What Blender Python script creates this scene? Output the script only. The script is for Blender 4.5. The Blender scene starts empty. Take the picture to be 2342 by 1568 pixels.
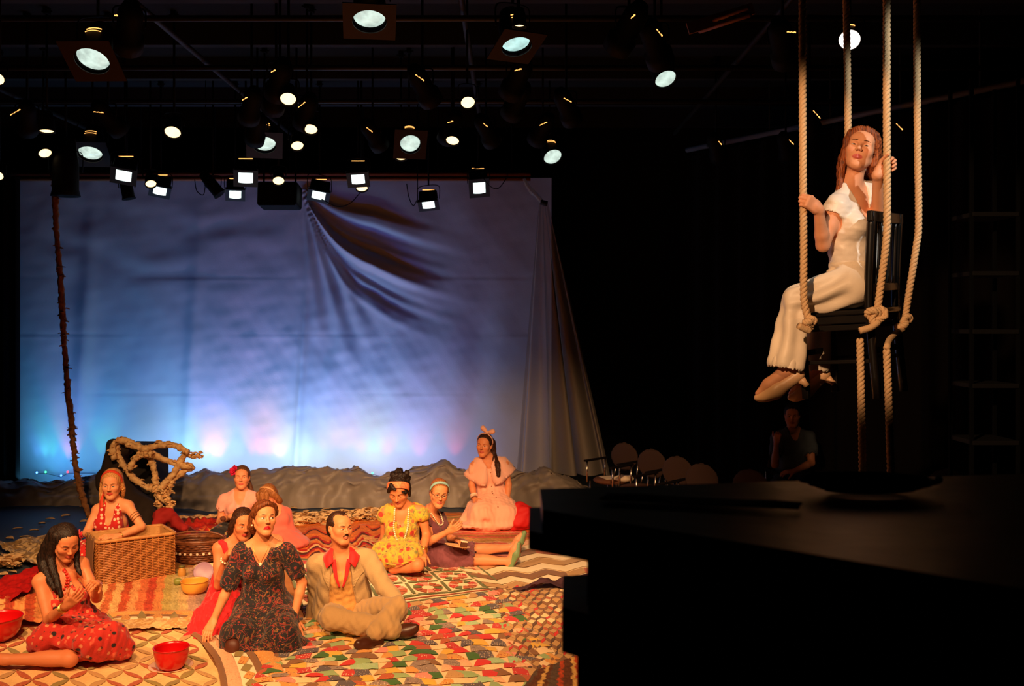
import bpy, bmesh, math, random
import numpy as np
from mathutils import Vector, Matrix

# ------------------------------------------------------------------ camera, world, lights, exposure
SC = bpy.context.scene
COL = SC.collection
F, CX, HY, H = 2300.0, 1171.0, 735.0, 2.3       # focal length (px of a 2342 px frame), principal column, horizon row, eye height


def P(px, py, Y):
    """point of the place seen at a pixel of the photograph, Y metres into the room"""
    return np.array([(px - CX) * Y / F, Y, H + (HY - py) * Y / F])


def G(px, py, z=0.0):
    """point of the floor (or of a level z) seen at a pixel"""
    return P(px, py, (H - z) * F / (py - HY))


cam = bpy.data.cameras.new('camera')
camo = bpy.data.objects.new('camera', cam)
COL.objects.link(camo)
camo.location = (0, 0, H)
camo.rotation_euler = (math.pi / 2, 0, 0)
cam.sensor_width = 36
cam.lens = 36 * F / 2342
cam.shift_y = (HY - 784) / 2342
cam.clip_start = 0.05
cam.dof.use_dof = True
cam.dof.focus_distance = 6.2
cam.dof.aperture_fstop = 4.6
SC.camera = camo
w = bpy.data.worlds.new('world')
SC.world = w
w.use_nodes = True
w.node_tree.nodes['Background'].inputs[0].default_value = (0.02, 0.012, 0.01, 1)
w.node_tree.nodes['Background'].inputs[1].default_value = 0.02
SC.view_settings.view_transform = 'Standard'
SC.view_settings.look = 'None'
SC.view_settings.gamma = 1
SC.view_settings.exposure = 0
SC.view_settings.use_curve_mapping = False
SC.cycles.use_denoising = True
SC.cycles.max_bounces = 6
SC.cycles.transparent_max_bounces = 12
SC.cycles.sample_clamp_indirect = 4


def spot(loc, target, power, color, angle, blend=0.5, radius=0.12):
    l = bpy.data.lights.new('stage_light', 'SPOT')
    l.energy = power
    l.color = color
    l.spot_size = math.radians(angle)
    l.spot_blend = blend
    l.shadow_soft_size = radius
    o = bpy.data.objects.new('stage_light', l)
    COL.objects.link(o)
    o.location = loc
    o.rotation_euler = (Vector(target) - Vector(loc)).to_track_quat('-Z', 'Y').to_euler()
    return o


WARM = (1.0, 0.56, 0.25)
# warm wash of the rig on the acting area, each lamp shuttered to the floor in front of the backdrop
for a, b, p, an in (((-4.6, 2.6, 4.7), (-2.5, 7.2, 0.2), 1180, 46), ((-1.2, 2.0, 4.8), (-1.9, 7.0, 0.2), 1180, 46), ((0.5, 2.2, 4.8), (-0.6, 7.5, 0.2), 1400, 45),
                    ((-2.8, 4.2, 4.75), (-2.8, 9.4, 0.3), 1080, 46), ((0.2, 4.2, 4.75), (-0.4, 9.9, 0.3), 1180, 44)):
    spot(a, b, p, WARM, an, 0.55, 0.10)
# the swing's own lamps: warm white from the front left, cooler white from above
spot((-0.6, 1.2, 4.0), (1.84, 5.2, 2.70), 820, (1.0, 0.58, 0.30), 21, 0.35, 0.05)
spot((3.1, 3.2, 4.6), (1.99, 5.1, 3.3), 200, (0.95, 1.0, 0.96), 26, 0.5, 0.04)
# dim lamp added overhead, standing in for spill on the seating in the dark
spot((2.4, 8.0, 4.6), (2.9, 10.8, 0.9), 14, (1.0, 0.35, 0.14), 50, 0.8, 0.1)
# ------------------------------------------------------------------ helpers
RNG = np.random.default_rng(7)
random.seed(7)


def nrm(v):
    v = np.asarray(v, float)
    return v / (np.linalg.norm(v) + 1e-12)


def wpos(o):
    p = np.zeros(3)
    while o is not None:
        p = p + np.array(o.location)
        o = o.parent
    return p


def Empty(name, label, cat, loc, group=None, kind=None):
    o = bpy.data.objects.new(name, None)
    COL.objects.link(o)
    o.location = tuple(float(x) for x in loc)
    o.empty_display_size = 0.1
    tag(o, label, cat, group, kind)
    return o


def tag(o, label=None, cat=None, group=None, kind=None):
    if label: o['label'] = label
    if cat: o['category'] = cat
    if group: o['group'] = group
    if kind: o['kind'] = kind
    return o


def make_mesh(name, V, Fc, mats, smooth=False, cols=None, fmat=None):
    V = np.asarray(V, np.float32).reshape(-1, 3)
    me = bpy.data.meshes.new(name)
    if isinstance(Fc, np.ndarray) and Fc.ndim == 2:
        n, k = Fc.shape
        me.vertices.add(len(V)); me.vertices.foreach_set('co', V.ravel())
        me.loops.add(n * k); me.loops.foreach_set('vertex_index', Fc.astype(np.int32).ravel())
        me.polygons.add(n)
        me.polygons.foreach_set('loop_start', np.arange(n, dtype=np.int32) * k)
        me.polygons.foreach_set('loop_total', np.full(n, k, np.int32))
        me.update(calc_edges=True)
    else:
        me.from_pydata(V.tolist(), [], [list(map(int, f)) for f in Fc])
        me.update()
    if smooth:
        me.polygons.foreach_set('use_smooth', np.ones(len(me.polygons), bool))
    if cols is not None:
        a = me.color_attributes.new('Col', 'FLOAT_COLOR', 'POINT')
        c = np.ones((len(V), 4), np.float32); c[:, :3] = cols
        a.data.foreach_set('color', c.ravel())
    for m in (mats if isinstance(mats, (list, tuple)) else [mats]):
        me.materials.append(m)
    if fmat is not None:
        me.polygons.foreach_set('material_index', np.asarray(fmat, np.int32))
    return me


def add(name, vf, mat, parent, smooth=False, label=None, kind=None, cols=None, fmat=None, origin=None):
    """a part: mesh given in world coordinates, linked under its thing"""
    base = wpos(parent)
    loc = np.zeros(3) if origin is None else np.asarray(origin, float) - base
    V = np.asarray(vf[0], float).reshape(-1, 3) - base - loc
    o = bpy.data.objects.new(name, make_mesh(name, V, vf[1], mat, smooth, cols, fmat))
    COL.objects.link(o)
    o.parent = parent
    o.location = loc
    tag(o, label, None, None, kind)
    return o


def solo(name, vf, mat, label=None, cat=None, loc=None, group=None, kind=None, smooth=False, cols=None, fmat=None):
    """a thing of one mesh"""
    V = np.asarray(vf[0], float).reshape(-1, 3)
    if loc is None:
        loc = np.array([(V[:, 0].min() + V[:, 0].max()) / 2, (V[:, 1].min() + V[:, 1].max()) / 2, V[:, 2].min()])
    o = bpy.data.objects.new(name, make_mesh(name, V - loc, vf[1], mat, smooth, cols, fmat))
    COL.objects.link(o)
    o.location = loc
    tag(o, label, cat, group, kind)
    return o


def copy_tree(o, parent=None):
    c = o.copy(); COL.objects.link(c)
    if parent is not None: c.parent = parent
    for ch in list(o.children): copy_tree(ch, c)
    return c


# --- mesh makers, each returns (verts, faces)
def join(*parts):
    V, Fc, n = [], [], 0
    for v, f in parts:
        v = np.asarray(v, float).reshape(-1, 3)
        V.append(v); Fc += [[int(i) + n for i in q] for q in f]; n += len(v)
    return np.concatenate(V), Fc


def frame_to(d, up=(0, 0, 1)):
    d = nrm(d); u = np.asarray(up, float)
    if abs(np.dot(d, u)) > 0.97: u = np.array([1.0, 0, 0])
    x = nrm(np.cross(u, d)); y = np.cross(d, x)
    return np.stack([x, y, d], 1)


def rotz(a):
    c, s = math.cos(a), math.sin(a)
    return np.array([[c, -s, 0], [s, c, 0], [0, 0, 1.0]])


def rotx(a):
    c, s = math.cos(a), math.sin(a)
    return np.array([[1.0, 0, 0], [0, c, -s], [0, s, c]])


def roty(a):
    c, s = math.cos(a), math.sin(a)
    return np.array([[c, 0, s], [0, 1.0, 0], [-s, 0, c]])


def box(c, size, R=None, bev=0.0):
    sx, sy, sz = [s / 2 for s in size]
    b = min(bev, sx * .9, sy * .9, sz * .9)
    if b <= 0:
        v = np.array([[x, y, z] for x in (-sx, sx) for y in (-sy, sy) for z in (-sz, sz)])
        f = [[0, 1, 3, 2], [4, 6, 7, 5], [0, 4, 5, 1], [2, 3, 7, 6], [0, 2, 6, 4], [1, 5, 7, 3]]
    else:
        bm = bmesh.new()
        bmesh.ops.create_cube(bm, size=1)
        bmesh.ops.scale(bm, vec=(2 * sx, 2 * sy, 2 * sz), verts=bm.verts)
        bmesh.ops.bevel(bm, geom=bm.edges[:], offset=b, segments=2, affect='EDGES', profile=0.5)
        v = np.array([x.co[:] for x in bm.verts]); f = [[q.index for q in fc.verts] for fc in bm.faces]
        bm.free()
    if R is not None: v = v @ np.asarray(R).T
    return v + np.asarray(c, float), f


def tube(path, r, n=8, caps=True, flat=1.0, closed=False, up=(0, 0, 1)):
    path = np.asarray(path, float); m = len(path)
    r = np.full(m, r, float) if np.isscalar(r) else np.asarray(r, float)
    if closed:
        tan = np.roll(path, -1, 0) - np.roll(path, 1, 0)
    else:
        tan = np.gradient(path, axis=0)
    V = []
    x = None
    for i in range(m):
        t = nrm(tan[i])
        if x is None:
            x = frame_to(t, up)[:, 0]
        x = nrm(x - t * np.dot(x, t)); y = np.cross(t, x)
        a = np.arange(n) * 2 * math.pi / n
        V.append(path[i] + r[i] * (np.cos(a)[:, None] * x + flat * np.sin(a)[:, None] * y))
    V = np.concatenate(V)
    Fc = []
    for i in range(m if closed else m - 1):
        i2 = (i + 1) % m
        for j in range(n):
            k = (j + 1) % n
            Fc.append([i * n + j, i * n + k, i2 * n + k, i2 * n + j])
    if caps and not closed:
        Fc.append(list(range(n))[::-1]); Fc.append([(m - 1) * n + j for j in range(n)])
    return V, Fc


def lathe(prof, c=(0, 0, 0), n=28, R=None):
    """prof: list of (radius, z)"""
    V, Fc = [], []
    a = np.arange(n) * 2 * math.pi / n
    for r, z in prof:
        V.append(np.stack([r * np.cos(a), r * np.sin(a), np.full(n, z)], 1))
    V = np.concatenate(V); m = len(prof)
    for i in range(m - 1):
        for j in range(n):
            k = (j + 1) % n
            Fc.append([i * n + j, i * n + k, (i + 1) * n + k, (i + 1) * n + j])
    if prof[0][0] > 1e-4: Fc.append(list(range(n))[::-1])
    if prof[-1][0] > 1e-4: Fc.append([(m - 1) * n + j for j in range(n)])
    if R is not None: V = V @ np.asarray(R).T
    return V + np.asarray(c, float), Fc


def ball(c, r, n=12, m=8, R=None):
    r = np.full(3, r, float) if np.isscalar(r) else np.asarray(r, float)
    pr = [(max(1e-5, math.sin(math.pi * i / m)), -math.cos(math.pi * i / m)) for i in range(m + 1)]
    V, Fc = lathe(pr, n=n)
    V = V * r
    if R is not None: V = V @ np.asarray(R).T
    return V + np.asarray(c, float), Fc


def gridf(fn, nu, nv):
    u = np.linspace(0, 1, nu + 1); v = np.linspace(0, 1, nv + 1)
    V = np.array([fn(a, b) for b in v for a in u])
    Fc = [[j * (nu + 1) + i, j * (nu + 1) + i + 1, (j + 1) * (nu + 1) + i + 1, (j + 1) * (nu + 1) + i] for j in range(nv) for i in range(nu)]
    return V, Fc


def thick(vf, t, direction=None):
    """give a sheet real thickness: a second skin below it and a rim"""
    V, Fc = np.asarray(vf[0], float), [list(f) for f in vf[1]]
    n = len(V)
    if direction is None:
        N = np.zeros_like(V)
        for f in Fc:
            nn = np.cross(V[f[1]] - V[f[0]], V[f[2]] - V[f[0]])
            for i in f: N[i] += nn
        N /= np.linalg.norm(N, axis=1)[:, None] + 1e-12
    else:
        N = np.tile(nrm(direction), (n, 1))
    V2 = np.concatenate([V, V - N * t])
    edges = {}
    for f in Fc:
        for a, b in zip(f, f[1:] + f[:1]):
            if (b, a) in edges: del edges[(b, a)]
            else: edges[(a, b)] = 1
    Fo = Fc + [[i + n for i in f[::-1]] for f in Fc] + [[b, a, a + n, b + n] for a, b in edges]
    return V2, Fo


def spline(pts, n):
    """Catmull-Rom through points, n samples"""
    pts = np.asarray(pts, float)
    m = len(pts)
    if m == 2:
        t = np.linspace(0, 1, n)[:, None]
        return pts[0] * (1 - t) + pts[1] * t
    e = np.concatenate([[2 * pts[0] - pts[1]], pts, [2 * pts[-1] - pts[-2]]])
    out = []
    for s in np.linspace(0, m - 1 - 1e-9, n):
        i = int(s); t = s - i
        a, b, c, d = e[i:i + 4]
        out.append(.5 * (2 * b + (c - a) * t + (2 * a - 5 * b + 4 * c - d) * t * t + (3 * b - a - 3 * c + d) * t ** 3))
    return np.array(out)


class Wob:
    """smooth vector noise: a sum of random sines"""
    def __init__(s, seed, scale=1.0, n=9, aniso=(1, 1, 1)):
        r = np.random.default_rng(seed)
        k = r.normal(size=(n, 3)); k /= np.linalg.norm(k, axis=1)[:, None]
        s.k = k * (r.uniform(.5, 1.7, (n, 1)) * 2 * math.pi / scale) * np.asarray(aniso)
        s.p = r.uniform(0, 6.283, n); s.n = n

    def __call__(s, p):
        return np.sin(np.asarray(p, float) @ s.k.T + s.p).sum(-1) / math.sqrt(s.n)


# ------------------------------------------------------------------ materials
MATS = {}


def mat(name, color=(.5, .5, .5), rough=.6, metal=0.0, emit=None, bump=None, var=None, sheen=0, spec=.4, alpha=None, trans=None):
    """bump=(scale,strength); var=(scale,dark colour,amount)"""
    m = bpy.data.materials.new(name); m.use_nodes = True
    nt = m.node_tree; b = nt.nodes['Principled BSDF']
    b.inputs['Base Color'].default_value = (*color, 1)
    b.inputs['Roughness'].default_value = rough
    b.inputs['Metallic'].default_value = metal
    b.inputs['Specular IOR Level'].default_value = spec
    if sheen: b.inputs['Sheen Weight'].default_value = sheen
    if emit:
        b.inputs['Emission Color'].default_value = (*emit[0], 1); b.inputs['Emission Strength'].default_value = emit[1]
        m.cycles.emission_sampling = 'NONE'
    if alpha is not None: b.inputs['Alpha'].default_value = alpha
    tc = nt.nodes.new('ShaderNodeTexCoord')
    if var:
        t = nt.nodes.new('ShaderNodeTexNoise'); t.inputs['Scale'].default_value = var[0]; t.inputs['Detail'].default_value = 4
        nt.links.new(tc.outputs['Object'], t.inputs['Vector'])
        r = nt.nodes.new('ShaderNodeValToRGB')
        r.color_ramp.elements[0].position = .5 - .25 * (1 - var[2]) - .1
        r.color_ramp.elements[1].position = .62
        r.color_ramp.elements[0].color = (*var[1], 1); r.color_ramp.elements[1].color = (*color, 1)
        nt.links.new(t.outputs['Fac'], r.inputs['Fac']); nt.links.new(r.outputs['Color'], b.inputs['Base Color'])
    if bump: bumpify(m, bump[0], bump[1])
    MATS[name] = m
    return m


def bumpify(m, scale, strength, dist=.01):
    nt = m.node_tree; b = nt.nodes['Principled BSDF']
    tc = nt.nodes.new('ShaderNodeTexCoord')
    t = nt.nodes.new('ShaderNodeTexNoise'); t.inputs['Scale'].default_value = scale; t.inputs['Detail'].default_value = 3
    bp = nt.nodes.new('ShaderNodeBump'); bp.inputs['Strength'].default_value = strength; bp.inputs['Distance'].default_value = dist
    nt.links.new(tc.outputs['Object'], t.inputs['Vector'])
    nt.links.new(t.outputs['Fac'], bp.inputs['Height']); nt.links.new(bp.outputs['Normal'], b.inputs['Normal'])


def pattern(name, base, spots, rough=.75, bump=(160, .25)):
    """printed cloth: spots = list of (kind, scale, threshold, colour); kind dots | blobs | lines | check"""
    m = mat(name, base, rough, sheen=.15)
    nt = m.node_tree; b = nt.nodes['Principled BSDF']
    tc = nt.nodes.new('ShaderNodeTexCoord')
    prev = None
    for i, (kind, sc, th, c) in enumerate(spots):
        if kind == 'dots':
            t = nt.nodes.new('ShaderNodeTexVoronoi'); t.inputs['Scale'].default_value = sc; t.inputs['Randomness'].default_value = .45
            out = t.outputs['Distance']; lo = True
        elif kind == 'stripe':
            t = nt.nodes.new('ShaderNodeTexWave'); t.inputs['Scale'].default_value = sc; t.inputs['Distortion'].default_value = .4
            out = t.outputs['Fac']; lo = True
        else:
            t = nt.nodes.new('ShaderNodeTexNoise'); t.inputs['Scale'].default_value = sc
            t.inputs['Detail'].default_value = 1 if kind == 'blobs' else 2
            t.inputs['Distortion'].default_value = .3 if kind == 'blobs' else 1.2
            out = t.outputs['Fac']; lo = False
        mp = nt.nodes.new('ShaderNodeMapping'); mp.inputs['Location'].default_value = (i * 3.1, i * 1.7, i * 5.3)
        nt.links.new(tc.outputs['Object'], mp.inputs['Vector']); nt.links.new(mp.outputs['Vector'], t.inputs['Vector'])
        if kind == 'lines':
            s1 = nt.nodes.new('ShaderNodeMath'); s1.operation = 'SUBTRACT'; s1.inputs[1].default_value = .5
            s2 = nt.nodes.new('ShaderNodeMath'); s2.operation = 'ABSOLUTE'
            nt.links.new(out, s1.inputs[0]); nt.links.new(s1.outputs[0], s2.inputs[0]); out = s2.outputs[0]; lo = True
        cmp_ = nt.nodes.new('ShaderNodeMapRange')
        w_ = .04 if kind in ('dots', 'blobs', 'stripe') else .012
        cmp_.inputs['From Min'].default_value = th - w_ if not lo else th + w_
        cmp_.inputs['From Max'].default_value = th + w_ if not lo else th - w_
        nt.links.new(out, cmp_.inputs['Value'])
        mx = nt.nodes.new('ShaderNodeMix'); mx.data_type = 'RGBA'
        nt.links.new(cmp_.outputs['Result'], mx.inputs['Factor'])
        if prev is None: mx.inputs[6].default_value = (*base, 1)
        else: nt.links.new(prev, mx.inputs[6])
        mx.inputs[7].default_value = (*c, 1)
        prev = mx.outputs[2]
    nt.links.new(prev, b.inputs['Base Color'])
    if bump: bumpify(m, *bump)
    return m


def colmat(name, rough=.55, spec=.35, bump=None, sub=0):
    """material whose colour is the mesh's own colour attribute"""
    m = mat(name, (1, 1, 1), rough, spec=spec, bump=bump)
    nt = m.node_tree; b = nt.nodes['Principled BSDF']
    a = nt.nodes.new('ShaderNodeVertexColor'); a.layer_name = 'Col'
    nt.links.new(a.outputs['Color'], b.inputs['Base Color'])
    if sub:
        b.inputs['Subsurface Weight'].default_value = sub
        b.inputs['Subsurface Radius'].default_value = (.01, .004, .002)
        b.inputs['Subsurface Scale'].default_value = .5
    return m


# ------------------------------------------------------------------ signed distance modelling (bodies, hair, clothes)
def vlen(v): return np.sqrt(v[:, 0] * v[:, 0] + v[:, 1] * v[:, 1] + v[:, 2] * v[:, 2])


class S:
    def __init__(s): s.ops = []

    def cone(s, a, b, ra, rb=None, k=.02, sub=False):
        a = np.asarray(a, float); b = np.asarray(b, float); rb = ra if rb is None else rb
        s.ops.append(('c', sub, k, (a, b, ra, rb), (a + b) / 2, np.linalg.norm(b - a) / 2 + max(ra, rb))); return s

    def chain(s, pts, rs, k=.012, sub=False):
        for i in range(len(pts) - 1): s.cone(pts[i], pts[i + 1], rs[i], rs[i + 1], k, sub)
        return s

    def ell(s, c, r, R=None, k=.02, sub=False):
        c = np.asarray(c, float); r = np.asarray(r, float)
        s.ops.append(('e', sub, k, (c, r, np.eye(3) if R is None else np.asarray(R)), c, r.max() * 1.02)); return s

    def rbox(s, c, half, R=None, rad=.01, k=.02, sub=False):
        c = np.asarray(c, float); half = np.asarray(half, float)
        s.ops.append(('b', sub, k, (c, half - rad, np.eye(3) if R is None else np.asarray(R), rad), c, np.linalg.norm(half) + .001)); return s

    def sdf(s, o, k=.02, sub=False):
        s.ops.append(('s', sub, k, o, None, None)); return s

    def cut(s, c, n, k=.005):
        s.ops.append(('p', None, k, (np.asarray(c, float), nrm(n)), None, None)); return s

    def bounds(s, pad=.03):
        lo, hi = np.full(3, 1e9), np.full(3, -1e9)
        for t, sub, k, a, c, r in s.ops:
            if sub: continue
            if t == 's':
                l2, h2 = a.bounds(0); lo = np.minimum(lo, l2); hi = np.maximum(hi, h2)
            elif t == 'c':
                lo = np.minimum(lo, np.minimum(a[0] - a[2], a[1] - a[3])); hi = np.maximum(hi, np.maximum(a[0] + a[2], a[1] + a[3]))
            elif t != 'p':
                lo = np.minimum(lo, c - r); hi = np.maximum(hi, c + r)
        return lo - pad, hi + pad

    def near(s, c, R):
        """the same shape with only the pieces that matter inside a ball"""
        q = S()
        for op in s.ops:
            t, sub, k, a, oc, r = op
            if t == 's':
                n = a.near(c, R + k)
                if n.ops: q.ops.append((t, sub, k, n, oc, r))
            elif t == 'p' or math.sqrt(((oc - c) ** 2).sum()) < r + R + k: q.ops.append(op)
        return q

    @staticmethod
    def prim(t, a, p):
        if t == 'c':
            A, B, ra, rb = a
            ba = B - A; h = np.clip(((p - A) @ ba) / (ba @ ba + 1e-12), 0, 1)
            return vlen(p - A - h[:, None] * ba) - (ra + (rb - ra) * h)
        if t == 'e':
            c, r, R = a
            q = (p - c) @ R
            q = q / r; k0 = vlen(q); k1 = vlen(q / r)
            return k0 * (k0 - 1) / (k1 + 1e-9)
        if t == 'b':
            c, hf, R, rad = a
            q = np.abs((p - c) @ R) - hf
            return vlen(np.maximum(q, 0)) + np.minimum(q.max(1), 0) - rad
        if t == 's': return a(p)

    def __call__(s, p):
        d = np.full(len(p), 10.0)
        for t, sub, k, a, c, r in s.ops:
            if t == 'p':
                x = (p - a[0]) @ a[1]
                h = np.maximum(k - np.abs(d - x), 0) / k
                d = np.maximum(d, x) + h * h * k * .25
                continue
            if c is not None:
                lb = vlen(p - c) - r
                idx = np.where(lb < (k - d if sub else d + k))[0]
            else: idx = np.arange(len(p))
            if len(idx) == 0: continue
            x = s.prim(t, a, p[idx]); dd = d[idx]
            if sub:
                h = np.maximum(k - np.abs(dd + x), 0) / k
                d[idx] = np.maximum(dd, -x) + h * h * k * .25
            else:
                h = np.maximum(k - np.abs(dd - x), 0) / k
                d[idx] = np.minimum(dd, x) - h * h * k * .25
        return d


_OFF = np.array([[i, j, k] for i in (0, 1) for j in (0, 1) for k in (0, 1)])
_EDG = [(a, b) for a in range(8) for b in range(a + 1, 8) if np.abs(_OFF[a] - _OFF[b]).sum() == 1]


def sdf_mesh(f, lo, hi, h):
    """surface nets over a sparse grid"""
    B = 5
    lo = np.asarray(lo, float); nb = np.ceil((np.asarray(hi) - lo) / (h * B)).astype(int) + 1
    n = nb * B
    bi = np.stack(np.meshgrid(*[np.arange(x) for x in nb], indexing='ij'), -1).reshape(-1, 3)
    cen = lo + (bi * B + (B - 1) / 2) * h
    dc = f(cen)
    D = np.repeat(np.repeat(np.repeat(dc.reshape(nb), B, 0), B, 1), B, 2).astype(np.float32)
    act = bi[np.abs(dc) < B * h * 1.15 + .012]
    if len(act) == 0: return np.zeros((0, 3)), np.zeros((0, 4), int)
    loc = np.stack(np.meshgrid(*[np.arange(B)] * 3, indexing='ij'), -1).reshape(-1, 3)
    ii = (act[:, None] * B + loc[None]).reshape(-1, 3)
    g = act // 4; key = (g[:, 0] * 4096 + g[:, 1]) * 4096 + g[:, 2]
    ii = ii.reshape(len(act), -1, 3)
    for u in np.unique(key):
        j = ii[key == u].reshape(-1, 3); p = lo + j * h
        a, b = p.min(0), p.max(0)
        D[j[:, 0], j[:, 1], j[:, 2]] = f.near((a + b) / 2, np.linalg.norm(b - a) / 2 + B * h * 2 + .03)(p)
    ins = D < 0
    c = ins[:-1, :-1, :-1].astype(np.int8)
    for o in _OFF[1:]:
        c = c + ins[o[0]:n[0] - 1 + o[0], o[1]:n[1] - 1 + o[1], o[2]:n[2] - 1 + o[2]]
    cells = np.argwhere((c > 0) & (c < 8))
    vals = np.stack([D[cells[:, 0] + o[0], cells[:, 1] + o[1], cells[:, 2] + o[2]] for o in _OFF], 1)
    acc = np.zeros((len(cells), 3)); cnt = np.zeros(len(cells))
    for a, b in _EDG:
        va, vb = vals[:, a], vals[:, b]
        m = (va < 0) != (vb < 0)
        t = np.where(m, va / np.where(m, va - vb, 1), 0)
        acc += m[:, None] * (_OFF[a] + t[:, None] * (_OFF[b] - _OFF[a])); cnt += m
    V = lo + (cells + acc / cnt[:, None]) * h
    idm = np.full(n - 1, -1, np.int32); idm[cells[:, 0], cells[:, 1], cells[:, 2]] = np.arange(len(cells))
    Q = []
    for ax in range(3):
        e = np.eye(3, dtype=int)[ax]; o1 = np.eye(3, dtype=int)[(ax + 1) % 3]; o2 = np.eye(3, dtype=int)[(ax + 2) % 3]
        a = ins[:n[0] - e[0], :n[1] - e[1], :n[2] - e[2]]; b = ins[e[0]:, e[1]:, e[2]:]
        g = np.argwhere(a != b)
        g = g[(g[:, (ax + 1) % 3] > 0) & (g[:, (ax + 2) % 3] > 0)]
        g = g[(g < n - 1).all(1)]
        if len(g) == 0: continue
        fl = ins[g[:, 0], g[:, 1], g[:, 2]]
        q = np.stack([idm[tuple((g - o1 - o2).T)], idm[tuple((g - o2).T)], idm[tuple(g.T)], idm[tuple((g - o1).T)]], 1)
        q[~fl] = q[~fl][:, ::-1]
        Q.append(q[(q >= 0).all(1)])
    return V, np.concatenate(Q)


def normals(V, Q):
    n = np.cross(V[Q[:, 2]] - V[Q[:, 0]], V[Q[:, 3]] - V[Q[:, 1]])
    N = np.zeros_like(V)
    for i in range(Q.shape[1]): np.add.at(N, Q[:, i], n)
    return N / (np.linalg.norm(N, axis=1)[:, None] + 1e-12)


def relax(V, Q, it=2, lam=.5):
    for _ in range(it):
        A = np.zeros_like(V); c = np.zeros(len(V))
        for i in range(4):
            np.add.at(A, Q[:, i], V[Q[:, (i + 1) % 4]] + V[Q[:, (i + 3) % 4]]); np.add.at(c, Q[:, i], 2)
        V = V + lam * (A / np.maximum(c, 1)[:, None] - V)
    return V


def compact(V, Q):
    u, inv = np.unique(Q, return_inverse=True)
    return V[u], inv.reshape(Q.shape)


def patches(f, lo, hi, h, boxes):
    """one surface: coarse everywhere, fine inside the given boxes [(lo,hi,h)]"""
    V, Q = sdf_mesh(f, lo, hi, h)
    V = relax(V, Q, 1, .3)
    Vs, Qs, n = [], [], 0
    c = V[Q].mean(1); keep = np.ones(len(Q), bool)
    for bl, bh, _ in boxes: keep &= ~((c > bl + h * .3) & (c < bh - h * .3)).all(1)
    Vc, Qc = compact(V, Q[keep]); Vs.append(Vc); Qs.append(Qc); n = len(Vc)
    done = []
    for bl, bh, hh in boxes:
        v, q = sdf_mesh(f, bl - 3 * hh, bh + 3 * hh, hh)
        if len(v) == 0: continue
        cc = v[q].mean(1); kp = ((cc > bl - h * .3) & (cc < bh + h * .3)).all(1)
        for dl, dh in done: kp &= ~((cc > dl) & (cc < dh)).all(1)
        done.append((bl, bh))
        if not kp.any(): continue
        v, q = compact(v, q[kp]); Vs.append(v); Qs.append(q + n); n += len(v)
    return np.concatenate(Vs), np.concatenate(Qs)
# ------------------------------------------------------------------ the black-box room
BLACKPAINT = mat('black_wall_paint', (.006, .006, .007), .9, bump=(30, .2))
FLOORM = mat('slate_stage_floor', (.045, .060, .085), .55, var=(.8, (.03, .036, .045), .5))
solo('floor', box((-.8, 7.4, -.05), (14.2, 17.4, .1)), FLOORM, kind='structure')
solo('ceiling', box((-.8, 7.4, 5.45), (14.2, 17.4, .1)), BLACKPAINT, kind='structure')
solo('wall_back', box((-.8, 16.05, 2.7), (14.2, .1, 5.4)), BLACKPAINT, kind='structure')
solo('wall_left', box((-7.85, 7.4, 2.7), (.1, 17.4, 5.4)), BLACKPAINT, kind='structure')
solo('wall_right', box((6.25, 7.4, 2.7), (.1, 17.4, 5.4)), BLACKPAINT, kind='structure')
solo('wall_front', box((-.8, -1.25, 2.7), (14.2, .1, 5.4)), BLACKPAINT, kind='structure')
JOIST = mat('dark_joist', (.02, .02, .022), .8)
for i, y in enumerate(np.arange(3.2, 15, 1.45)):
    solo('trim_%d' % (i + 1), box((-.8, y, 5.28), (14.1, .10, .24)), JOIST, kind='structure')

# backdrop cloth: hung from the pipe, pulled into swags at the middle, lit from the floor behind the heap
DY = 14.0


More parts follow.
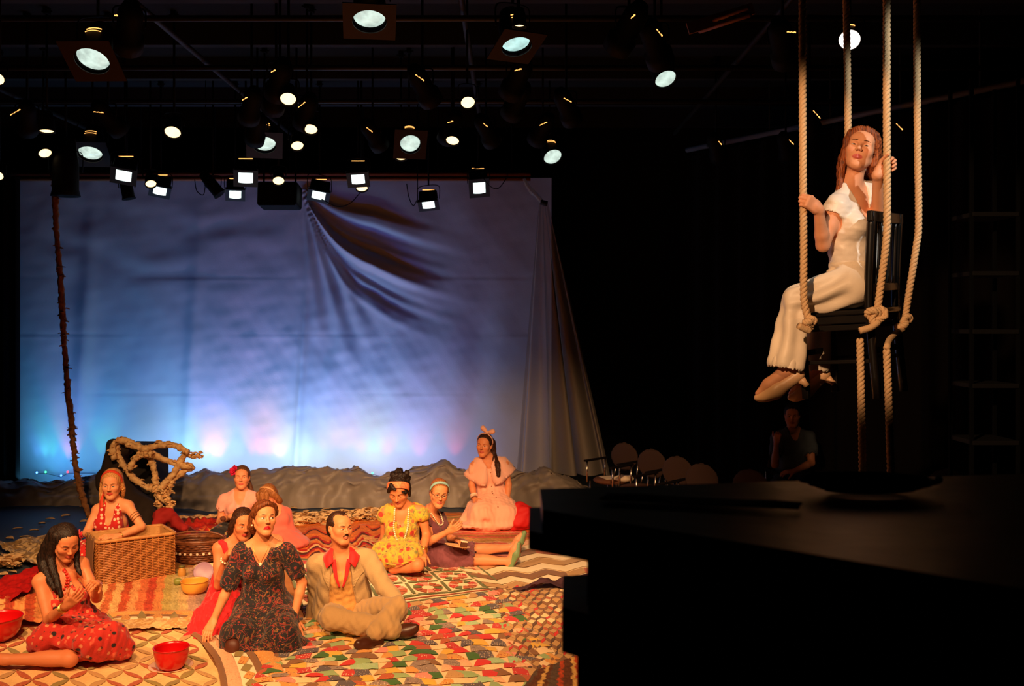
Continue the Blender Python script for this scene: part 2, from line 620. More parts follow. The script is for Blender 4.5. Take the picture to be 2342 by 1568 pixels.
def drape_y(x, z):
    ax, az = (690 - CX) * DY / F, H + (HY - 425) * DY / F
    dx, dz = x - ax, az - z
    r = np.hypot(dx, dz); th = np.arctan2(dx, np.maximum(dz, 1e-3))
    y = .018 * np.sin(x * 2.3 + .5 * np.sin(z)) + .012 * np.sin(x * 5.1 + .8)
    fall = np.exp(-((r - 1.5) / 1.25) ** 2)
    ph = th + .17 * np.maximum(r - .6, 0) * np.sign(dx)
    # swags on the right: each fold drops steeply from the gathering point, flattens out and dies away
    s_ = np.maximum(dx, 0) / .52
    D = dz / np.maximum(1 - np.exp(-s_), .04) - .22 * np.maximum(dx - 1.0, 0)
    env = np.exp(-((D - 1.15) / .75) ** 4) * np.clip(dx / .1, 0, 1) * np.exp(-(np.maximum(dx - .9, 0) / .75) ** 2)
    y = y + env * (.075 * np.sin(D * 8.2 + .6) + .028 * np.sin(D * 17.5 + 1.2) + .012 * np.sin(D * 37))
    thn = np.exp(-((th - .28) / .22) ** 2) * np.exp(-((r - 1.4) / 1.1) ** 2)
    y = y + .030 * np.sin(th * 42) * thn
    # a few shallow swags on the left
    sx = (x + 4.6) / 2.0
    cat = z - (4.0 - .55 * (1 - sx ** 2))
    pl = np.stack([x * .7, np.zeros_like(x), z], -1).reshape(-1, 3)
    y = y + np.clip(-dx / .5, 0, 1) * np.exp(-(sx / .95) ** 4) * np.exp(-((z - 3.3) / .55) ** 2) * .009 * np.sin(cat * 9 + 1.3 * Wob(9, 1.2, 7)(pl).reshape(x.shape))
    for x0, w_, a in ((-5.95, .12, .06), (-4.45, .10, .035), (-2.9, .05, .05), (-2.62, .12, -.03), (-5.0, .3, .03), (-.45, .25, -.05)):
        lean = (x - x0 - .06 * (z - 2))
        y = y - a * np.exp(-(lean / w_) ** 2) * np.clip((4.1 - z) / 2, .2, 1)
    p = np.stack([x, np.zeros_like(x), z], -1).reshape(-1, 3)
    n = Wob(5, .55, 10)(p) * .007 + Wob(6, .22, 10)(p) * .0017
    fr = np.exp(-((x + 2.4) / 1.6) ** 2) * np.exp(-((z - 1.6) / 1.0) ** 2)
    y = y + n.reshape(x.shape) * (.5 + 1.3 * fr)
    for zc in (1.28, 2.10, 2.90): y = y + .0022 * np.tanh((z - zc) / .006) * np.exp(-((z - zc) / .05) ** 2) * (.5 + .5 * np.sin(x * 1.7 + zc * 3))
    return y


nx, nz = 300, 190
X, Z = np.meshgrid(np.linspace(-6.95, .55, nx + 1), np.linspace(.02, 4.30, nz + 1))
V = np.stack([X, DY + drape_y(X, Z), Z], -1).reshape(-1, 3)
ii = np.arange((nx + 1) * nz).reshape(nz, nx + 1)[:, :-1].ravel()
Q = np.stack([ii, ii + 1, ii + nx + 2, ii + nx + 1], 1)
CLOTH = mat('backdrop_cloth', (.50, .50, .52), .55, spec=.25, bump=(70, .10))
solo('backdrop_cloth', (V, Q), CLOTH, 'wide blue-lit backdrop cloth hanging in swags behind the actors', 'backdrop', smooth=True)

# hanging side pieces
SHEER = mat('sheer_plastic', (.46, .40, .36), .45, spec=.5)
nt = SHEER.node_tree; SHEER_B = nt.nodes['Principled BSDF']
mx = nt.nodes.new('ShaderNodeMixShader'); tr = nt.nodes.new('ShaderNodeBsdfTransparent'); mx.inputs[0].default_value = .45
nt.links.new(tr.outputs[0], mx.inputs[1]); nt.links.new(SHEER_B.outputs[0], mx.inputs[2]); nt.links.new(mx.outputs[0], nt.nodes['Material Output'].inputs[0])


def side_fn(u, v):
    top = P(1243 + 22 * (u - .5), 462, 13.0); bot = P(1172 + 232 * u, 1085, 12.9)
    t = v
    s = t ** .82
    p = top * (1 - s) + bot * s
    a = .02 + .16 * t
    p = p + np.array([.35 * a * math.sin(u * 23 + 1), a * math.sin(u * 31) * .8 + .05 * t * math.sin(u * 9 + 2), 0])
    return p


root = Empty('side_drape', 'sheer grey plastic drape tied high and fanning out to the floor right of the backdrop', 'drape', P(1280, 1100, 13.0) * np.array([1, 1, 0]))
add('sheet', gridf(side_fn, 90, 40), SHEER, root, True)
add('gathered_top', tube(spline([P(1198, 408, 13.0), P(1212, 432, 13.0), P(1228, 448, 12.98), P(1243, 466, 12.98)], 16), np.array([.03, .035, .045, .05, .05, .055, .06, .06, .055, .055, .05, .05, .05, .05, .05, .055]), 10, flat=.6), SHEER, root, True)
add('tie', tube([P(1236, 462, 12.95), P(1252, 466, 12.95)], .035, 10), JOIST, root, True)
CURT = mat('black_curtain_cloth', (.006, .004, .004), .98, spec=.1)


def curt(u, v, x0, x1, y0, y1, Y, n=9, a=.05):
    p = P(x0 + (x1 - x0) * u, y0 + (y1 - y0) * v, Y); p[1] += a * math.sin(u * n * 6.28); return p


solo('leg_curtain', gridf(lambda u, v: curt(u, v, -90, 46, 405, 1122, 13.3, 5), 70, 12), CURT, 'black leg curtain hanging at the far left of the backdrop', 'curtain', smooth=True)
# black masking curtain on an oblique pipe at the right
A_, B_ = np.array([2.35, 13.5]), np.array([5.3, 9.0])


def mask_fn(u, v):
    q = A_ + (B_ - A_) * u; n_ = np.array([.84, .55])
    q = q + n_ * .07 * math.sin(u * 90)
    return np.array([q[0], q[1], 4.52 * (1 - v) + .01 * v])


root = Empty('masking_curtain', 'black masking curtain hung from a long grey pipe along the right side', 'curtain', (3.8, 11.2, 0))
add('curtain', gridf(mask_fn, 260, 6), CURT, root, True)
add('pipe', tube([(A_[0], A_[1], 4.6), (B_[0], B_[1], 4.6)], .035, 10), mat('grey_pipe', (.16, .16, .2), .5), root, True, label='long grey curtain pipe')
for t in np.linspace(.1, .95, 6):
    q = A_ + (B_ - A_) * t; add('pipe_hanger', tube([(q[0], q[1], 4.6), (q[0], q[1], 5.4)], .012, 6), JOIST, root)

# crumpled plastic sheet heaped along the foot of the backdrop
hx = np.linspace(-7.3, 1.0, 320); hv = np.linspace(0, 1, 46)
XX, VV = np.meshgrid(hx, hv)
pk = np.interp(1171 + hx * 2300 / 12.8, [-100, 60, 130, 230, 330, 430, 560, 640, 740, 830, 900, 960, 1020, 1060, 1100, 1190, 1250, 1320, 1400], [.30, .26, .22, .33, .34, .36, .42, .40, .46, .38, .36, .42, .52, .42, .36, .40, .40, .26, .08])
nR, nR2 = Wob(41, .75, 8), Wob(42, .33, 8)
nA, nB, nC = Wob(31, 1.1, 10), Wob(32, .45, 12), Wob(33, .17, 12)
pp = np.stack([XX, VV * 1.3, np.zeros_like(XX)], -1).reshape(-1, 3)
yy = 12.36 + .11 * nA(np.stack([hx, hx * 0, hx * 0], -1))[None, :] * (1 - VV) + .88 * VV
prof = np.sin(np.clip(VV * 1.02, 0, 1) ** .75 * math.pi) ** .8
zz = pk[None, :] * prof * (1 + .05 * nB(pp).reshape(XX.shape)) + (.022 * nB(pp + 3) + .016 * np.maximum(0, 1 - np.abs(nR(pp)) * 1.6) ** 2 + .026 * np.maximum(0, 1 - np.abs(nR2(pp)) * 2.2) ** 2).reshape(XX.shape) * np.clip(prof * 3, 0, 1) + .012
V = np.stack([XX, yy + .03 * nC(pp + 9).reshape(XX.shape), np.maximum(zz, .012)], -1).reshape(-1, 3)
n1 = len(hx); ii = np.arange(n1 * (len(hv) - 1)).reshape(-1, n1)[:, :-1].ravel()
PLAST = mat('crumpled_plastic', (.27, .22, .19), .5, spec=.4, bump=(9, .8))
nt = PLAST.node_tree; mx = nt.nodes.new('ShaderNodeMixShader'); tr = nt.nodes.new('ShaderNodeBsdfTransparent'); mx.inputs[0].default_value = .90
nt.links.new(tr.outputs[0], mx.inputs[1]); nt.links.new(nt.nodes['Principled BSDF'].outputs[0], mx.inputs[2]); nt.links.new(mx.outputs[0], nt.nodes['Material Output'].inputs[0])
solo('plastic_sheet', (V, np.stack([ii, ii + 1, ii + n1 + 1, ii + n1], 1)), PLAST, 'long crumpled clear plastic sheet heaped along the foot of the backdrop', 'plastic sheet', smooth=True)

# light from the floor behind the heap: white-blue ground lamps, a blue wash, a string of small coloured lamps
GLAMP = mat('ground_lamp_housing', (.02, .02, .02), .6)


def ground_lamp(px, pw, col, aim, ang, label, Y=13.42, tx=0):
    x = (px - CX) * DY / F
    root = Empty('ground_lamp', label, 'lamp', (x, Y, 0), 'ground lamps behind the plastic')
    d = nrm(np.array([tx, DY - Y, aim - .1])); R = frame_to(d)
    add('housing', box((x, Y - .04, .07), (.2, .12, .13), None, .02), GLAMP, root)
    add('lens', tube([np.array([x, Y, .1]) + d * .05, np.array([x, Y, .1]) + d * .06], .05, 12), mat('ground_lens', col, .3, emit=(col, .5)), root)
    o = spot((x, Y + .05, .16), (x + tx, DY, aim), pw, col, ang, 1.0, .05); o.parent = None


L_ = 'low floor lamp lighting the backdrop, hidden behind the plastic heap'
PB = (.40, .66, 1.0)
for px, pw, col, aim, ang, tx in ((135, 15, (.10, .52, 1), .9, 110, 0), (300, 8, (.22, .52, 1), .9, 110, 0), (470, 20, (.48, .74, 1), .9, 105, 0), (690, 18, (.46, .77, 1), .9, 105, .0), (840, 16, (.56, .69, 1), 1.0, 105, .1), (950, 12, (.42, .57, 1), 1.2, 100, .3)):
    ground_lamp(px, pw, col, aim, ang, L_, 13.34, tx=tx)
for x0, x1, pw, c_ in ((-6.5, -5.7, 6, (.10, .56, 1)), (-5.6, -4.6, 4.5, (.25, .56, 1)), (-4.7, -3.5, 11, (.50, .80, 1)), (-3.5, -2.3, 10, (.48, .80, 1)), (-2.4, -1.2, 9, (.54, .76, 1))):  # unseen strips added to even the bright band across the ground lamps
    l = bpy.data.lights.new('floor_strip_light', 'AREA'); l.shape = 'RECTANGLE'; l.size = x1 - x0; l.size_y = .08; l.energy = pw; l.color = c_
    o = bpy.data.objects.new('floor_strip_light', l); COL.objects.link(o); o.location = ((x0 + x1) / 2, 13.25, .24)
    o.rotation_euler = Vector((.0, .75, .95)).to_track_quat('-Z', 'X').to_euler(); o.rotation_euler = (math.radians(90 + 50), 0, 0)
for px in (150, 420, 640, 860, 1010):  # blue fill added low on the cloth, no fixture of its own
    x = (px - CX) * DY / F; spot((x, 13.25, .12), (x + .1, DY, .5), 16, (.03, .20, 1.0), 140, 1.0, .08)
for px, pw, tx in ((200, 40, .1), (480, 74, 0), (720, 84, .1), (930, 42, .1)):
    x = (px - CX) * DY / F
    spot((x, 12.9, .5), (x + tx, DY, 2.0), pw, (.02, .17, .88), 100, 1.0, .1)
root = Empty('light_string', 'string of tiny red, green and blue lamps along the foot of the backdrop', 'light string', (-3, 13.88, .1))
cl = {'r': (1, .03, .05), 'g': (.05, 1, .2), 'b': (.1, .3, 1), 'm': (1, .05, .3), 'o': (1, .4, .1)}
seq = [(95, 'b'), (115, 'g'), (150, 'b'), (165, 'r'), (240, 'g'), (390, 'b'), (420, 'g'), (480, 'm'), (500, 'm'), (545, 'b'), (585, 'r'), (610, 'm'), (640, 'o'), (700, 'b'), (750, 'r'), (785, 'r'), (822, 'r'), (855, 'g'), (885, 'r'), (920, 'b'), (960, 'm'), (1042, 'r')]
wp = []
for px, c in seq:
    x = (px - CX) * DY / F; p = (x, 13.86, .20 + .03 * math.sin(px)); wp.append(p)
    if c not in MATS: mat(c, cl[c], .4, emit=(cl[c], 4))
    add('bulb', ball(p, .014, 8, 6), MATS[c], root, True)
    l = spot((x, 13.80, .13), (x, 13.80 + .20, 1.0), (26 if c in 'rmo' else 12) if px < 700 else 12, cl[c], 46, 1.0, .015)
add('wire', tube(np.array(wp) - [0, 0, .02], .004, 5), GLAMP, root)
# ------------------------------------------------------------------ cloths and quilts on the floor
class Rug:
    """a cloth laid on the floor between four floor pixels (TL,TR,BR,BL), wrinkled"""
    def __init__(s, tl, tr, br, bl, z=.006, amp=.006, sc=.5, seed=1):
        s.c = [G(*q) for q in (tl, tr, br, bl)]; s.z, s.amp, s.n = z, amp, Wob(seed, sc, 9); s.n2 = Wob(seed + 50, sc * .3, 9)
        s.e = Wob(seed + 90, .5, 6)

    def __call__(s, u, v, up=0.0):
        p = s.c[0] * (1 - u) * (1 - v) + s.c[1] * u * (1 - v) + s.c[2] * u * v + s.c[3] * (1 - u) * v
        q = np.array([[p[0], p[1], 0]])
        return np.array([p[0], p[1], s.z + s.amp * (1 + .6 * float(s.n(q)[0])) * .8 + .3 * s.amp * float(s.n2(q)[0]) + up + s.amp * .4])

    def arr(s, U, V, up=0.0):
        u, v = U[..., None], V[..., None]
        p = s.c[0] * (1 - u) * (1 - v) + s.c[1] * u * (1 - v) + s.c[2] * u * v + s.c[3] * (1 - u) * v
        q = p.copy().reshape(-1, 3); q[:, 2] = 0
        z = s.z + s.amp * (1 + .6 * s.n(q)) * .8 + .3 * s.amp * s.n2(q) + s.amp * .4 + np.broadcast_to(up, U.shape).ravel()
        q[:, 2] = z
        return q

    def sheet(s, nu, nv, wav=.0):
        U, V = np.meshgrid(np.linspace(0, 1, nu + 1), np.linspace(0, 1, nv + 1))
        q = s.arr(U, V)
        ii = np.arange((nu + 1) * nv).reshape(nv, nu + 1)[:, :-1].ravel()
        return q, np.stack([ii, ii + nu + 1, ii + nu + 2, ii + 1], 1), U.ravel(), V.ravel()


CLM = colmat('woven_cloth', .85, .2, bump=(150, .3))
FAB = {}


def fabric(k, *a, **b):
    FAB[k] = pattern('print_' + k, *a, **b)


fabric('red', (.62, .02, .015), [('dots', 60, .0, (1, 1, 1))])
fabric('crimson_dots', (.55, .025, .02), [('dots', 55, .24, (.85, .55, .35))])
fabric('yellow', (.78, .42, .05), [('dots', 60, .0, (1, 1, 1))])
fabric('green', (.045, .13, .02), [('dots', 60, .0, (1, 1, 1))])
fabric('sage', (.30, .40, .16), [('dots', 45, .12, (.5, .55, .3))])
fabric('mint', (.36, .52, .26), [('lines', 30, .01, (.6, .6, .4))])
fabric('orange_print', (.70, .30, .06), [('dots', 48, .24, (.40, .03, .02)), ('dots', 60, .16, (.85, .65, .3))])
fabric('navy_dots', (.10, .075, .085), [('dots', 60, .26, (.65, .45, .3))])
fabric('grey_print', (.30, .20, .15), [('dots', 50, .25, (.6, .4, .28)), ('lines', 20, .015, (.12, .08, .08))])
fabric('cream', (.85, .58, .30), [('dots', 40, .12, (.75, .4, .2))])
fabric('peach', (.84, .45, .24), [('lines', 26, .012, (.75, .2, .1))])
fabric('brown', (.24, .095, .03), [('dots', 45, .14, (.4, .2, .08))])
fabric('tan', (.52, .28, .10), [('dots', 42, .14, (.35, .15, .05))])
fabric('pink', (.80, .25, .18), [('dots', 42, .2, (.9, .55, .35))])
fabric('dark_brown', (.10, .04, .018), [('dots', 42, .1, (.2, .08, .04))])
fabric('white', (.95, .74, .46), [('dots', 42, .0, (.9, .6, .3))])
fabric('rust', (.45, .085, .025), [('dots', 42, .18, (.55, .2, .06))])
fabric('olive', (.30, .20, .05), [('dots', 42, .14, (.4, .28, .1))])
fabric('leafgreen', (.13, .15, .045), [('dots', 42, .1, (.2, .2, .1))])


def patch(rug, uv, name, m, root, puff=.008, base=.007, n=2, kind=None):
    """one sewn patch: uv = quad corners (4,2) -> puffed n x n grid with a down-turned rim"""
    uv = np.asarray(uv, float)
    t = np.linspace(0, 1, n + 1); a, b = np.meshgrid(t, t)
    Q = (uv[0] * ((1 - a) * (1 - b))[..., None] + uv[1] * (a * (1 - b))[..., None] + uv[2] * (a * b)[..., None] + uv[3] * ((1 - a) * b)[..., None])
    up = base + puff * (np.sin(a * math.pi) * np.sin(b * math.pi)) ** .6
    V = rug.arr(Q[..., 0], Q[..., 1], up)
    Fc = [[j * (n + 1) + i, (j + 1) * (n + 1) + i, (j + 1) * (n + 1) + i + 1, j * (n + 1) + i + 1] for j in range(n) for i in range(n)]
    return V, Fc


def lay(patches_, root, name, limit=300):
    """the patches that show largest become parts, the rest one joined part"""
    patches_.sort(key=lambda t: t[0])
    rest = {}
    for i, (_, vf, m) in enumerate(patches_):
        if i < limit: add(name, vf, m, root, True)
        else: rest.setdefault(m.name, [m, []])[1].append(vf)
    if rest:
        ms = [r[0] for r in rest.values()]; parts = []; fm = []
        for k, r in enumerate(rest.values()):
            for vf in r[1]: parts.append(vf); fm += [k] * len(vf[1])
        add('farther_' + name + 'es' if name.endswith('ch') else 'farther_' + name + 's', join(*parts), ms, root, True, kind='stuff', fmat=fm)


def striped(name, rug, nu, nv, cols, label, cat, along='v', jag=0.0, seed=0, grain=.12, extra=0):
    """a woven cloth whose stripes are its own yarn colours"""
    q, Fc, U, V = rug.sheet(nu, nv)
    r = np.random.default_rng(seed)
    t = V if along == 'v' else U
    o = U if along == 'v' else V
    if jag: t = t + jag * (2 * np.abs((o * (9 + extra)) % 1 - .5) - .5) + jag * .4 * np.sin(o * 31)
    n = len(cols); k = np.clip((t * n).astype(int), 0, n - 1)
    C = np.array(cols)[k] * (1 + grain * r.normal(size=(len(q), 1)))
    return solo(name, (q, Fc), CLM, label, cat, smooth=True, cols=np.clip(C, .002, 1))


def rcols(n, pal, seed):
    r = np.random.default_rng(seed); return [pal[r.integers(len(pal))] for _ in range(n)]


# underlay
UND = Rug((60, 1300), (1360, 1225), (1560, 1640), (-260, 1640), .002, .002, 1.0, 3)
q, Fc, U, V = UND.sheet(60, 40)
solo('ground_cloth', (q, Fc), mat('ochre_ground_cloth', (.48, .20, .06), .9, var=(3, (.34, .10, .03), .5), bump=(90, .3)), 'large ochre cloth spread under all the quilts', 'rug', smooth=True)

ORG, PNK, OLV, RD, CRM, BRN = (.72, .17, .03), (.70, .13, .09), (.36, .28, .08), (.45, .02, .012), (.80, .45, .20), (.10, .022, .012)
striped('striped_blanket', Rug((812, 1170), (1360, 1178), (1370, 1262), (840, 1262), .006, .008, .7, 5), 160, 90,
        rcols(34, [ORG, PNK, (.62, .30, .08), (.78, .33, .12), OLV, (.66, .20, .08), (.42, .16, .05), (.75, .38, .2)], 5), 'long orange, pink and olive striped blanket under the kneeling woman', 'blanket', jag=.02, seed=1)
# bright jagged afghan in the middle
AF = Rug((560, 1210), (872, 1186), (884, 1268), (570, 1302), .008, .014, .55, 8)
striped('zigzag_afghan', AF, 170, 110, [CRM, ORG, ORG, (.80, .20, .03), ORG, ORG, (.66, .08, .01), BRN, ORG, (.80, .20, .03), ORG, ORG, RD, BRN, (.75, .30, .10), ORG, RD, CRM, BRN, RD, ORG, BRN, CRM, RD], 'crumpled orange, red and black zigzag afghan between the man and the floor\'s edge', 'blanket', jag=.13, seed=2, extra=-3)
striped('red_black_blanket', Rug((350, 1204), (520, 1192), (520, 1240), (380, 1246), .01, .05, .4, 9), 80, 60, [CRM, BRN, RD, RD, (.5, .06, .02), BRN, ORG, RD, BRN], 'red, black and orange blanket bunched behind the wicker basket', 'blanket', jag=.05, seed=3)

# zigzag quilt: brown chevron bands pieced on white
r_ = np.random.default_rng(21)
RZ = Rug((985, 1262), (1372, 1228), (1385, 1354), (1120, 1352), .012, .008, .6, 12)
root = Empty('chevron_quilt', 'white quilt pieced with brown zigzag bands beside the green shoes', 'quilt', RZ(.5, .5))
q, Fc, U, V = RZ.sheet(40, 26); add('backing', (q, Fc), FAB['white'], root, True)
pt = []
NB, NK = 9, 7
for b in range(NB):
    fm = FAB[['brown', 'tan', 'brown', 'brown', 'tan', 'tan', 'brown', 'dark_brown', 'tan'][b]] if b % 2 == 0 else FAB['white']
    for k in range(NK):
        u0, u1 = k / NK, (k + 1) / NK; dz = .085 if k % 2 else 0; dz2 = 0 if k % 2 else .085
        v0 = b / NB; h = 1 / NB * (.84)
        if b % 2 == 0 and r_.uniform() < .25: m_ = FAB[r_.choice(['tan', 'peach', 'sage', 'rust', 'olive'])]
        else: m_ = fm
        pt.append((-v0, patch(RZ, [(u0, v0 + dz - .03), (u1, v0 + dz2 - .03), (u1, v0 + dz2 - .03 + h), (u0, v0 + dz - .03 + h)], 'patch', m_, root, .004), m_))
lay(pt, root, 'chevron_patch')

# white quilt with green sashing and red wreaths
RD_ = Rug((655, 1284), (1098, 1296), (1176, 1353), (700, 1424), .014, .006, .5, 13)
root = Empty('wreath_quilt', 'white quilt with green sashing and red pieced wreaths behind the man in beige', 'quilt', RD_(.5, .5))
q, Fc, U, V = RD_.sheet(50, 30); add('backing', (q, Fc), FAB['white'], root, True)
pt = []
for k, (i0, m_) in enumerate(((.0, 'white'), (.022, 'leafgreen'), (.042, 'white'), (.062, 'rust'), (.082, 'white'), (.102, 'leafgreen'))):
    if m_ == 'white': continue
    for s_ in range(14):
        a, b = s_ / 14, (s_ + 1) / 14; w_ = .012
        pt.append((9, patch(RD_, [(1 - i0 - w_, a), (1 - i0, a), (1 - i0, b), (1 - i0 - w_, b)], '', FAB[m_], root, .003), FAB[m_]))
        iv = i0 * 1.35; wv = .022
        pt.append((9, patch(RD_, [(a, 1 - iv - wv), (b, 1 - iv - wv), (b, 1 - iv), (a, 1 - iv)], '', FAB[m_], root, .003), FAB[m_]))
lay(pt, root, 'border_strip')
NU, NV = 5, 3
u_of = lambda i: .88 * i / NU; v_of = lambda j: .84 * j / NV
pt = []
for i in range(NU + 1):
    for j in range(NV):
        pt.append((1, patch(RD_, [(u_of(i) - .008, v_of(j) + .02), (u_of(i) + .008, v_of(j) + .02), (u_of(i) + .008, v_of(j + 1) - .02), (u_of(i) - .008, v_of(j + 1) - .02)], '', 0, root, .004), FAB['leafgreen']))
for j in range(NV + 1):
    for i in range(NU):
        pt.append((1, patch(RD_, [(u_of(i) + .014, v_of(j) - .013), (u_of(i + 1) - .014, v_of(j) - .013), (u_of(i + 1) - .014, v_of(j) + .013), (u_of(i) + .014, v_of(j) + .013)], '', 0, root, .004), FAB['leafgreen']))
lay(pt, root, 'sashing_strip')
pt = []
for i in range(NU):
    for j in range(NV):
        cu, cv = (u_of(i) + u_of(i + 1)) / 2, (v_of(j) + v_of(j + 1)) / 2
        for k in range(10):
            a0, a1 = k * 2 * math.pi / 10 + .05, (k + 1) * 2 * math.pi / 10 - .05
            f_ = lambda a, r: (cu + .073 * r * math.cos(a), cv + .118 * r * math.sin(a))
            m_ = FAB[['rust', 'crimson_dots', 'rust', 'leafgreen', 'pink'][(k * 3 + i) % 5]]
            pt.append((-cv, patch(RD_, [f_(a0, .42), f_(a1, .42), f_(a1, 1), f_(a0, 1)], '', m_, root, .005, n=3), m_))
lay(pt, root, 'wreath_petal')

# brown tumbling-block quilt, half hidden by the patchwork
RB = Rug((1128, 1351), (1372, 1330), (1420, 1560), (1180, 1560), .013, .010, .4, 14)
root = Empty('tumbling_block_quilt', 'brown and tan tumbling-block quilt at the edge of the black counter', 'quilt', RB(.5, .4))
q, Fc, U, V = RB.sheet(36, 30); add('backing', (q, Fc), FAB['dark_brown'], root, True)
pt = []
NA, NR = 11, 17
for j in range(NR):
    for i in range(NA):
        uo = (i + (.5 if j % 2 else 0)) / NA; v0 = j / NR; a = .5 / NA; b = 1 / NR
        tri = r_.uniform()
        c1, c2, c3 = (['brown', 'tan', 'rust'][r_.integers(3)], ['tan', 'cream', 'tan', 'tan'][r_.integers(4)], ['dark_brown', 'brown', 'dark_brown', 'red'][r_.integers(4)])
        rh = [([(uo - a, v0), (uo, v0 - .5 * b), (uo + a, v0), (uo, v0 + .5 * b)], c2), ([(uo - a, v0), (uo, v0 + .5 * b), (uo, v0 + 1.0 * b), (uo - a, v0 + .5 * b)], c1), ([(uo, v0 + .5 * b), (uo + a, v0), (uo + a, v0 + .5 * b), (uo, v0 + 1.0 * b)], c3)]
        for uv, c in rh:
            uv = np.array(uv)
            if uv.min() < -.02 or uv.max() > 1.02: continue
            cen = uv.mean(0); uv = cen + (uv - cen) * .95
            vis = abs(cen[1] - .35) + max(0, cen[0] - .75) * 2
            pt.append((vis, patch(RB, uv, '', 0, root, .005, n=2), FAB[c]))
lay(pt, root, 'block_patch')

# multicoloured patchwork in the foreground
RP = Rug((672, 1424), (1157, 1354), (1345, 1600), (545, 1612), .014, .010, .45, 15)
root = Empty('patchwork_quilt', 'multicoloured patchwork quilt of small printed patches in the foreground', 'quilt', RP(.5, .5))
q, Fc, U, V = RP.sheet(60, 40); add('backing', (q, Fc), FAB['cream'], root, True)
pal = ['red', 'red', 'crimson_dots', 'yellow', 'green', 'sage', 'mint', 'orange_print', 'navy_dots', 'grey_print', 'cream', 'peach', 'pink', 'orange_print', 'sage', 'crimson_dots', 'tan', 'yellow', 'brown', 'green', 'navy_dots', 'rust']
NA, NR = 19, 19
gj = np.random.default_rng(77)
JX = gj.uniform(-.22, .22, (NR + 1, NA + 2)) / NA; JY = gj.uniform(-.22, .22, (NR + 1, NA + 2)) / NR
pt = []
for j in range(NR):
    sh = (j % 2) * .5
    for i in range(NA + 1):
        def vt(a, b, top):
            s2 = sh if not top else sh
            return (np.clip((a - sh * (1)) / NA + JX[b, a], 0, 1), np.clip(b / NR + JY[b, a] * (0 < b < NR), 0, 1))
        uv = np.array([vt(i, j, 1), vt(i + 1, j, 1), vt(i + 1, j + 1, 0), vt(i, j + 1, 0)])
        if (uv[:, 0].max() - uv[:, 0].min()) < .4 / NA: continue
        sl = (.30 if (i + j) % 2 else -.30) / NA
        uv[0, 0] += sl; uv[1, 0] += sl; uv[:, 0] = np.clip(uv[:, 0], 0, 1)
        cen = uv.mean(0); uv = cen + (uv - cen) * .95
        k = FAB[pal[gj.integers(len(pal))]]
        pt.append((-cen[1], patch(RP, uv, '', 0, root, .009, n=2), k))
lay(pt, root, 'patch')
# corner of another kilim at the very front
striped('kilim_corner', Rug((1225, 1548), (1352, 1508), (1400, 1640), (1165, 1640), .045, .012, .3, 16), 50, 40, rcols(16, [(.12, .04, .02), (.62, .34, .10), (.45, .06, .02), (.7, .4, .15), (.10, .06, .04)], 3), 'corner of a brown and yellow kilim under the front edge of the patchwork', 'rug', along='u', jag=.03, seed=4)

# cream quilt with leaf-shaped patches, front left
RL = Rug((-40, 1434), (436, 1440), (540, 1604), (-140, 1612), .010, .007, .5, 17)
root = Empty('leaf_ring_quilt', 'cream quilt with crossing red and olive leaf-shaped patches around the red bowl', 'quilt', RL(.5, .5))
q, Fc, U, V = RL.sheet(60, 40); add('backing', (q, Fc), mat('cream_quilt_cloth', (.88, .56, .24), .85, var=(5, (.76, .42, .16), .5), bump=(60, .4)), root, True)
pt = []
NA, NR = 10, 10


def leaf(rug, p, q, wid, up=.006):
    p, q = np.array(p), np.array(q); n = 6; t = np.linspace(0, 1, n + 1)
    d = q - p; nn = np.array([-d[1], d[0]]) * wid
    w_ = np.sin(t * math.pi) ** .8
    rows = [p + d * tt + nn * ww * s_ for s_ in (-1, 0, 1) for tt, ww in zip(t, w_)]
    A = np.array(rows)
    upv = np.concatenate([np.full(n + 1, .005), .005 + up * w_, np.full(n + 1, .005)])
    V = rug.arr(A[:, 0], A[:, 1], upv)
    Fc = [[k * (n + 1) + i, k * (n + 1) + i + 1, (k + 1) * (n + 1) + i + 1, (k + 1) * (n + 1) + i] for k in range(2) for i in range(n)]
    return V, Fc


cA = ['rust', 'rust', 'tan', 'olive', 'rust', 'tan', 'olive', 'rust', 'tan']
node = lambda i, j: (.5 + (i + j) * .068, .45 + (i - j) * .105)
for i in range(-11, 12):
    for j in range(-11, 12):
        p = node(i, j)
        for k, q_ in enumerate((node(i + 1, j), node(i, j + 1))):
            if min(p + q_) < 0 or max(p + q_) > 1: continue
            c = cA[(i * 2 + j * 3 + k * 4) % 9]
            pt.append((-p[1], leaf(RL, p, q_, .13), FAB[c]))
lay(pt, root, 'leaf_patch')


# its border: curved bands
def band(c0, c1, m, name, root, z=.03, n=22, amp=.006):
    A = spline([G(*p) for p in c0], n); B_ = spline([G(*p) for p in c1], n)
    V = []
    for i in range(n):
        for t in np.linspace(0, 1, 5):
            p = A[i] * (1 - t) + B_[i] * t; p[2] = z + amp * math.sin(t * math.pi) + .003 * math.sin(i * 1.9 + t * 3); V.append(p)
    Fc = [[i * 5 + k, i * 5 + k + 1, (i + 1) * 5 + k + 1, (i + 1) * 5 + k] for i in range(n - 1) for k in range(4)]
    return add(name, (np.array(V), Fc), m, root, True)


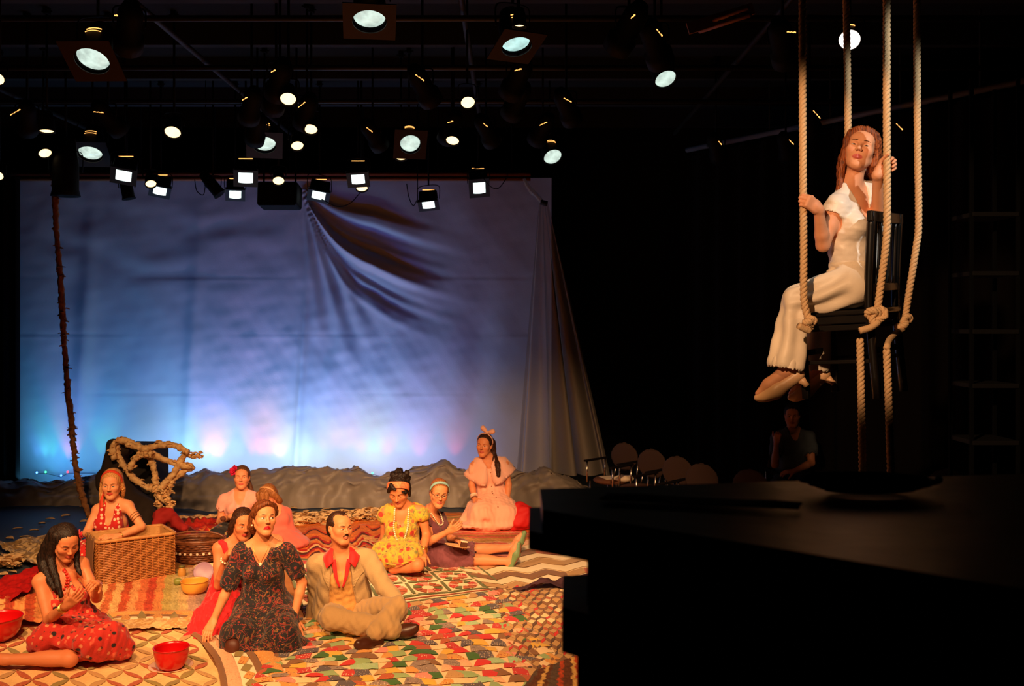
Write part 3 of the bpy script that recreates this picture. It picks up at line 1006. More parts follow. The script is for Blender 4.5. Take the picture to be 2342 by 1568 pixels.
c = [[(225, 1452), (330, 1438), (420, 1450), (478, 1500), (500, 1550), (508, 1612)], [(222, 1444), (335, 1431), (432, 1444), (492, 1495), (516, 1550), (524, 1612)], [(216, 1436), (338, 1424), (448, 1438), (520, 1492), (548, 1550), (560, 1612)],
     [(210, 1428), (340, 1417), (470, 1430), (552, 1490), (588, 1550), (604, 1612)], [(206, 1424), (342, 1413), (486, 1424), (570, 1488), (608, 1550), (626, 1612)], [(200, 1412), (345, 1404), (520, 1414), (612, 1486), (652, 1550), (672, 1612)]]
root = Empty('quilt_border', 'tan and peach banded border curving right of the red bowl', 'quilt border', G(520, 1510))
for k, (m, nm) in enumerate((('brown', 'brown_band'), ('peach', 'peach_band'), ('white', 'white_band'), ('brown', 'brown_band'), ('orange_print', 'dotted_band'))):
    band(c[k], c[k + 1], FAB[m], nm, root)
A = spline([((a[0] + b[0]) / 2, (a[1] + b[1]) / 2, 0) for a, b in zip(c[2], c[3])], 18)
for i in range(18):
    ce = G(A[i][0], A[i][1]); tn = nrm((A[min(17, i + 1)] - A[max(0, i - 1)])); d0 = G(A[i][0] + tn[0] * 11, A[i][1] + tn[1] * 11) - ce; d1 = G(A[i][0] - tn[1] * 15, A[i][1] + tn[0] * 15) - ce
    zz = np.array([0, 0, .040]); add('border_diamond', ([ce + d0 + zz, ce + d1 + zz, ce - d0 + zz, ce - d1 + zz, ce + zz * 1.08], [[0, 1, 4], [1, 2, 4], [2, 3, 4], [3, 0, 4]]), FAB['olive' if i % 2 else 'orange_print'], root)

# striped rag blanket under the basket
striped('rag_blanket', Rug((185, 1325), (500, 1298), (510, 1428), (130, 1436), .012, .012, .5, 18), 150, 60,
        [(.62, .20, .05), (.55, .10, .03), (.74, .38, .13), (.80, .46, .18), (.60, .14, .05), (.76, .42, .16), (.52, .08, .03), (.72, .30, .11), (.66, .16, .06), (.50, .06, .03), (.66, .22, .07), (.46, .33, .10), (.50, .38, .15), (.62, .40, .17), (.52, .30, .20), (.45, .26, .20), (.60, .18, .14), (.66, .17, .13)], 'rag-woven blanket striped orange, cream, olive and pink in front of the wicker basket', 'blanket', along='u', jag=.012, seed=6, grain=.16, extra=16)
# left edge: red cloth, orange roll, pale shawl
striped('red_blanket', Rug((-90, 1372), (96, 1306), (70, 1372), (-90, 1440), .01, .05, .5, 19), 40, 40, [(.42, .006, .006), (.36, .004, .004)], 'plain dark red blanket at the left edge behind the woman with black hair', 'blanket', seed=7)
striped('orange_kilim', Rug((-90, 1396), (108, 1368), (100, 1440), (-90, 1470), .012, .045, .35, 20), 60, 50, [(.62, .2, .05), (.42, .06, .02), (.60, .18, .06), (.70, .34, .12), (.40, .05, .02), (.66, .25, .08), (.42, .06, .02), (.6, .2, .06)], 'crumpled orange and red kilim at the left edge', 'rug', along='u', jag=.02, seed=8)
RS = Rug((-10, 1258), (150, 1226), (170, 1312), (70, 1306), .012, .04, .3, 22)
q, Fc, U, V = RS.sheet(60, 44)
solo('lace_shawl', (q, Fc), pattern('lace_shawl_cloth', (.30, .17, .06), [('blobs', 14, .52, (.74, .48, .22)), ('blobs', 30, .62, (.20, .10, .04)), ('dots', 26, .16, (.85, .62, .34))], .85, bump=(26, .9)), 'cream and brown lace shawl with its pointed end on the dark floor', 'shawl', smooth=True)
NV_ = Rug((1240, 1345), (1372, 1326), (1376, 1352), (1170, 1362), .03, .03, .3, 23)
q, Fc, U, V = NV_.sheet(40, 14)
solo('plum_scarf', (q, Fc), mat('dark_plum_cloth', (.06, .02, .03), .85), 'rumpled dark plum scarf between the zigzag and the block quilts', 'scarf', smooth=True)
# ruffled trim in front of the rag blanket
RT = Rug((212, 1432), (470, 1424), (460, 1446), (205, 1456), .03, .014, .12, 24)
q, Fc, U, V = RT.sheet(90, 8)
solo('ruffled_trim', (q, Fc), pattern('ruffle_cloth', (.55, .28, .08), [('blobs', 26, .5, (.78, .46, .18))], .85, bump=(40, .8)), 'ochre ruffled trim along the front of the rag blanket', 'trim', smooth=True)

# dry leaves: scattered ones are single things, the drifts one mass each
LEAF = mat('dry_leaf', (.80, .52, .26), .8, var=(30, (.5, .28, .12), .5))
lr = np.random.default_rng(5)


def leafmesh(c, L, W, a, tilt, curl):
    t = np.linspace(0, 1, 6); w_ = np.sin(np.clip(t * .94 + .05, 0, 1) * math.pi) ** .8 * W
    V = np.concatenate([np.stack([(t - .5) * L, s_ * w_, curl * (s_ * s_) * W + .1 * L * np.sin(t * 3)], 1) for s_ in (-1, 0, 1)])
    V = V @ rotx(tilt).T @ rotz(a).T + c
    return V, [[k * 6 + i, k * 6 + i + 1, (k + 1) * 6 + i + 1, (k + 1) * 6 + i] for k in range(2) for i in range(5)]


pts = [(58, 1232), (52, 1252), (96, 1200), (150, 1183), (78, 1216), (40, 1212), (22, 1235), (12, 1300), (28, 1312), (18, 1325), (2, 1292), (12, 1333), (24, 1302), (8, 1318), (35, 1268), (20, 1278), (44, 1280), (115, 1190), (192, 1196), (10, 1250),
       (670, 1166), (650, 1174), (700, 1172), (745, 1168), (861, 1155), (720, 1176), (690, 1180), (655, 1184), (760, 1178), (810, 1172), (640, 1168), (735, 1160), (480, 1190), (460, 1186), (440, 1192), (500, 1182), (1088, 1130), (800, 1160), (600, 1180), (580, 1188)]
for px, py in pts:
    c_ = G(px, py); c_[2] = .012
    solo('dry_leaf', thick(leafmesh(c_, lr.uniform(.07, .13), lr.uniform(.018, .032), lr.uniform(-.6, .6), lr.uniform(-.25, .25), .5), .002), LEAF, 'single pale dry leaf lying loose on the dark stage floor', 'leaf', group='loose dry leaves on the stage floor', smooth=True)


def drift(n, x0, x1, f0, f1, label):
    pr = []
    for _ in range(n):
        px = lr.uniform(x0, x1); py = lr.uniform(f0(px), f1(px)); c_ = G(px, py); c_[2] = lr.uniform(.012, .05)
        pr.append(leafmesh(c_, lr.uniform(.08, .16), lr.uniform(.02, .04), lr.uniform(0, 6.3), lr.uniform(-.5, .5), .5))
    solo('dry_leaves', join(*pr), LEAF, label, 'leaves', kind='stuff', smooth=True)


drift(420, 640, 880, lambda x: 1178 - (x - 760) * .05, lambda x: 1200 - (x - 760) * .07, 'drift of pale dry leaves along the far edge of the orange afghan')
drift(260, 400, 505, lambda x: 1192, lambda x: 1208, 'drift of pale dry leaves behind the wicker basket')
drift(140, -20, 40, lambda x: 1284, lambda x: 1304, 'drift of pale dry leaves at the left edge of the picture')
# ------------------------------------------------------------------ props on the stage
WICK = mat('wicker', (.50, .20, .055), .45, var=(26, (.30, .09, .022), .6), spec=.5)
WICKD = mat('dark_wicker', (.22, .065, .022), .4, var=(26, (.10, .028, .01), .6), spec=.5)
FL, FR = G(224, 1345), G(402, 1319)
e1 = FR - FL; LW = np.linalg.norm(e1); e1 /= LW; e2 = np.array([-e1[1], e1[0], 0]); DP, HT = .44, .395


def bpt(a, b, z): return FL + e1 * a * LW + e2 * b * DP + np.array([0, 0, z])


root = Empty('wicker_basket', 'large rectangular wicker basket with a cloth lining', 'basket', bpt(.5, .5, 0))


def rimpath(n, z, off=0.0, sag=0):
    out = []
    cs = [(0, 0), (1, 0), (1, 1), (0, 1)]
    for k in range(4):
        a, b = np.array(cs[k]), np.array(cs[(k + 1) % 4])
        for t in np.arange(n) / n:
            q = a + (b - a) * t; m_ = np.array([.5, .5]); d = q - m_
            rr = 1 - .03 * (abs(abs(d[0]) - .5) < .04 and abs(abs(d[1]) - .5) < .06)
            p = bpt(m_[0] + d[0] * rr, m_[1] + d[1] * rr, z - sag * math.sin(math.pi * t) * .6)
            nn = nrm(p - bpt(.5, .5, p[2]))
            out.append((p, nn))
    return out


rows = []
NR = 25
for k in range(NR):
    z = .012 + k * (HT - .03) / NR; pts = []
    for i, (p, nn) in enumerate(rimpath(26, z)): pts.append(p + nn * .007 * (1 if (i + k) % 2 else -1))
    rows.append(tube(np.array(pts), .0088, 5, closed=True, flat=.75))
add('weave', join(*rows), WICK, root, True, kind='stuff')
for i, (p, nn) in enumerate(rimpath(13, 0)):
    add('stake', tube([p + [0, 0, .004], p + [0, 0, HT]], .006, 5), WICK, root)
rp = [p for p, _ in rimpath(14, HT)]
add('rim', tube(np.array(rp), .016, 8, closed=True), mat('rim_wicker', (.62, .30, .10), .45, var=(20, (.42, .17, .05), .5)), root, True)
add('basket_floor', box(bpt(.5, .5, .012), (LW * .97, DP * .95, .012), np.stack([e1, e2, [0, 0, 1]], 1)), WICK, root)
LIN = mat('tan_lining_cloth', (.52, .27, .09), .85, bump=(40, .3))


def lining(u, v):
    a = u * 4; k = int(a) % 4; t = a - int(a); cs = [(0, 0), (1, 0), (1, 1), (0, 1)]
    p, q = np.array(cs[k]), np.array(cs[(k + 1) % 4]); s_ = p + (q - p) * t; s_ = .5 + (s_ - .5) * (.93 - .55 * max(0, v - .55))
    return bpt(s_[0], s_[1], HT + .004 - .24 * v + .008 * math.sin(u * 60) * (1 - v))


add('lining', gridf(lining, 64, 10), LIN, root, True, label='tan cloth lining')
add('lining_floor', gridf(lambda u, v: bpt(.12 + .76 * u, .12 + .76 * v, .17 + .05 * math.sin(u * 7) * math.sin(v * 5)), 12, 10), LIN, root, True)
# scarf hanging over the left rim
add('draped_cloth', thick(gridf(lambda u, v: bpt(-.02 - .02 * math.sin(v * 2.5), .15 + .6 * u, HT + .02 - v * .30 + .01 * math.sin(u * 14)), 14, 12), .004), mat('brown_draped_cloth', (.22, .10, .045), .9), root, True, label='brown cloth hanging over the short side')

# low dark basket behind
c0 = G(452, 1284); c0[2] = .02
root = Empty('bread_basket', 'low oval dark woven basket to the right of the large wicker basket', 'basket', c0)
rw = []
for k in range(9):
    f = k / 8; a = np.arange(40) * 2 * math.pi / 40; rr = .165 + .06 * f
    wv = .005 * np.where((np.arange(40) + k) % 2, 1, -1)
    rw.append(tube(np.stack([c0[0] + (rr * 1.1 + wv) * np.cos(a), c0[1] + (rr * .8 + wv) * np.sin(a), np.full(40, .03 + .17 * f)], 1), .0115, 6, closed=True))
add('weave', join(*rw), WICKD, root, True, kind='stuff')
a = np.arange(40) * 2 * math.pi / 40
for dz, ro in ((.205, 0), (.222, .008)):
    add('rim', tube(np.stack([c0[0] + (.25 + ro) * np.cos(a), c0[1] + (.185 + ro) * np.sin(a), np.full(40, dz)], 1), .014, 7, closed=True), WICKD, root, True)
add('basket_floor', lathe([(.0001, .02), (.17, .02), (.175, .03), (.0001, .03)], (c0[0], c0[1], .0), 28), WICKD, root)
for i in range(7):
    t = -2.4 + i * .26
    p = c0 + np.array([.228 * math.cos(t), .17 * math.sin(t), .085]); add('bead', ball(p, .014, 8, 6), PEARL0 if False else mat('pale_bead', (.8, .6, .42), .3), root, True)  # glints at holes in the weave, put in as pale balls
hp = [c0 + np.array([.25 * math.cos(t), .0, .21 + .06 * math.sin(t)]) for t in np.linspace(0, math.pi, 20)]
add('handle', tube(hp, .011, 7), WICKD, root, True)


def bowl(name, px, py, rad, ht, foot, m, label, cat='bowl', lip=.006, z=0.0, flare=.6):
    c_ = G(px, py, z); root = Empty(name, label, cat, c_)
    pr = [(.0001, .012), (foot, .012)]
    ou = [(foot + (rad - foot) * math.sin(t * math.pi / 2) ** flare, .012 + (ht - .012) * (1 - math.cos(t * math.pi / 2)) ** .9) for t in np.linspace(0.05, 1, 12)]
    inn = [(r - .006, zz + (.004 if r > foot * 1.1 else .006)) for r, zz in ou[::-1]]
    prof = pr[:1] + [(foot, .012)] + ou + [(rad + lip, ht + .002), (rad + lip - .003, ht + .006), (rad - .005, ht + .003)] + inn[1:] + [(.0001, .022)]
    add('body', lathe(prof, c_, 36), m, root, True)
    add('foot_ring', lathe([(foot * .95, 0.0), (foot * .95, .014), (foot * .75, .014), (foot * .75, 0)], c_, 28), m, root)
    return root, c_


REDB = mat('red_glazed_bowl', (.55, .003, .004), .25, spec=.6)
bowl('red_bowl', 392, 1530, .112, .145, .058, REDB, 'bright red deep bowl standing on a pale saucer', z=.02, flare=.85)
c_ = G(391, 1530, .0); root = Empty('saucer', 'pale pink saucer under the bright red bowl', 'saucer', c_)
PLT = mat('pale_pink_china', (.85, .50, .32), .3, spec=.6)
add('dish', lathe([(.0001, .010), (.07, .012), (.12, .020), (.142, .026), (.144, .030), (.138, .030), (.10, .02), (.07, .018), (.0001, .017)], c_, 40), PLT, root, True)
add('foot_ring', lathe([(.07, 0), (.07, .013), (.06, .013), (.06, 0)], c_, 28), PLT, root)
bowl('yellow_bowl', 445, 1356, .112, .105, .07, mat('yellow_glazed_bowl', (.80, .36, .05), .3, spec=.6), 'yellow bowl standing on the rag blanket next to the red skirt', z=.02, flare=.7)
bowl('cream_dish', 470, 1307, .10, .05, .06, mat('cream_glazed_dish', (.85, .60, .33), .35), 'shallow cream dish behind the lavender plate', z=.02, flare=.6)
bowl('red_dish', -8, 1462, .17, .16, .09, REDB, 'rounded red dish cut off by the left edge of the picture', z=.03, flare=.8)
c_ = G(466, 1322, .03)
R = rotz(.2) @ rotx(math.radians(66)); c_ = c_ + np.array([0, 0, .055])
root = Empty('lavender_plate', 'lavender plate leaning behind the yellow bowl', 'plate', c_ - [0, 0, .055])
add('dish', lathe([(.0001, 0), (.06, .001), (.085, .010), (.087, .014), (.08, .012), (.058, .006), (.0001, .005)], c_, 32, R), mat('lavender_china', (.34, .19, .30), .35), root, True)
c_ = G(416, 1318, .02); root = Empty('small_jar', 'small ochre lidded jar right of the wicker basket', 'jar', c_)
add('body', lathe([(.0001, 0), (.03, .0), (.036, .02), (.036, .055), (.024, .075), (.024, .085), (.0001, .085)], c_, 20), mat('ochre_jar', (.50, .24, .05), .3), root, True)
add('lid', lathe([(.0001, .085), (.027, .085), (.027, .1), (.0001, .102)], c_, 20), mat('green_lid', (.14, .12, .03), .4), root, True)
c_ = G(398, 1338, .03); root = Empty('green_pear', 'small green pear lying at the right foot of the wicker basket', 'fruit', c_)
add('flesh', lathe([(.0001, 0), (.024, .006), (.032, .026), (.027, .048), (.015, .065), (.010, .078), (.0001, .083)], c_ + np.array([0, 0, .028]), 18, roty(1.4)), mat('green_pear_skin', (.22, .24, .05), .4), root, True)
add('stem', tube([c_ + [.08, 0, .04], c_ + [.10, 0, .048]], .003, 5), WICKD, root)
# plate and cake on the lap
pc = P(1046, 1250, 9.22); R = rotz(.1) @ rotx(-.10) @ roty(.17)
root = Empty('cake_plate', 'cream plate resting on the purple-dressed woman\'s lap', 'plate', pc)
add('dish', lathe([(.0001, 0), (.075, .001), (.118, .012), (.121, .016), (.114, .015), (.074, .007), (.0001, .006)], pc, 36, R), mat('cream_china', (.85, .52, .26), .35), root, True)
kc = pc + R @ np.array([.055, -.01, .030]); root = Empty('cake_slice', 'slice of chocolate cake with white icing on the cream plate', 'cake', kc - [0, 0, .022])
add('sponge', box(kc, (.055, .045, .045), R @ rotz(.3), .004), mat('chocolate_sponge', (.10, .028, .012), .8, bump=(90, .5)), root)
add('icing', box(kc + R @ np.array([0, 0, .028]), (.059, .049, .014), R @ rotz(.3), .005), mat('white_icing', (.92, .72, .50), .5), root)

# bark-covered branches
BARK = mat('peeling_bark', (.92, .60, .28), .85, var=(22, (.60, .30, .11), .5), bump=(45, .8))
br = np.random.default_rng(9)


def branch(pts, Y, r, n=40, seed=0):
    A = spline([P(p[0], p[1], Y + (p[2] if len(p) > 2 else 0)) for p in pts], n)
    rr = r * (1 + .12 * np.sin(np.linspace(0, 23, n) + seed) + .06 * br.normal(size=n))
    A = A + .10 * r * br.normal(size=A.shape)
    V, Fc = tube(A, rr, 9)
    V = V + .09 * r * br.normal(size=V.shape)
    return (V, Fc), A


def flakes(A, r, n):
    pr = []
    for _ in range(n):
        c_ = A[br.integers(len(A))] + nrm(br.normal(size=3)) * r * 1.05
        pr.append(leafmesh(c_, br.uniform(.03, .09), br.uniform(.008, .022), br.uniform(0, 6), br.uniform(-1.2, 1.2), .8))
    return join(*pr)


root = Empty('branch_arch', 'tangle of thick pale barked branches standing behind the blonde woman', 'branches', G(350, 1218))
Bs = [[(262, 1050), (258, 1022), (272, 1006), (300, 1012), (335, 1030), (375, 1050), (415, 1064), (440, 1066)], [(265, 1018), (272, 1044), (288, 1072), (308, 1096), (340, 1115), (360, 1120)], [(290, 1016), (330, 1026), (368, 1016), (405, 1020), (430, 1034)],
      [(428, 1028), (414, 1052), (396, 1084), (374, 1108), (364, 1130), (378, 1146), (394, 1158)], [(342, 1042), (352, 1072), (356, 1104), (362, 1136), (364, 1156)], [(296, 1072), (308, 1050), (330, 1038), (348, 1040)], [(420, 1036), (440, 1044), (456, 1040)],
      [(442, 1066), (420, 1078), (396, 1096), (380, 1112), (374, 1136)], [(366, 1118), (384, 1140), (390, 1162)], [(394, 1100), (386, 1126), (380, 1150)], [(362, 1150), (368, 1180), (372, 1216)], [(392, 1156), (388, 1186), (384, 1216)]]
AA = []
for i, b in enumerate(Bs):
    dY = .05 * math.sin(i * 2.1)
    vf, A = branch([(p[0], p[1], dY) for p in b], 10.75, .033 if i < 10 and i not in (6, 8, 9) else .021, seed=i); add('branch', vf, BARK, root, True); AA.append(A)
add('bark_flakes', flakes(np.concatenate(AA), .028, 240), BARK, root, False, kind='stuff')
root = Empty('climbing_vine', 'thin barked vine rising from the floor to the lighting grid at the left', 'vine', G(208, 1196))
vf, A = branch([(124, 395), (126, 450), (130, 540), (139, 640), (143, 720), (148, 800), (154, 880), (163, 960), (168, 1020), (176, 1080), (187, 1130), (206, 1186)], 11.45, .032, 150)
add('stem', vf, mat('red_brown_bark', (.40, .16, .05), .85, var=(18, (.18, .06, .02), .7), bump=(40, .8)), root, True)
add('bark_flakes', flakes(A, .036, 90), MATS['red_brown_bark'], root, False, kind='stuff')
# black box behind the branches, with a dark cloth over its left shoulder
BLK = mat('black_felt', (.010, .008, .008), .9)
root = Empty('black_loudspeaker', 'black loudspeaker cabinet standing behind the barked branches', 'speaker', G(335, 1207))
b0 = G(335, 1207)
add('cabinet', box(b0 + [-.07, .15, .47], (.40, .36, .92), rotz(-.12), .02), BLK, root)
add('grille', box(b0 + [-.09, -.042, .56], (.34, .012, .66), rotz(-.12), .004), mat('grille_cloth', (.02, .016, .014), .95), root)
add('base', box(b0 + [-.07, .15, .012], (.42, .38, .03), rotz(-.12)), BLK, root)
Bz = S(); Bz.chain([P(268, 1030, 10.95), P(262, 1090, 10.95), P(285, 1150, 10.9), P(330, 1190, 10.85)], [.10, .16, .2, .2], .1); Bz.ell(P(280, 1024, 10.95), (.14, .14, .09), None, .08)
v_, q_ = sdf_mesh(Bz, *Bz.bounds(.03), .02); v_ = v_ + normals(v_, q_) * (.02 * Wob(3, .2)(v_))[:, None]; v_[:, 2] = np.maximum(v_[:, 2], .01)
solo('dark_cloth', (v_, q_), mat('dark_brown_velvet', (.022, .012, .008), .95), 'dark cloth heaped against the left side of the black loudspeaker', 'cloth', smooth=True)
Bz = S(); Bz.chain([P(362, 1180, 10.6), P(385, 1172, 10.6), P(405, 1196, 10.55), P(420, 1208, 10.5)], [.06, .05, .05, .04], .05); Bz.chain([P(372, 1176, 10.6), P(360, 1206, 10.5)], [.06, .07], .05)
v_, q_ = sdf_mesh(Bz, *Bz.bounds(.03), .014); v_ = v_ + normals(v_, q_) * (.01 * Wob(4, .12)(v_))[:, None]; v_[:, 2] = np.maximum(v_[:, 2], .01)
solo('red_cloth', (v_, q_), mat('dark_red_cloth', (.36, .012, .010), .85), 'dark red cloth bunched at the foot of the barked branches', 'cloth', smooth=True)
# red cushion beside the kneeling woman
Bz = S(); Bz.ell(P(1196, 1182, 11.1), (.15, .13, .14), None, .05); Bz.ell(P(1182, 1196, 11.05), (.12, .1, .08), None, .05); Bz.chain([P(1165, 1163, 11.1), P(1190, 1163, 11.15), P(1222, 1176, 11.2)], [.05, .06, .03], .05)
v_, q_ = sdf_mesh(Bz, *Bz.bounds(.03), .014); v_ = v_ + normals(v_, q_) * (.010 * Wob(14, .12)(v_))[:, None]; v_[:, 2] = np.maximum(v_[:, 2], .02)
solo('red_bundle', (v_, q_), mat('scarlet_cloth', (.60, .008, .006), .7), 'scarlet cloth bundle beside the kneeling woman in pale pink', 'bundle', smooth=True)

# ------------------------------------------------------------------ hanging chair and ropes
BW = mat('black_painted_wood', (.008, .006, .005), .28, spec=.5)
ROPE = mat('manila_rope', (.74, .47, .24), .8, bump=(260, .5))
Y0 = 5.25
NF = P(1838, 708, 5.10); NB_ = P(1988, 712, 5.06)
fdir = NF - NB_; fdir = nrm(np.array([fdir[0], .26, 0])); sdir = np.array([-fdir[1], fdir[0], 0]); sdir = sdir if sdir[1] > 0 else -sdir
SD, SWD = .36, .40
tilt = -.075
UPC = nrm(np.array([math.sin(tilt) * .9, 0, 1])); FD = nrm(fdir - UPC * np.dot(fdir, UPC)); SDR = np.cross(UPC, FD); SDR = SDR if SDR[1] > 0 else -SDR
RC = np.stack([FD, SDR, UPC], 1)


def ch(f, s_, u): return NB_ + FD * f * SD + SDR * s_ * SWD + UPC * u


root = Empty('hanging_chair', 'black wooden chair hung on four thick ropes', 'chair', ch(.5, .5, 0))
add('seat', box(ch(.5, .5, .0), (SD + .05, SWD + .05, .028), RC, .008), BW, root)
for f, s_, h0, h1 in ((1, 0, -.44, .0), (1, 1, -.44, .0)):
    add('leg', box(ch(f, s_, (h0 + h1) / 2), (.036, .036, h1 - h0), RC, .004), BW, root)
for s_ in (0, 1):
    A = [ch(-.03, s_, -.44), ch(.0, s_, -.1), ch(0, s_, .05), ch(-.06, s_, .28), ch(-.13, s_, .50)]
    p = spline(A, 14); add('back_leg', tube(p, .023, 6), BW, root, True)
for s_ in (0, 1):
    for u in (-.075, -.25): add('stretcher', box(ch(.5, s_, u), (SD, .02, .03 if u > -.1 else .02), RC, .004), BW, root)
    add('seat_rail', box(ch(.5, s_, -.032), (SD, .026, .045), RC, .004), BW, root)
add('stretcher', box(ch(1, .5, -.2), (.02, SWD, .03), RC, .004), BW, root); add('stretcher', box(ch(0, .5, -.2), (.02, SWD, .03), RC, .004), BW, root)
add('top_rail', box(ch(-.125, .5, .475), (.03, SWD + .07, .055), RC, .006), BW, root)
add('lower_rail', box(ch(-.03, .5, .12), (.025, SWD, .04), RC, .004), BW, root)
for k in range(5):
    s_ = .14 + .18 * k; p = [ch(-.03, s_, .13), ch(-.075, s_, .30), ch(-.12, s_, .46)]
    add('slat', tube(spline(p, 8), .018, 6, flat=.5), BW, root, True)


def rope(pts, label, knots=(), R=.0185, pitch=.070, group=None):
    A = spline(pts, 40)
    d = np.r_[0, np.cumsum(np.linalg.norm(np.diff(A, axis=0), axis=1))]
    n = int(d[-1] / pitch * 9)
    s_ = np.linspace(0, d[-1], n); C_ = np.stack([np.interp(s_, d, A[:, i]) for i in range(3)], 1)
    T = np.gradient(C_, axis=0); T /= np.linalg.norm(T, axis=1)[:, None]
    X = np.cross(T, [0.3, 1, 0.1]); X /= np.linalg.norm(X, axis=1)[:, None]; Yv = np.cross(T, X)
    root = Empty('rope', label, 'rope', C_[-1])
    for k in range(3):
        a = s_ / pitch * 2 * math.pi + k * 2 * math.pi / 3
        pth = C_ + (R * .52) * (np.cos(a)[:, None] * X + np.sin(a)[:, None] * Yv)
        add('strand', tube(pth, R * .56, 7), ROPE, root, True)
    return root


def knot(c, root, s_=1.0, seed=0):
    t = np.linspace(0, 2 * math.pi, 50)[:-1]
    p = np.stack([np.sin(t) + 2 * np.sin(2 * t), .8 * -np.sin(3 * t), np.cos(t) - 2 * np.cos(2 * t)], 1) * .0155 * s_
    p = p @ rotz(seed).T @ rotx(.3 + seed).T + c
    n = 3; parts = []
    T = np.roll(p, -1, 0) - np.roll(p, 1, 0); T /= np.linalg.norm(T, axis=1)[:, None]; X = np.cross(T, [.3, .2, 1]); X /= np.linalg.norm(X, axis=1)[:, None]; Yv = np.cross(T, X)
    for k in range(3):
        a = np.arange(49) / 49 * 2 * math.pi * 6 + k * 2.094
        parts.append(tube(p + .009 * (np.cos(a)[:, None] * X + np.sin(a)[:, None] * Yv), .0105, 6, closed=True))
    add('knot', join(*parts), ROPE, root, True)


r1 = rope([P(1835, -60, 5.02), P(1836, 300, 5.02), P(1838, 560, 5.03), P(1838, 650, 5.04), P(1840, 695, 5.05), P(1851, 738, 5.05), P(1852, 752, 5.06)], 'leftmost of the four ropes, held by the hanging woman\'s hand')
knot(P(1851, 738, 5.04), r1, .55, .4)
add('tail', tube(spline([P(1852, 756, 5.04), P(1840, 752, 5.03), P(1826, 744, 5.02)], 10), .017, 8), ROPE, r1, True)
rB = 5.02
r2 = rope([P(2028, -60, rB), P(2028, 250, rB), P(2029, 480, rB), P(2026, 560, rB), P(2016, 640, rB), P(2008, 700, rB), P(2006, 715, rB)], 'brightly lit rope in front of the hanging woman\'s raised hand')
knot(P(2004, 722, rB - .02), r2, 1.0, 0)
add('tail', tube(spline([P(2010, 735, rB - .03), P(1992, 748, rB - .04), P(1966, 756, rB - .04)], 10), .017, 8), ROPE, r2, True)
r3 = rope([P(2097, -60, 5.36), P(2098, 250, 5.36), P(2101, 500, 5.36), P(2096, 560, 5.36), P(2082, 650, 5.36), P(2070, 725, 5.36), P(2069, 738, 5.36)], 'rightmost rope, tied behind the black chair back')
knot(P(2066, 740, 5.34), r3, 1.0, .8)
add('tail', tube(spline([P(2068, 752, 5.34), P(2050, 762, 5.22), P(2034, 778, 5.08), P(2028, 795, 4.98)], 10), .017, 8), ROPE, r3, True)
rope([P(1934, -60, 5.42), P(1938, 150, 5.42), P(1940, 350, 5.42), P(1942, 560, 5.42), P(1944, 706, 5.42)], 'dim rope hanging behind the red-haired woman\'s head')
for a, b, lb in (((1967, 775), (1976, 1250), 'left of the two rope ends trailing to the floor below the chair'), ((2028, 800), (2042, 1250), 'right of the two rope ends trailing to the floor below the chair')):
    Yr = 5.06 if a[0] < 2000 else 4.97
    e = P(b[0] + 14, 735 + 2.28 * F / Yr, Yr)
    rope([P(a[0], a[1], Yr), P((a[0] + b[0]) / 2, 1000, Yr), P(b[0], b[1], Yr), e], lb)

# ------------------------------------------------------------------ near black counter, house seating, shelves
CTR = mat('black_counter_wood', (.010, .006, .004), .38, spec=.4, var=(3, (.006, .004, .003), .5), bump=(12, .25))
a_, c1_, d_, b_ = np.array([.053, 1.90]), np.array([.0507, 1.69]), np.array([.66, 1.14]), np.array([1.35, 2.2])


def slab(dl, df, z0, z1, da=None):
    """counter layer; dl / da move the near / far corner of its left end to the right, df its front edge back"""
    f = nrm(np.array([.67, .74])) * df
    q = [c1_ + [dl, 0] + f, d_ + f + [.3, -.27], b_ + [.3, 0], a_ + [dl if da is None else da, 0]]
    V = [(p[0], p[1], z) for z in (z0, z1) for p in q]
    return V, [[3, 2, 1, 0], [4, 5, 6, 7], [0, 1, 5, 4], [1, 2, 6, 5], [2, 3, 7, 6], [3, 0, 4, 7]]


root = Empty('black_counter', 'matte black wooden counter with overhanging ledges filling the lower right corner', 'counter', (.7, 1.7, 0))
add('top_slab', slab(0, 0, 1.949, 1.984), CTR, root)
add('ledge', slab(-.02, -.004, 1.918, 1.949), CTR, root)
add('panel', slab(.0634, .02, 1.82, 1.918, .093), CTR, root)
add('lower_ledge', slab(.033, .0, 1.745, 1.82, .044), CTR, root)
add('base_panel', slab(.0464, .02, 0, 1.745, .074), CTR, root)
for i, (px, py, Y, sx, sy, lb) in enumerate(((1985, 1120, 1.84, .085, .03, 'flat black cable coil lying on the far side of the black counter'), (1600, 1140, 1.72, .16, .02, 'folded black cloth strip lying along the black counter'))):
    c_ = P(px, py, Y); c_[2] = 1.986
    if i == 0:
        t = np.linspace(0, 2 * math.pi * 4, 120); solo('cable_coil', tube(np.stack([c_[0] + (sx + .003 * t) * np.cos(t) * .8, c_[1] + (sy + .002 * t) * np.sin(t), c_[2] + .006 + .0009 * t], 1), .006, 6), CURT, lb, 'cable', smooth=True)
    else:
        solo('black_cloth', thick(gridf(lambda u, v: np.array([c_[0] + (u - .5) * 2 * sx + (v - .5) * .02, c_[1] - (u - .5) * .09 + (v - .5) * .05, 1.990 + .005 * math.sin(u * 9) * math.sin(v * 3) + .005]), 16, 6), .004), CURT, lb, 'cloth', smooth=True)

SEATM = mat('brown_seat_cushion', (.13, .045, .02), .8); STEEL = mat('seat_steel', (.55, .45, .38), .25, 1.0); BACKM = mat('brown_seat_back', (.055, .028, .022), .85)


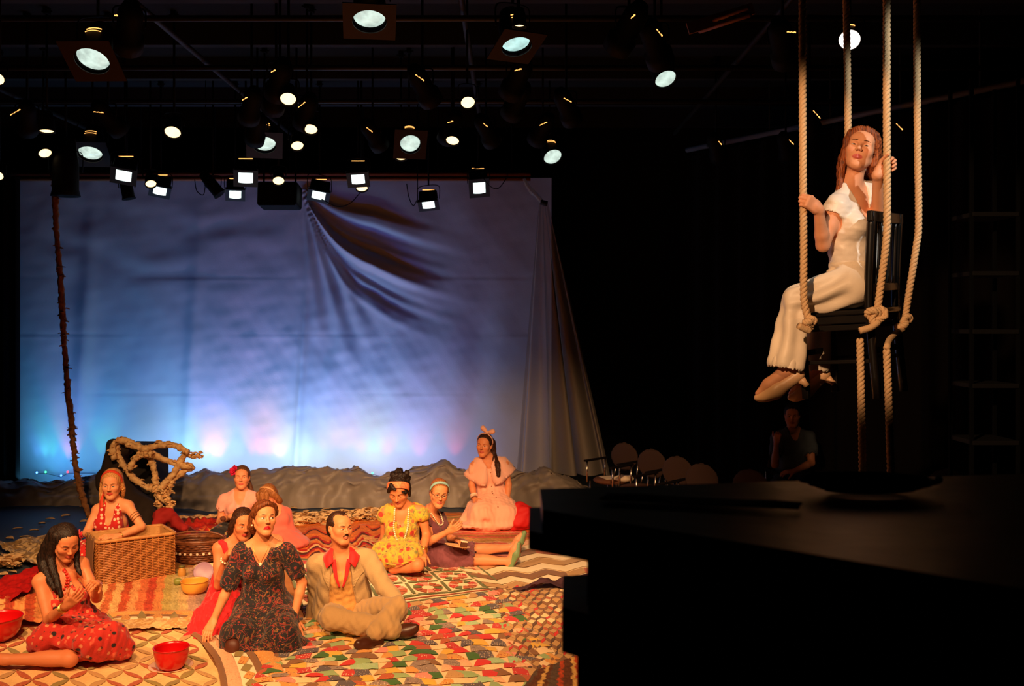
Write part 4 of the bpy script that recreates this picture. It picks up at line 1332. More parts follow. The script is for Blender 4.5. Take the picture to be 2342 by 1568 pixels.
def audience_chair(c_, ang, label, group=None):
    R = rotz(ang); root = Empty('audience_chair', label, 'chair', c_, group)
    f = lambda x, y, z: np.asarray(c_) + R @ np.array([x, y, z])       # faces local -y
    add('seat', lathe([(.0001, -.025), (.2, -.025), (.225, 0), (.2, .025), (.0001, .03)], f(0, 0, .45), 24, R), SEATM, root, True)
    bk = S(); bk.ell(f(0, .24, .70), (.20, .022, .17), R, .01)
    v_, q_ = sdf_mesh(bk, *bk.bounds(.02), .014); add('back', (v_, q_), BACKM, root, True)
    for sx in (-1, 1):
        for sy in (-1, 1): add('leg', tube([f(sx * .2, sy * .19, 0), f(sx * .19, sy * .17, .44)], .011, 7), STEEL, root, True)
        add('arm_post', tube([f(sx * .235, -.17, .42), f(sx * .24, -.17, .66)], .012, 7), STEEL, root, True)
        add('arm_post', tube([f(sx * .235, .16, .42), f(sx * .24, .18, .66)], .012, 7), STEEL, root, True)
        add('armrest', box(f(sx * .24, .0, .672), (.045, .42, .022), R, .008), CURT, root)
        add('back_upright', tube([f(sx * .12, .2, .44), f(sx * .12, .245, .60)], .011, 6), STEEL, root, True)
    return root


ch_lbl = ['steel-armed audience chair with papers on its seat, beside the side drape', 'round-backed audience chair next to the one with papers', 'round-backed audience chair third from the side drape', 'round-backed audience chair fourth from the side drape, half below the counter top']
for k, (px, Y) in enumerate(((1400, 11.75), (1462, 11.15), (1520, 10.55), (1575, 10.0))):
    audience_chair(((px - CX) * Y / F, Y, 0), -.75, ch_lbl[k], 'audience chairs in the dark')
x0 = (1400 - CX) * 11.75 / F
solo('programme', box((x0 - .04, 11.72, .484), (.16, .22, .006), rotz(.3)), mat('white_paper', (.85, .7, .55), .7), 'white programme sheet lying on the first audience chair', 'paper')
Bz = S(); Bz.ell((x0 + .12, 11.6, .49), (.12, .1, .04)); v_, q_ = sdf_mesh(Bz, *Bz.bounds(.02), .014)
solo('white_cloth', (v_ + normals(v_, q_) * (.006 * Wob(8, .1)(v_))[:, None], q_), mat('white_cotton', (.85, .68, .5), .8), 'small white cloth beside the programme on the audience chair', 'cloth', smooth=True)
mc = P(1812, 735, 11.05); audience_chair((mc[0], 11.0, 0), .15, 'audience chair under the man in the dark polo shirt', 'audience chairs in the dark')
for px, Y, lb in ((1690, 9.6, 'dim audience chair just left of the man in the polo shirt'), (2010, 9.2, 'dim audience chair behind the two trailing rope ends'), (2150, 9.6, 'dim audience chair at the far right, beside the shelves')):
    audience_chair(((px - CX) * Y / F, Y, 0), -.7, lb, 'audience chairs in the dark')
root = Empty('shelf_unit', 'tall black open shelf unit in the dark at the right edge', 'shelf', (3.08, 6.2, 0))
xs0, xs1 = (2222 - CX) * 6.2 / F, (2328 - CX) * 6.2 / F
SHM = mat('dark_grey_shelf', (.008, .0078, .008), .9, spec=.1)
UPR = mat('dark_shelf_upright', (.003, .003, .003), .95, spec=.05)
for x in (xs0, xs1):
    for y in (6.2, 6.5): add('upright', box((x, y, 1.9), (.022, .022, 3.8), None, .003), UPR, root)
for py in (490, 625, 758, 882, 1012):
    z = H + (HY - py) * 6.2 / F; add('shelf', box(((xs0 + xs1) / 2, 6.35, z), (xs1 - xs0, .34, .028), None, .004), SHM, root)
add('shelf', box(((xs0 + xs1) / 2, 6.35, .5), (xs1 - xs0, .34, .028)), SHM, root)
# ------------------------------------------------------------------ people: one signed-distance body each, clothes and hair over it
SKIN = colmat('skin', .52, .3, bump=(220, .06), sub=.08)
EYEM = colmat('eye_surface', .25, .5)
HAIRM = {}


def hairmat(name, c, hi):
    m = mat(name, c, .5, spec=.25)
    nt = m.node_tree; b = nt.nodes['Principled BSDF']
    tc = nt.nodes.new('ShaderNodeTexCoord'); mp = nt.nodes.new('ShaderNodeMapping')
    mp.inputs['Scale'].default_value = (170, 170, 9)
    t = nt.nodes.new('ShaderNodeTexNoise'); t.inputs['Scale'].default_value = 1; t.inputs['Detail'].default_value = 3
    r = nt.nodes.new('ShaderNodeValToRGB')
    r.color_ramp.elements[0].position = .38; r.color_ramp.elements[1].position = .66
    r.color_ramp.elements[0].color = (*c, 1); r.color_ramp.elements[1].color = (*hi, 1)
    bp = nt.nodes.new('ShaderNodeBump'); bp.inputs['Strength'].default_value = .7; bp.inputs['Distance'].default_value = .006
    L = nt.links.new
    L(tc.outputs['Object'], mp.inputs['Vector']); L(mp.outputs['Vector'], t.inputs['Vector']); L(t.outputs['Fac'], r.inputs['Fac'])
    L(r.outputs['Color'], b.inputs['Base Color']); L(t.outputs['Fac'], bp.inputs['Height']); L(bp.outputs['Normal'], b.inputs['Normal'])
    return m


def rot_head(yaw, pitch, roll):
    """yaw>0 turns the face to the image's right, pitch>0 bows it, roll>0 leans the crown to the image's right"""
    return rotz(math.radians(yaw)) @ rotx(math.radians(pitch)) @ roty(math.radians(roll))


class Head:
    def __init__(s, c, R, sc=1.0): s.c, s.R, s.sc = np.asarray(c, float), R, sc

    def at(s, v): return s.c + s.R @ (np.asarray(v, float) * s.sc)

    def local(s, p): return ((p - s.c) @ s.R) / s.sc


def head_prims(B, hd, male=False, lids=1.0, mouth=0.0):
    a, R, k = hd.at, hd.R, hd.sc

    def E(c, r, kk=.02, sub=False, RR=None): B.ell(a(c), np.array(r) * k, R if RR is None else R @ RR, kk * k, sub)

    def C(p, q, r1, r2, kk=.02, sub=False): B.cone(a(p), a(q), r1 * k, r2 * k, kk * k, sub)
    m = 1 if male else 0
    E((0, .012, .036), (.074, .094, .082), .02)
    E((0, -.034, -.028), (.0605 + .004 * m, .056, .084), .035)
    E((0, -.052, .045), (.052, .034, .036), .03)
    for s in (-1, 1):
        C((s * (.052 + .005 * m), .0, -.05), (s * (.017 + .008 * m), -.062, -.1), .015, .0135, .03)
        E((s * .041, -.06, -.02), (.021, .02, .019), .03)
        C((s * .016, -.0855, .0205), (s * .047, -.071, .019), .0065 + .0015 * m, .005, .018)
    E((0, -.068, -.1), (.0185 + .005 * m, .0155, .0145), .022)
    for s in (-1, 1):
        E((s * .0305, -.0945, .0015), (.0165, .0125, .0105), .013, True)
        E((s * .0305, -.0718, .0008), (.0155, .0155, .0118), .005)
    C((0, -.083, .014), (0, -.1065, -.0235), .0068, .0088, .013)
    E((0, -.1095, -.0275), (.0098 + .001 * m, .0085, .0082), .006)
    for s in (-1, 1):
        E((s * .0112, -.0995, -.0305), (.0072, .0085, .0066), .005)
        E((s * .0055, -.1055, -.0362), (.0034, .004, .0032), .003, True)
    z0 = -.0575
    for s in (-1, 1):
        C((0, -.0885, z0), (s * .021, -.0795, z0 - .0035 - mouth * .006), .0056, .0026, .004)
        C((0, -.0872, z0 - .011), (s * .0185, -.0795, z0 - .0075 - mouth * .006), .0068, .003, .003)
    E((0, -.092, z0 - .0215), (.018, .005, .004), .006, True)
    for s in (-1, 1):
        E((s * .0745, .014, -.006), (.0085, .0185, .031), .006, RR=roty(s * .12) @ rotx(-.2))
        E((s * .082, .010, -.002), (.006, .009, .014), .005, True)


def eyes(hd, f, root, open_=1.0, gaze=(0, 0), iris=(.05, .025, .012), brow=(.03, .015, .01), browraise=0, shadow=None, browangle=0):
    nU, nV = 14, 10
    for s in (-1, 1):
        V, C, Q = [], [], []
        pts = []
        for j in range(nV + 1):
            for i in range(nU + 1):
                u = -1 + 2 * i / nU; v = -1 + 2 * j / nV
                wdt = (1 - abs(u) ** 2.2)
                zz = (v * (.0062 if v > 0 else .0042) * open_) * wdt + .0012 * u * s
                pts.append((s * .0305 + u * .0142, zz, u, v))
        X = np.array([[p[0], -.14, p[1]] for p in pts])
        Wd = np.array([hd.at(x) for x in X]); dr = hd.R @ np.array([0, 1.0, 0])
        t = np.zeros(len(Wd))
        for _ in range(40): t += f(Wd + t[:, None] * dr) * .9
        t = np.minimum(t, np.percentile(t, 55) + .012 * hd.sc)
        for (x, z, u, v), w0, tt in zip(pts, Wd, t):
            bul = .0010 + .0018 * max(0, 1 - u * u) * max(0, 1 - v * v)
            V.append(w0 + dr * (tt - bul * hd.sc))
            gx, gz = gaze[0] * .006, gaze[1] * .004
            r = math.hypot(x - s * .0305 - gx, z - .0008 - gz)
            c = (.62, .58, .54)
            if r < .0062: c = iris
            if r < .0030: c = (.004, .003, .003)
            if v > .72 or (open_ < .35): c = (.02, .01, .008)
            C.append(c)
        for j in range(nV):
            for i in range(nU):
                q = j * (nU + 1) + i; q = [q, q + 1, q + nU + 2, q + nU + 1]
                Q.append(q)
        add('eye', (np.array(V), Q), EYEM, root, True, cols=np.array(C))
        # brow: a tapered strip following the ridge
        n = 9; u = np.linspace(0, 1, n)
        X = np.stack([s * (.0135 + .036 * u), np.full(n, -.14), .0205 + browraise + .006 * np.sin(u * math.pi * .8) - .003 * u + browangle * (u - .5)], 1)
        Wd = np.array([hd.at(x) for x in X]); t = np.zeros(n)
        for _ in range(40): t += f(Wd + t[:, None] * dr) * .9
        add('eyebrow', tube(Wd + (t - .0004)[:, None] * dr, hd.sc * np.array([.0026, .0036, .004, .0038, .0034, .003, .0024, .0018, .001]), 6, flat=.55), brow_mat(brow), root, True)


_BM = {}


def brow_mat(c):
    if c not in _BM: _BM[c] = mat('brow_hair', c, .7)
    return _BM[c]


def hand_sdf(w, d, n, side, curl=(.3, .5, .5), s=1.0, thumb=(.75, .55, .25), spread=.06, thumbcurl=.2, wrist_r=.0255):
    """w wrist, d towards the fingers, n the way the palm faces, side=+1/-1 picks the thumb's side (cross(d,n)*side)"""
    d = nrm(d); n = nrm(np.asarray(n, float) - d * np.dot(n, d)); t = np.cross(d, n) * side
    w = np.asarray(w, float)
    h = S()
    R = np.stack([t, n, d], 1)
    h.cone(w - d * .01, w + d * .02 * s, wrist_r * s, .023 * s, .02)
    h.rbox(w + d * .05 * s, (.037 * s, .0135 * s, .045 * s), R, .012 * s, .02)
    h.ell(w + d * .035 * s + t * .022 * s + n * .008 * s, (.016 * s, .014 * s, .028 * s), R, .012)
    L = [(.040, .026, .021), (.045, .029, .022), (.041, .027, .021), (.032, .021, .018)]
    for i in range(4):
        b = w + d * (.088 - .003 * abs(i - 1)) * s + t * (.0275 - .0183 * i) * s
        ang = 0; p = b; rs = (.0092 - .0006 * (i == 3)) * s
        dd0 = nrm(d + t * spread * (1.2 - .8 * i))
        fi = S()
        for j in range(3):
            ang += curl[j] * (1 + .06 * i)
            dd = dd0 * math.cos(ang) + n * math.sin(ang)
            q = p + dd * L[i][j] * s
            fi.cone(p, q, rs, rs * .9, .003); rs *= .9; p = q
        h.sdf(fi, .005)
    p = w + d * .022 * s + t * .024 * s + n * .004 * s
    dd = nrm(d * thumb[0] + t * thumb[1] + n * thumb[2])
    th = S(); q = p + dd * .042 * s
    th.cone(p, q, .0125 * s, .0105 * s, .004)
    d2 = nrm(dd + n * thumbcurl - t * thumbcurl * .6); r_ = q + d2 * .031 * s
    th.cone(q, r_, .0105 * s, .0095 * s, .004)
    d3 = nrm(d2 + n * thumbcurl - t * thumbcurl * .4); th.cone(r_, r_ + d3 * .024 * s, .0095 * s, .0078 * s, .004)
    h.sdf(th, .010)
    return h


class Body:
    """joints: dict name -> world point. image-left / image-right limbs end in l / r"""
    def __init__(s, J, head, male=False, g=1.0, twist=None):
        s.J = J
        s.male, s.g = male, g
        s.lat = nrm(J['sr'] - J['sl']); s.up = nrm(J['neck'] - J['pel'])
        s.lat = nrm(s.lat - s.up * np.dot(s.lat, s.up)); s.fwd = np.cross(s.lat, s.up)
        s.R = np.stack([s.lat, s.fwd, s.up], 1)
        s.hd = head
        s.platR = s.R
        if 'hl' in J and 'hr' in J:
            l2 = nrm(J['hr'] - J['hl']); l2 = nrm(l2 - s.up * np.dot(l2, s.up))
            s.platR = np.stack([l2, np.cross(l2, s.up), s.up], 1)
        else:
            J.setdefault('hl', J['pel'] - s.lat * .085 * g - s.up * .03); J.setdefault('hr', J['pel'] + s.lat * .085 * g - s.up * .03)
        s.L = np.linalg.norm(J['neck'] - J['pel'])
        if 'chest' not in J: J['chest'] = J['pel'] + (J['neck'] - J['pel']) * .68 + s.fwd * .01
        s.hands = []

    def tp(s, x, f, u):
        """torso point: sideways, forward (m), along the spine (0 pelvis .. 1 neck)"""
        J = s.J
        c = J['pel'] + (J['chest'] - J['pel']) * (u / .68) if u < .68 else J['chest'] + (J['neck'] - J['chest']) * ((u - .68) / .32)
        return c + s.lat * x + s.fwd * f

    def torso(s, B, inf=0.0, bust=1.0, waist=1.0, hip=1.0, lo=0.0):
        g, R, tp = s.g, s.R, s.tp; J = s.J
        i = inf; m = s.male
        if lo < .1: B.ell(s.tp(0, 0, 0.0), np.array([.158 * hip, .112, .115]) * g + i, s.platR, .05)
        wv = (.15 if m else .122) * waist
        B.ell(tp(0, .0, .20), np.array([wv * 1.08 * (1 + (hip - 1) * .5), .1 if not m else .118, .11]) * g + i, R, .06)
        B.ell(tp(0, .0, .38), np.array([wv, .088 if not m else .115, .11]) * g + i, R, .06)
        B.ell(tp(0, .0, .62), np.array([.14 if not m else .165, .098 if not m else .118, .13]) * g + i, R, .06)
        a, b = J['sl'], J['sr']
        if 'nosh' not in s.__dict__:
            B.cone(a + s.lat * .03 * g, s.tp(0, .0, .86), .05 * g + i, .068 * g + i, .04)
            B.cone(b - s.lat * .03 * g, s.tp(0, .0, .86), .05 * g + i, .068 * g + i, .04)
        if not m and bust:
            for sd in (-1, 1):
                B.ell(tp(sd * .062 * g, .078 * g, .635), np.array([.056, .05, .056]) * g * bust + i, R, .03)

    def neckp(s, B, inf=0.0):
        g = s.g; r = .056 if s.male else .0475
        n = s.J['neck']; top = s.hd.at((0, .022, -.06))
        B.cone(s.tp(0, -.012, .97), top, r * g * 1.08 + inf, r * g + inf, .03)
        for j in ('sl', 'sr'):
            B.cone(n + s.up * .035 * g - s.fwd * .015, s.J[j] + s.up * .0 , .034 * g + inf, .042 * g + inf, .04)

    def arm(s, B, side, inf=0.0, to=1.0, rs=None):
        g = s.g * (1.12 if s.male else 1); J = s.J
        a, e, w_ = J['s' + side], J['e' + side], J['w' + side]
        A = S()
        A.ell(a, np.full(3, .05 * g + inf), None, .02)
        A.chain([a, (a + e) / 2, e], [.046 * g + inf, .041 * g + inf, .035 * g + inf], .012)
        if to > 1:
            A.chain([e, e + (w_ - e) * .3, w_], [.036 * g + inf, .0355 * g + inf, .0235 * g + inf], .012)
        B.sdf(A, .03)

    def leg(s, B, side, inf=0.0, foot=True, shin=True):
        g = s.g * (1.06 if s.male else 1); J = s.J
        h, k_, a = J['h' + side], J['k' + side], J['a' + side]
        A = S()
        A.chain([h, h + (k_ - h) * .45, k_], [.088 * g + inf, .076 * g + inf, .054 * g + inf], .03)
        if shin:
            bk = nrm(h - k_); ax = nrm(a - k_); bk = bk - ax * np.dot(bk, ax)
            A.chain([k_, a], [.05 * g + inf, .034 * g + inf], .02)
            A.ell(k_ + (a - k_) * .3 + bk * .014, np.array([.048, .048, .12]) * g + inf, frame_to(a - k_), .03)
        if foot and 't' + side in J:
            t = J['t' + side]; d = nrm(t - a)
            A.chain([a, a + (t - a) * .62, t], [.036 * g, .036 * g, .022 * g], .02)
            hl = a - d * .035 * g
            A.ell(hl + nrm(a - k_) * .012, (.03 * g, .03 * g, .03 * g), None, .02)
        B.sdf(A, .03)


def seg(o, a, b):
    return float(np.linalg.norm(o.J[a] - o.J[b]))


def finish_body(b, B, root, skin=(.72, .36, .22), lips=(.55, .10, .08), h=.0095, hf=.0034, hh=.0036, mouth=0, handboxes=(), paint=None, face=True):
    hd = b.hd
    lo, hi = B.bounds(.02)
    boxes = []
    if face:
        r = np.array([.105, .125, .15]) * hd.sc
        boxes.append((hd.c - r, hd.c + r, hf))
    for c, r in handboxes: boxes.append((c - r, c + r, hh))
    V, Q = patches(B, lo, hi, h, boxes)
    cols = np.tile(np.array(skin, float), (len(V), 1))
    q = hd.local(V)
    near = np.linalg.norm(q, axis=1) < .16
    zc = -.0625 - mouth * .006 * (q[:, 0] / .02) ** 2
    e = (q[:, 0] / .0255) ** 2 + ((q[:, 2] - zc) / .0128) ** 2
    wgt = np.clip((1.15 - e) / .3, 0, 1) * (q[:, 1] < -.07) * near
    cols = cols * (1 - wgt[:, None]) + np.array(lips) * wgt[:, None]
    for s_ in (-1, 1):
        e = ((q[:, 0] - s_ * .042) / .022) ** 2 + ((q[:, 2] + .03) / .02) ** 2
        wc = (.28 * np.clip(1 - e, 0, 1) * (q[:, 1] < -.03) * near)[:, None]
        cols = cols * (1 - wc) + np.array([skin[0] * .98, skin[1] * .62, skin[2] * .6]) * wc
    if paint: cols = paint(V, cols)
    V, Q = V, Q
    return add('body', (V, Q), SKIN, root, True, cols=cols)


def cloth(name, B, mat_, root, h=.0095, fold=None, fold2=None, zmin=None, label=None, lo=None, hi=None, cols=None, post=None):
    """clothes: a skin of its own over the body; fold=(amp, scale, aniso, seed)"""
    l, u = B.bounds(.02)
    if lo is not None: l = np.maximum(l, lo)
    if hi is not None: u = np.minimum(u, hi)
    V, Q = sdf_mesh(B, l, u, h)
    V = relax(V, Q, 3, .45)
    for fo in (fold, fold2):
        if fo:
            amp, sc, an, sd = fo
            N = normals(V, Q); V = V + N * (amp * Wob(sd, sc, 9, an)(V))[:, None]
    if zmin is not None:
        V[:, 2] = np.maximum(V[:, 2], zmin)
    if post: V = post(V, Q)
    return add(name, (V, Q), mat_, root, True, label=label)


def hair(hd, prims, root, m, h=.0065, cutface=True, extra=None, name='hair', label=None, vol=1.0, part=0.0, line=0.0, wave=.0016):
    """prims: function(Hs) adding locks in world space"""
    B = S()
    k = hd.sc
    B.ell(hd.at((0, .018, .041)), np.array([.083 * vol, .1035 * vol, .0895 * vol]) * k, hd.R, .02)
    B.ell(hd.at((0, .05, -.01)), np.array([.077 * vol, .062 * vol, .07]) * k, hd.R, .03)
    if prims: prims(B, hd)
    if cutface:
        B.ell(hd.at((part, -.105, -.012 + line)), np.array([.069, .085, .092]) * k, hd.R, .012, True)
    if extra: extra(B, hd)
    l, u = B.bounds(.02)
    V, Q = sdf_mesh(B, l, u, h)
    N = normals(V, Q); q = hd.local(V)
    ang = np.arctan2(q[:, 0], q[:, 1] - .01)
    V = V + N * (wave * np.sin(ang * 46 + 5 * np.sin(q[:, 2] * 18)) + .5 * wave * np.sin(ang * 97 + q[:, 2] * 30))[:, None]
    return add(name, (V, Q), m, root, True, label=label)


def lock(B, pts, r0, r1, k=.012, n=7):
    p = spline(pts, n); B.chain(list(p), list(np.linspace(r0, r1, n)), k)


def on_surface(f, o, d, it=50):
    t = 0.0
    for _ in range(it): t += float(f(np.asarray([o + d * t]))[0]) * .9
    return o + d * t


def arc_pts(f, pts, n, off):
    """points of a path laid on the surface f, pushed towards it along the gradient"""
    p = spline(pts, n)
    for _ in range(12):
        d = f(p); e = 1e-3
        g = np.stack([f(p + np.eye(3)[i] * e) - d for i in range(3)], 1) / e
        g /= np.linalg.norm(g, axis=1)[:, None] + 1e-9
        p = p - g * ((d - off) * .8)[:, None]
    return p, g


def beads(path, r, name, m, root, spacing=None, label=None):
    path = np.asarray(path); d = np.r_[0, np.cumsum(np.linalg.norm(np.diff(path, axis=0), axis=1))]
    n = max(3, int(d[-1] / (spacing or r * 2.05)))
    s = np.linspace(0, d[-1], n)
    pts = np.stack([np.interp(s, d, path[:, i]) for i in range(3)], 1)
    vf = join(*[ball(p, r, 8, 5) for p in pts])
    return add(name, vf, m, root, True, label=label)


def ring(c, axis, r, tr, name, m, root, n=20, label=None, flat=1.0):
    R = frame_to(axis); a = np.arange(n) * 2 * math.pi / n
    p = np.asarray(c) + r * (np.cos(a)[:, None] * R[:, 0] + np.sin(a)[:, None] * R[:, 1])
    return add(name, tube(p, tr, 6, closed=True, flat=flat, up=axis), m, root, True, label=label)


def flower(c, n, r, m, root, name='hair_flower', label=None, seed=1):
    """ruffled cloth flower"""
    rr = np.random.default_rng(seed); R = frame_to(n); parts = []
    for lay, (cnt, rad, tilt) in enumerate(((7, r, .25), (6, r * .75, .7), (4, r * .45, 1.15))):
        for i in range(cnt):
            a = i * 2 * math.pi / cnt + lay * .5 + rr.uniform(-.15, .15)

            def fn(u, v):
                wd = math.sin(math.pi * min(1, .15 + v * .85)) * rad * .55
                x = v * rad; y = (u - .5) * 2 * wd
                z = v * rad * math.sin(tilt) + .12 * rad * math.sin(6 * u + a) * v
                x *= math.cos(tilt)
                return np.array([x * math.cos(a) - y * math.sin(a), x * math.sin(a) + y * math.cos(a), z + lay * .002])
            V, Fc = gridf(fn, 4, 4)
            parts.append((np.asarray(c) + V @ R.T, Fc))
    return add(name, thick(join(*parts), .0012), m, root, True, label=label)
# ------------------------------------------------------------------ the people
def jp(Y, **k):
    return {n: P(v[0], v[1], Y + (v[2] if len(v) > 2 else 0)) for n, v in k.items()}


BLACKHAIR = hairmat('black_hair', (.006, .004, .004), (.03, .013, .008))
DARKHAIR = hairmat('dark_brown_hair', (.018, .006, .003), (.07, .022, .010))
BROWNHAIR = hairmat('brown_hair', (.06, .020, .008), (.20, .07, .025))
AUBURN = hairmat('auburn_hair', (.10, .022, .006), (.42, .11, .03))
BLONDE = hairmat('blonde_hair', (.42, .17, .05), (.75, .38, .13))
GOLD = mat('gold_metal', (.85, .52, .15), .3, 1.0)
PEARL = mat('pearl', (.85, .72, .52), .25, spec=.6)
REDFLOWER = mat('red_flower_cloth', (.62, .005, .015), .7, sheen=.2)
SK = (.72, .27, .115)
SK2 = (.62, .20, .08)


def vneck(C, b, u=.60, w=.07, r0=.012, f=.15):
    C.cone(b.tp(0, f, u), b.tp(0, .07, 1.0), r0, w, .012, True)
    C.cone(b.tp(0, .0, .98), b.tp(0, .0, 1.25), w, w + .02, .01, True)


def hand(b, B, side, tip, n, thumb_side, **kw):
    """tip: where the fingers point; n palm direction; thumb: +1/-1"""
    w_ = b.J['w' + side]
    h_ = hand_sdf(w_, np.asarray(tip) - w_, n, thumb_side, s=.95 * b.g * (1.08 if b.male else 1), **kw)
    B.sdf(h_, .012)
    d = nrm(np.asarray(tip) - w_)
    b.hands.append((w_ + d * .09 * b.g, np.full(3, .115 * b.g)))


def shoe(a, t, up, root, m, name='shoe', heel=0.0, g=1.0, low=True, label=None):
    """a ankle, t toe: closed low shoe with a sole; heel = height of a separate heel"""
    a = np.asarray(a); t = np.asarray(t); d = nrm(t - a); up = nrm(np.asarray(up) - d * np.dot(up, d)); sd = np.cross(d, up)
    R = np.stack([sd, d, up], 1); B = S(); L = np.linalg.norm(t - a)
    hl = a - d * .045 * g - up * .045 * g
    B.chain([hl, a + d * L * .5 - up * .04 * g, t - up * .012 * g], [.036 * g, .041 * g, .018 * g], .03)
    B.ell(a + d * L * .62 - up * .035 * g, np.array([.044, .07, .03]) * g, R, .03)
    B.ell(a - d * .01 + up * .03 * g, np.array([.036, .058, .05]) * g, R, .006, True)
    o = cloth(name, B, m, root, h=.006, label=label)
    if heel:
        hb = hl - up * .028 * g
        add('shoe_heel', join(tube([hb + d * .004, hb - up * heel * .6, hb - up * heel], [.026 * g, .016 * g, .018 * g], 10)), m, root, True)
    return o


def print_len(tag_, b):
    pass


# ---------- woman in the black floral dress
def woman_black_dress():
    Y = 7.3
    root = Empty('person', 'auburn-haired woman kneeling in a black floral dress, red lips, looking up', 'person', G(605, 1462))
    J = jp(Y, neck=(600, 1240), pel=(607, 1392, .12), sl=(549, 1262), sr=(656, 1260), el=(522, 1342, -.04), wl=(489, 1417, -.1),
           er=(691, 1332, .05), wr=(671, 1414, -.04), kl=(541, 1471, -.33), kr=(642, 1468, -.33), al=(575, 1410, .34), ar=(645, 1410, .34))
    hd = Head(P(604, 1185, Y - .03), rot_head(30, -10, 4), 1.04); b = Body(J, hd)
    B = S(); head_prims(B, hd, mouth=1.0); b.torso(B); b.neckp(B); b.arm(B, 'l', to=2); b.arm(B, 'r', to=2); b.leg(B, 'l', foot=False); b.leg(B, 'r', foot=False)
    hand(b, B, 'l', P(470, 1458, Y - .2), (.3, .9, -.3), -1, curl=(.2, .3, .25))
    hand(b, B, 'r', P(690, 1470, Y - .25), (-.2, .5, -.9), 1, curl=(.15, .2, .2), spread=.1)
    kc = J['kl']
    finish_body(b, B, root, SK, (.60, .006, .02), mouth=1.0, handboxes=b.hands)
    eyes(hd, B, root, 1.0, gaze=(.8, .7), brow=(.09, .03, .012), browraise=.001)
    hair(hd, lambda Hs, h: (lock(Hs, [h.at((-.07, .02, .02)), h.at((-.072, .05, -.05)), h.at((-.045, .085, -.09))], .03, .02),
                            Hs.ell(h.at((-.02, .10, -.03)), (.05, .045, .055), h.R, .03),
                            lock(Hs, [h.at((.0, -.075, .1)), h.at((-.055, -.05, .075)), h.at((-.078, -.01, .03))], .02, .022),
                            lock(Hs, [h.at((.01, -.072, .1)), h.at((.06, -.035, .08)), h.at((.079, .0, .03))], .016, .02)),
         root, AUBURN2, wave=.0022, line=.008)
    D = pattern('black_floral_cloth', (.010, .008, .012), [('lines', 13, .014, (.30, .03, .02)), ('dots', 26, .15, (.32, .10, .03)), ('dots', 31, .12, (.40, .02, .03)), ('lines', 10, .007, (.30, .13, .04))], .8)
    C = S(); b.torso(C, .012)
    for sd, en in (('l', .98), ('r', .72)):
        a, e = J['s' + sd], J['e' + sd]
        C.chain([a, a + (e - a) * .5, a + (e - a) * en], [.068, .059, .061], .03)
        C.cut(a + (e - a) * 5, e - a) if False else None
    C.chain([b.tp(0, 0, .3), b.tp(0, .03, .05)], [.14, .17], .05)
    for sd in 'lr': C.chain([J['h' + sd], J['k' + sd] + np.array([0, .05, .03])], [.15, .125], .08)
    C.ell(P(585, 1478, Y - .22), (.24, .17, .06), None, .08)
    C.ell(P(655, 1473, Y - .2), (.17, .14, .05), None, .08)
    vneck(C, b, .56, .072, .010, .17)
    for sd, en in (('l', .98), ('r', .72)):
        a, e = J['s' + sd], J['e' + sd]; d = e - a
        C.cone(a + d * (en + .0), a + d * (en + .35), .050, .06, .004, True)
    C.ell(kc + np.array([-.012, -.07, -.0]), (.05, .06, .062), None, .01, True)
    cloth('dress', C, D, root, fold=(.006, .17, (1, 1, .35), 3), fold2=(.004, .09, (1, 1, .5), 4), zmin=.006)
    add('stocking', ball(kc + np.array([-.012, -.04, -.012]), (.058, .05, .066), 20, 14), mat('sheer_black_stocking', (.09, .022, .010), .5), root, True, label='dark sheer stocking over the knee')
    nk, _ = arc_pts(B, [b.tp(-.058, .03, 1.0), b.tp(-.03, .1, .87), b.tp(0, .12, .80), b.tp(.03, .1, .87), b.tp(.058, .03, 1.0)], 24, .002)
    add('necklace', tube(nk, .0015, 5), GOLD, root, True)
    add('necklace_pendant', ball(nk[12] + b.fwd * .004 - b.up * .012, (.012, .004, .014), 10, 6), PEARL, root, True)
    add('earring', ball(hd.at((-.082, .006, -.045)), .007, 10, 6), PEARL, root, True)
    return root


AUBURN2 = hairmat('red_brown_hair', (.075, .018, .005), (.26, .07, .02))


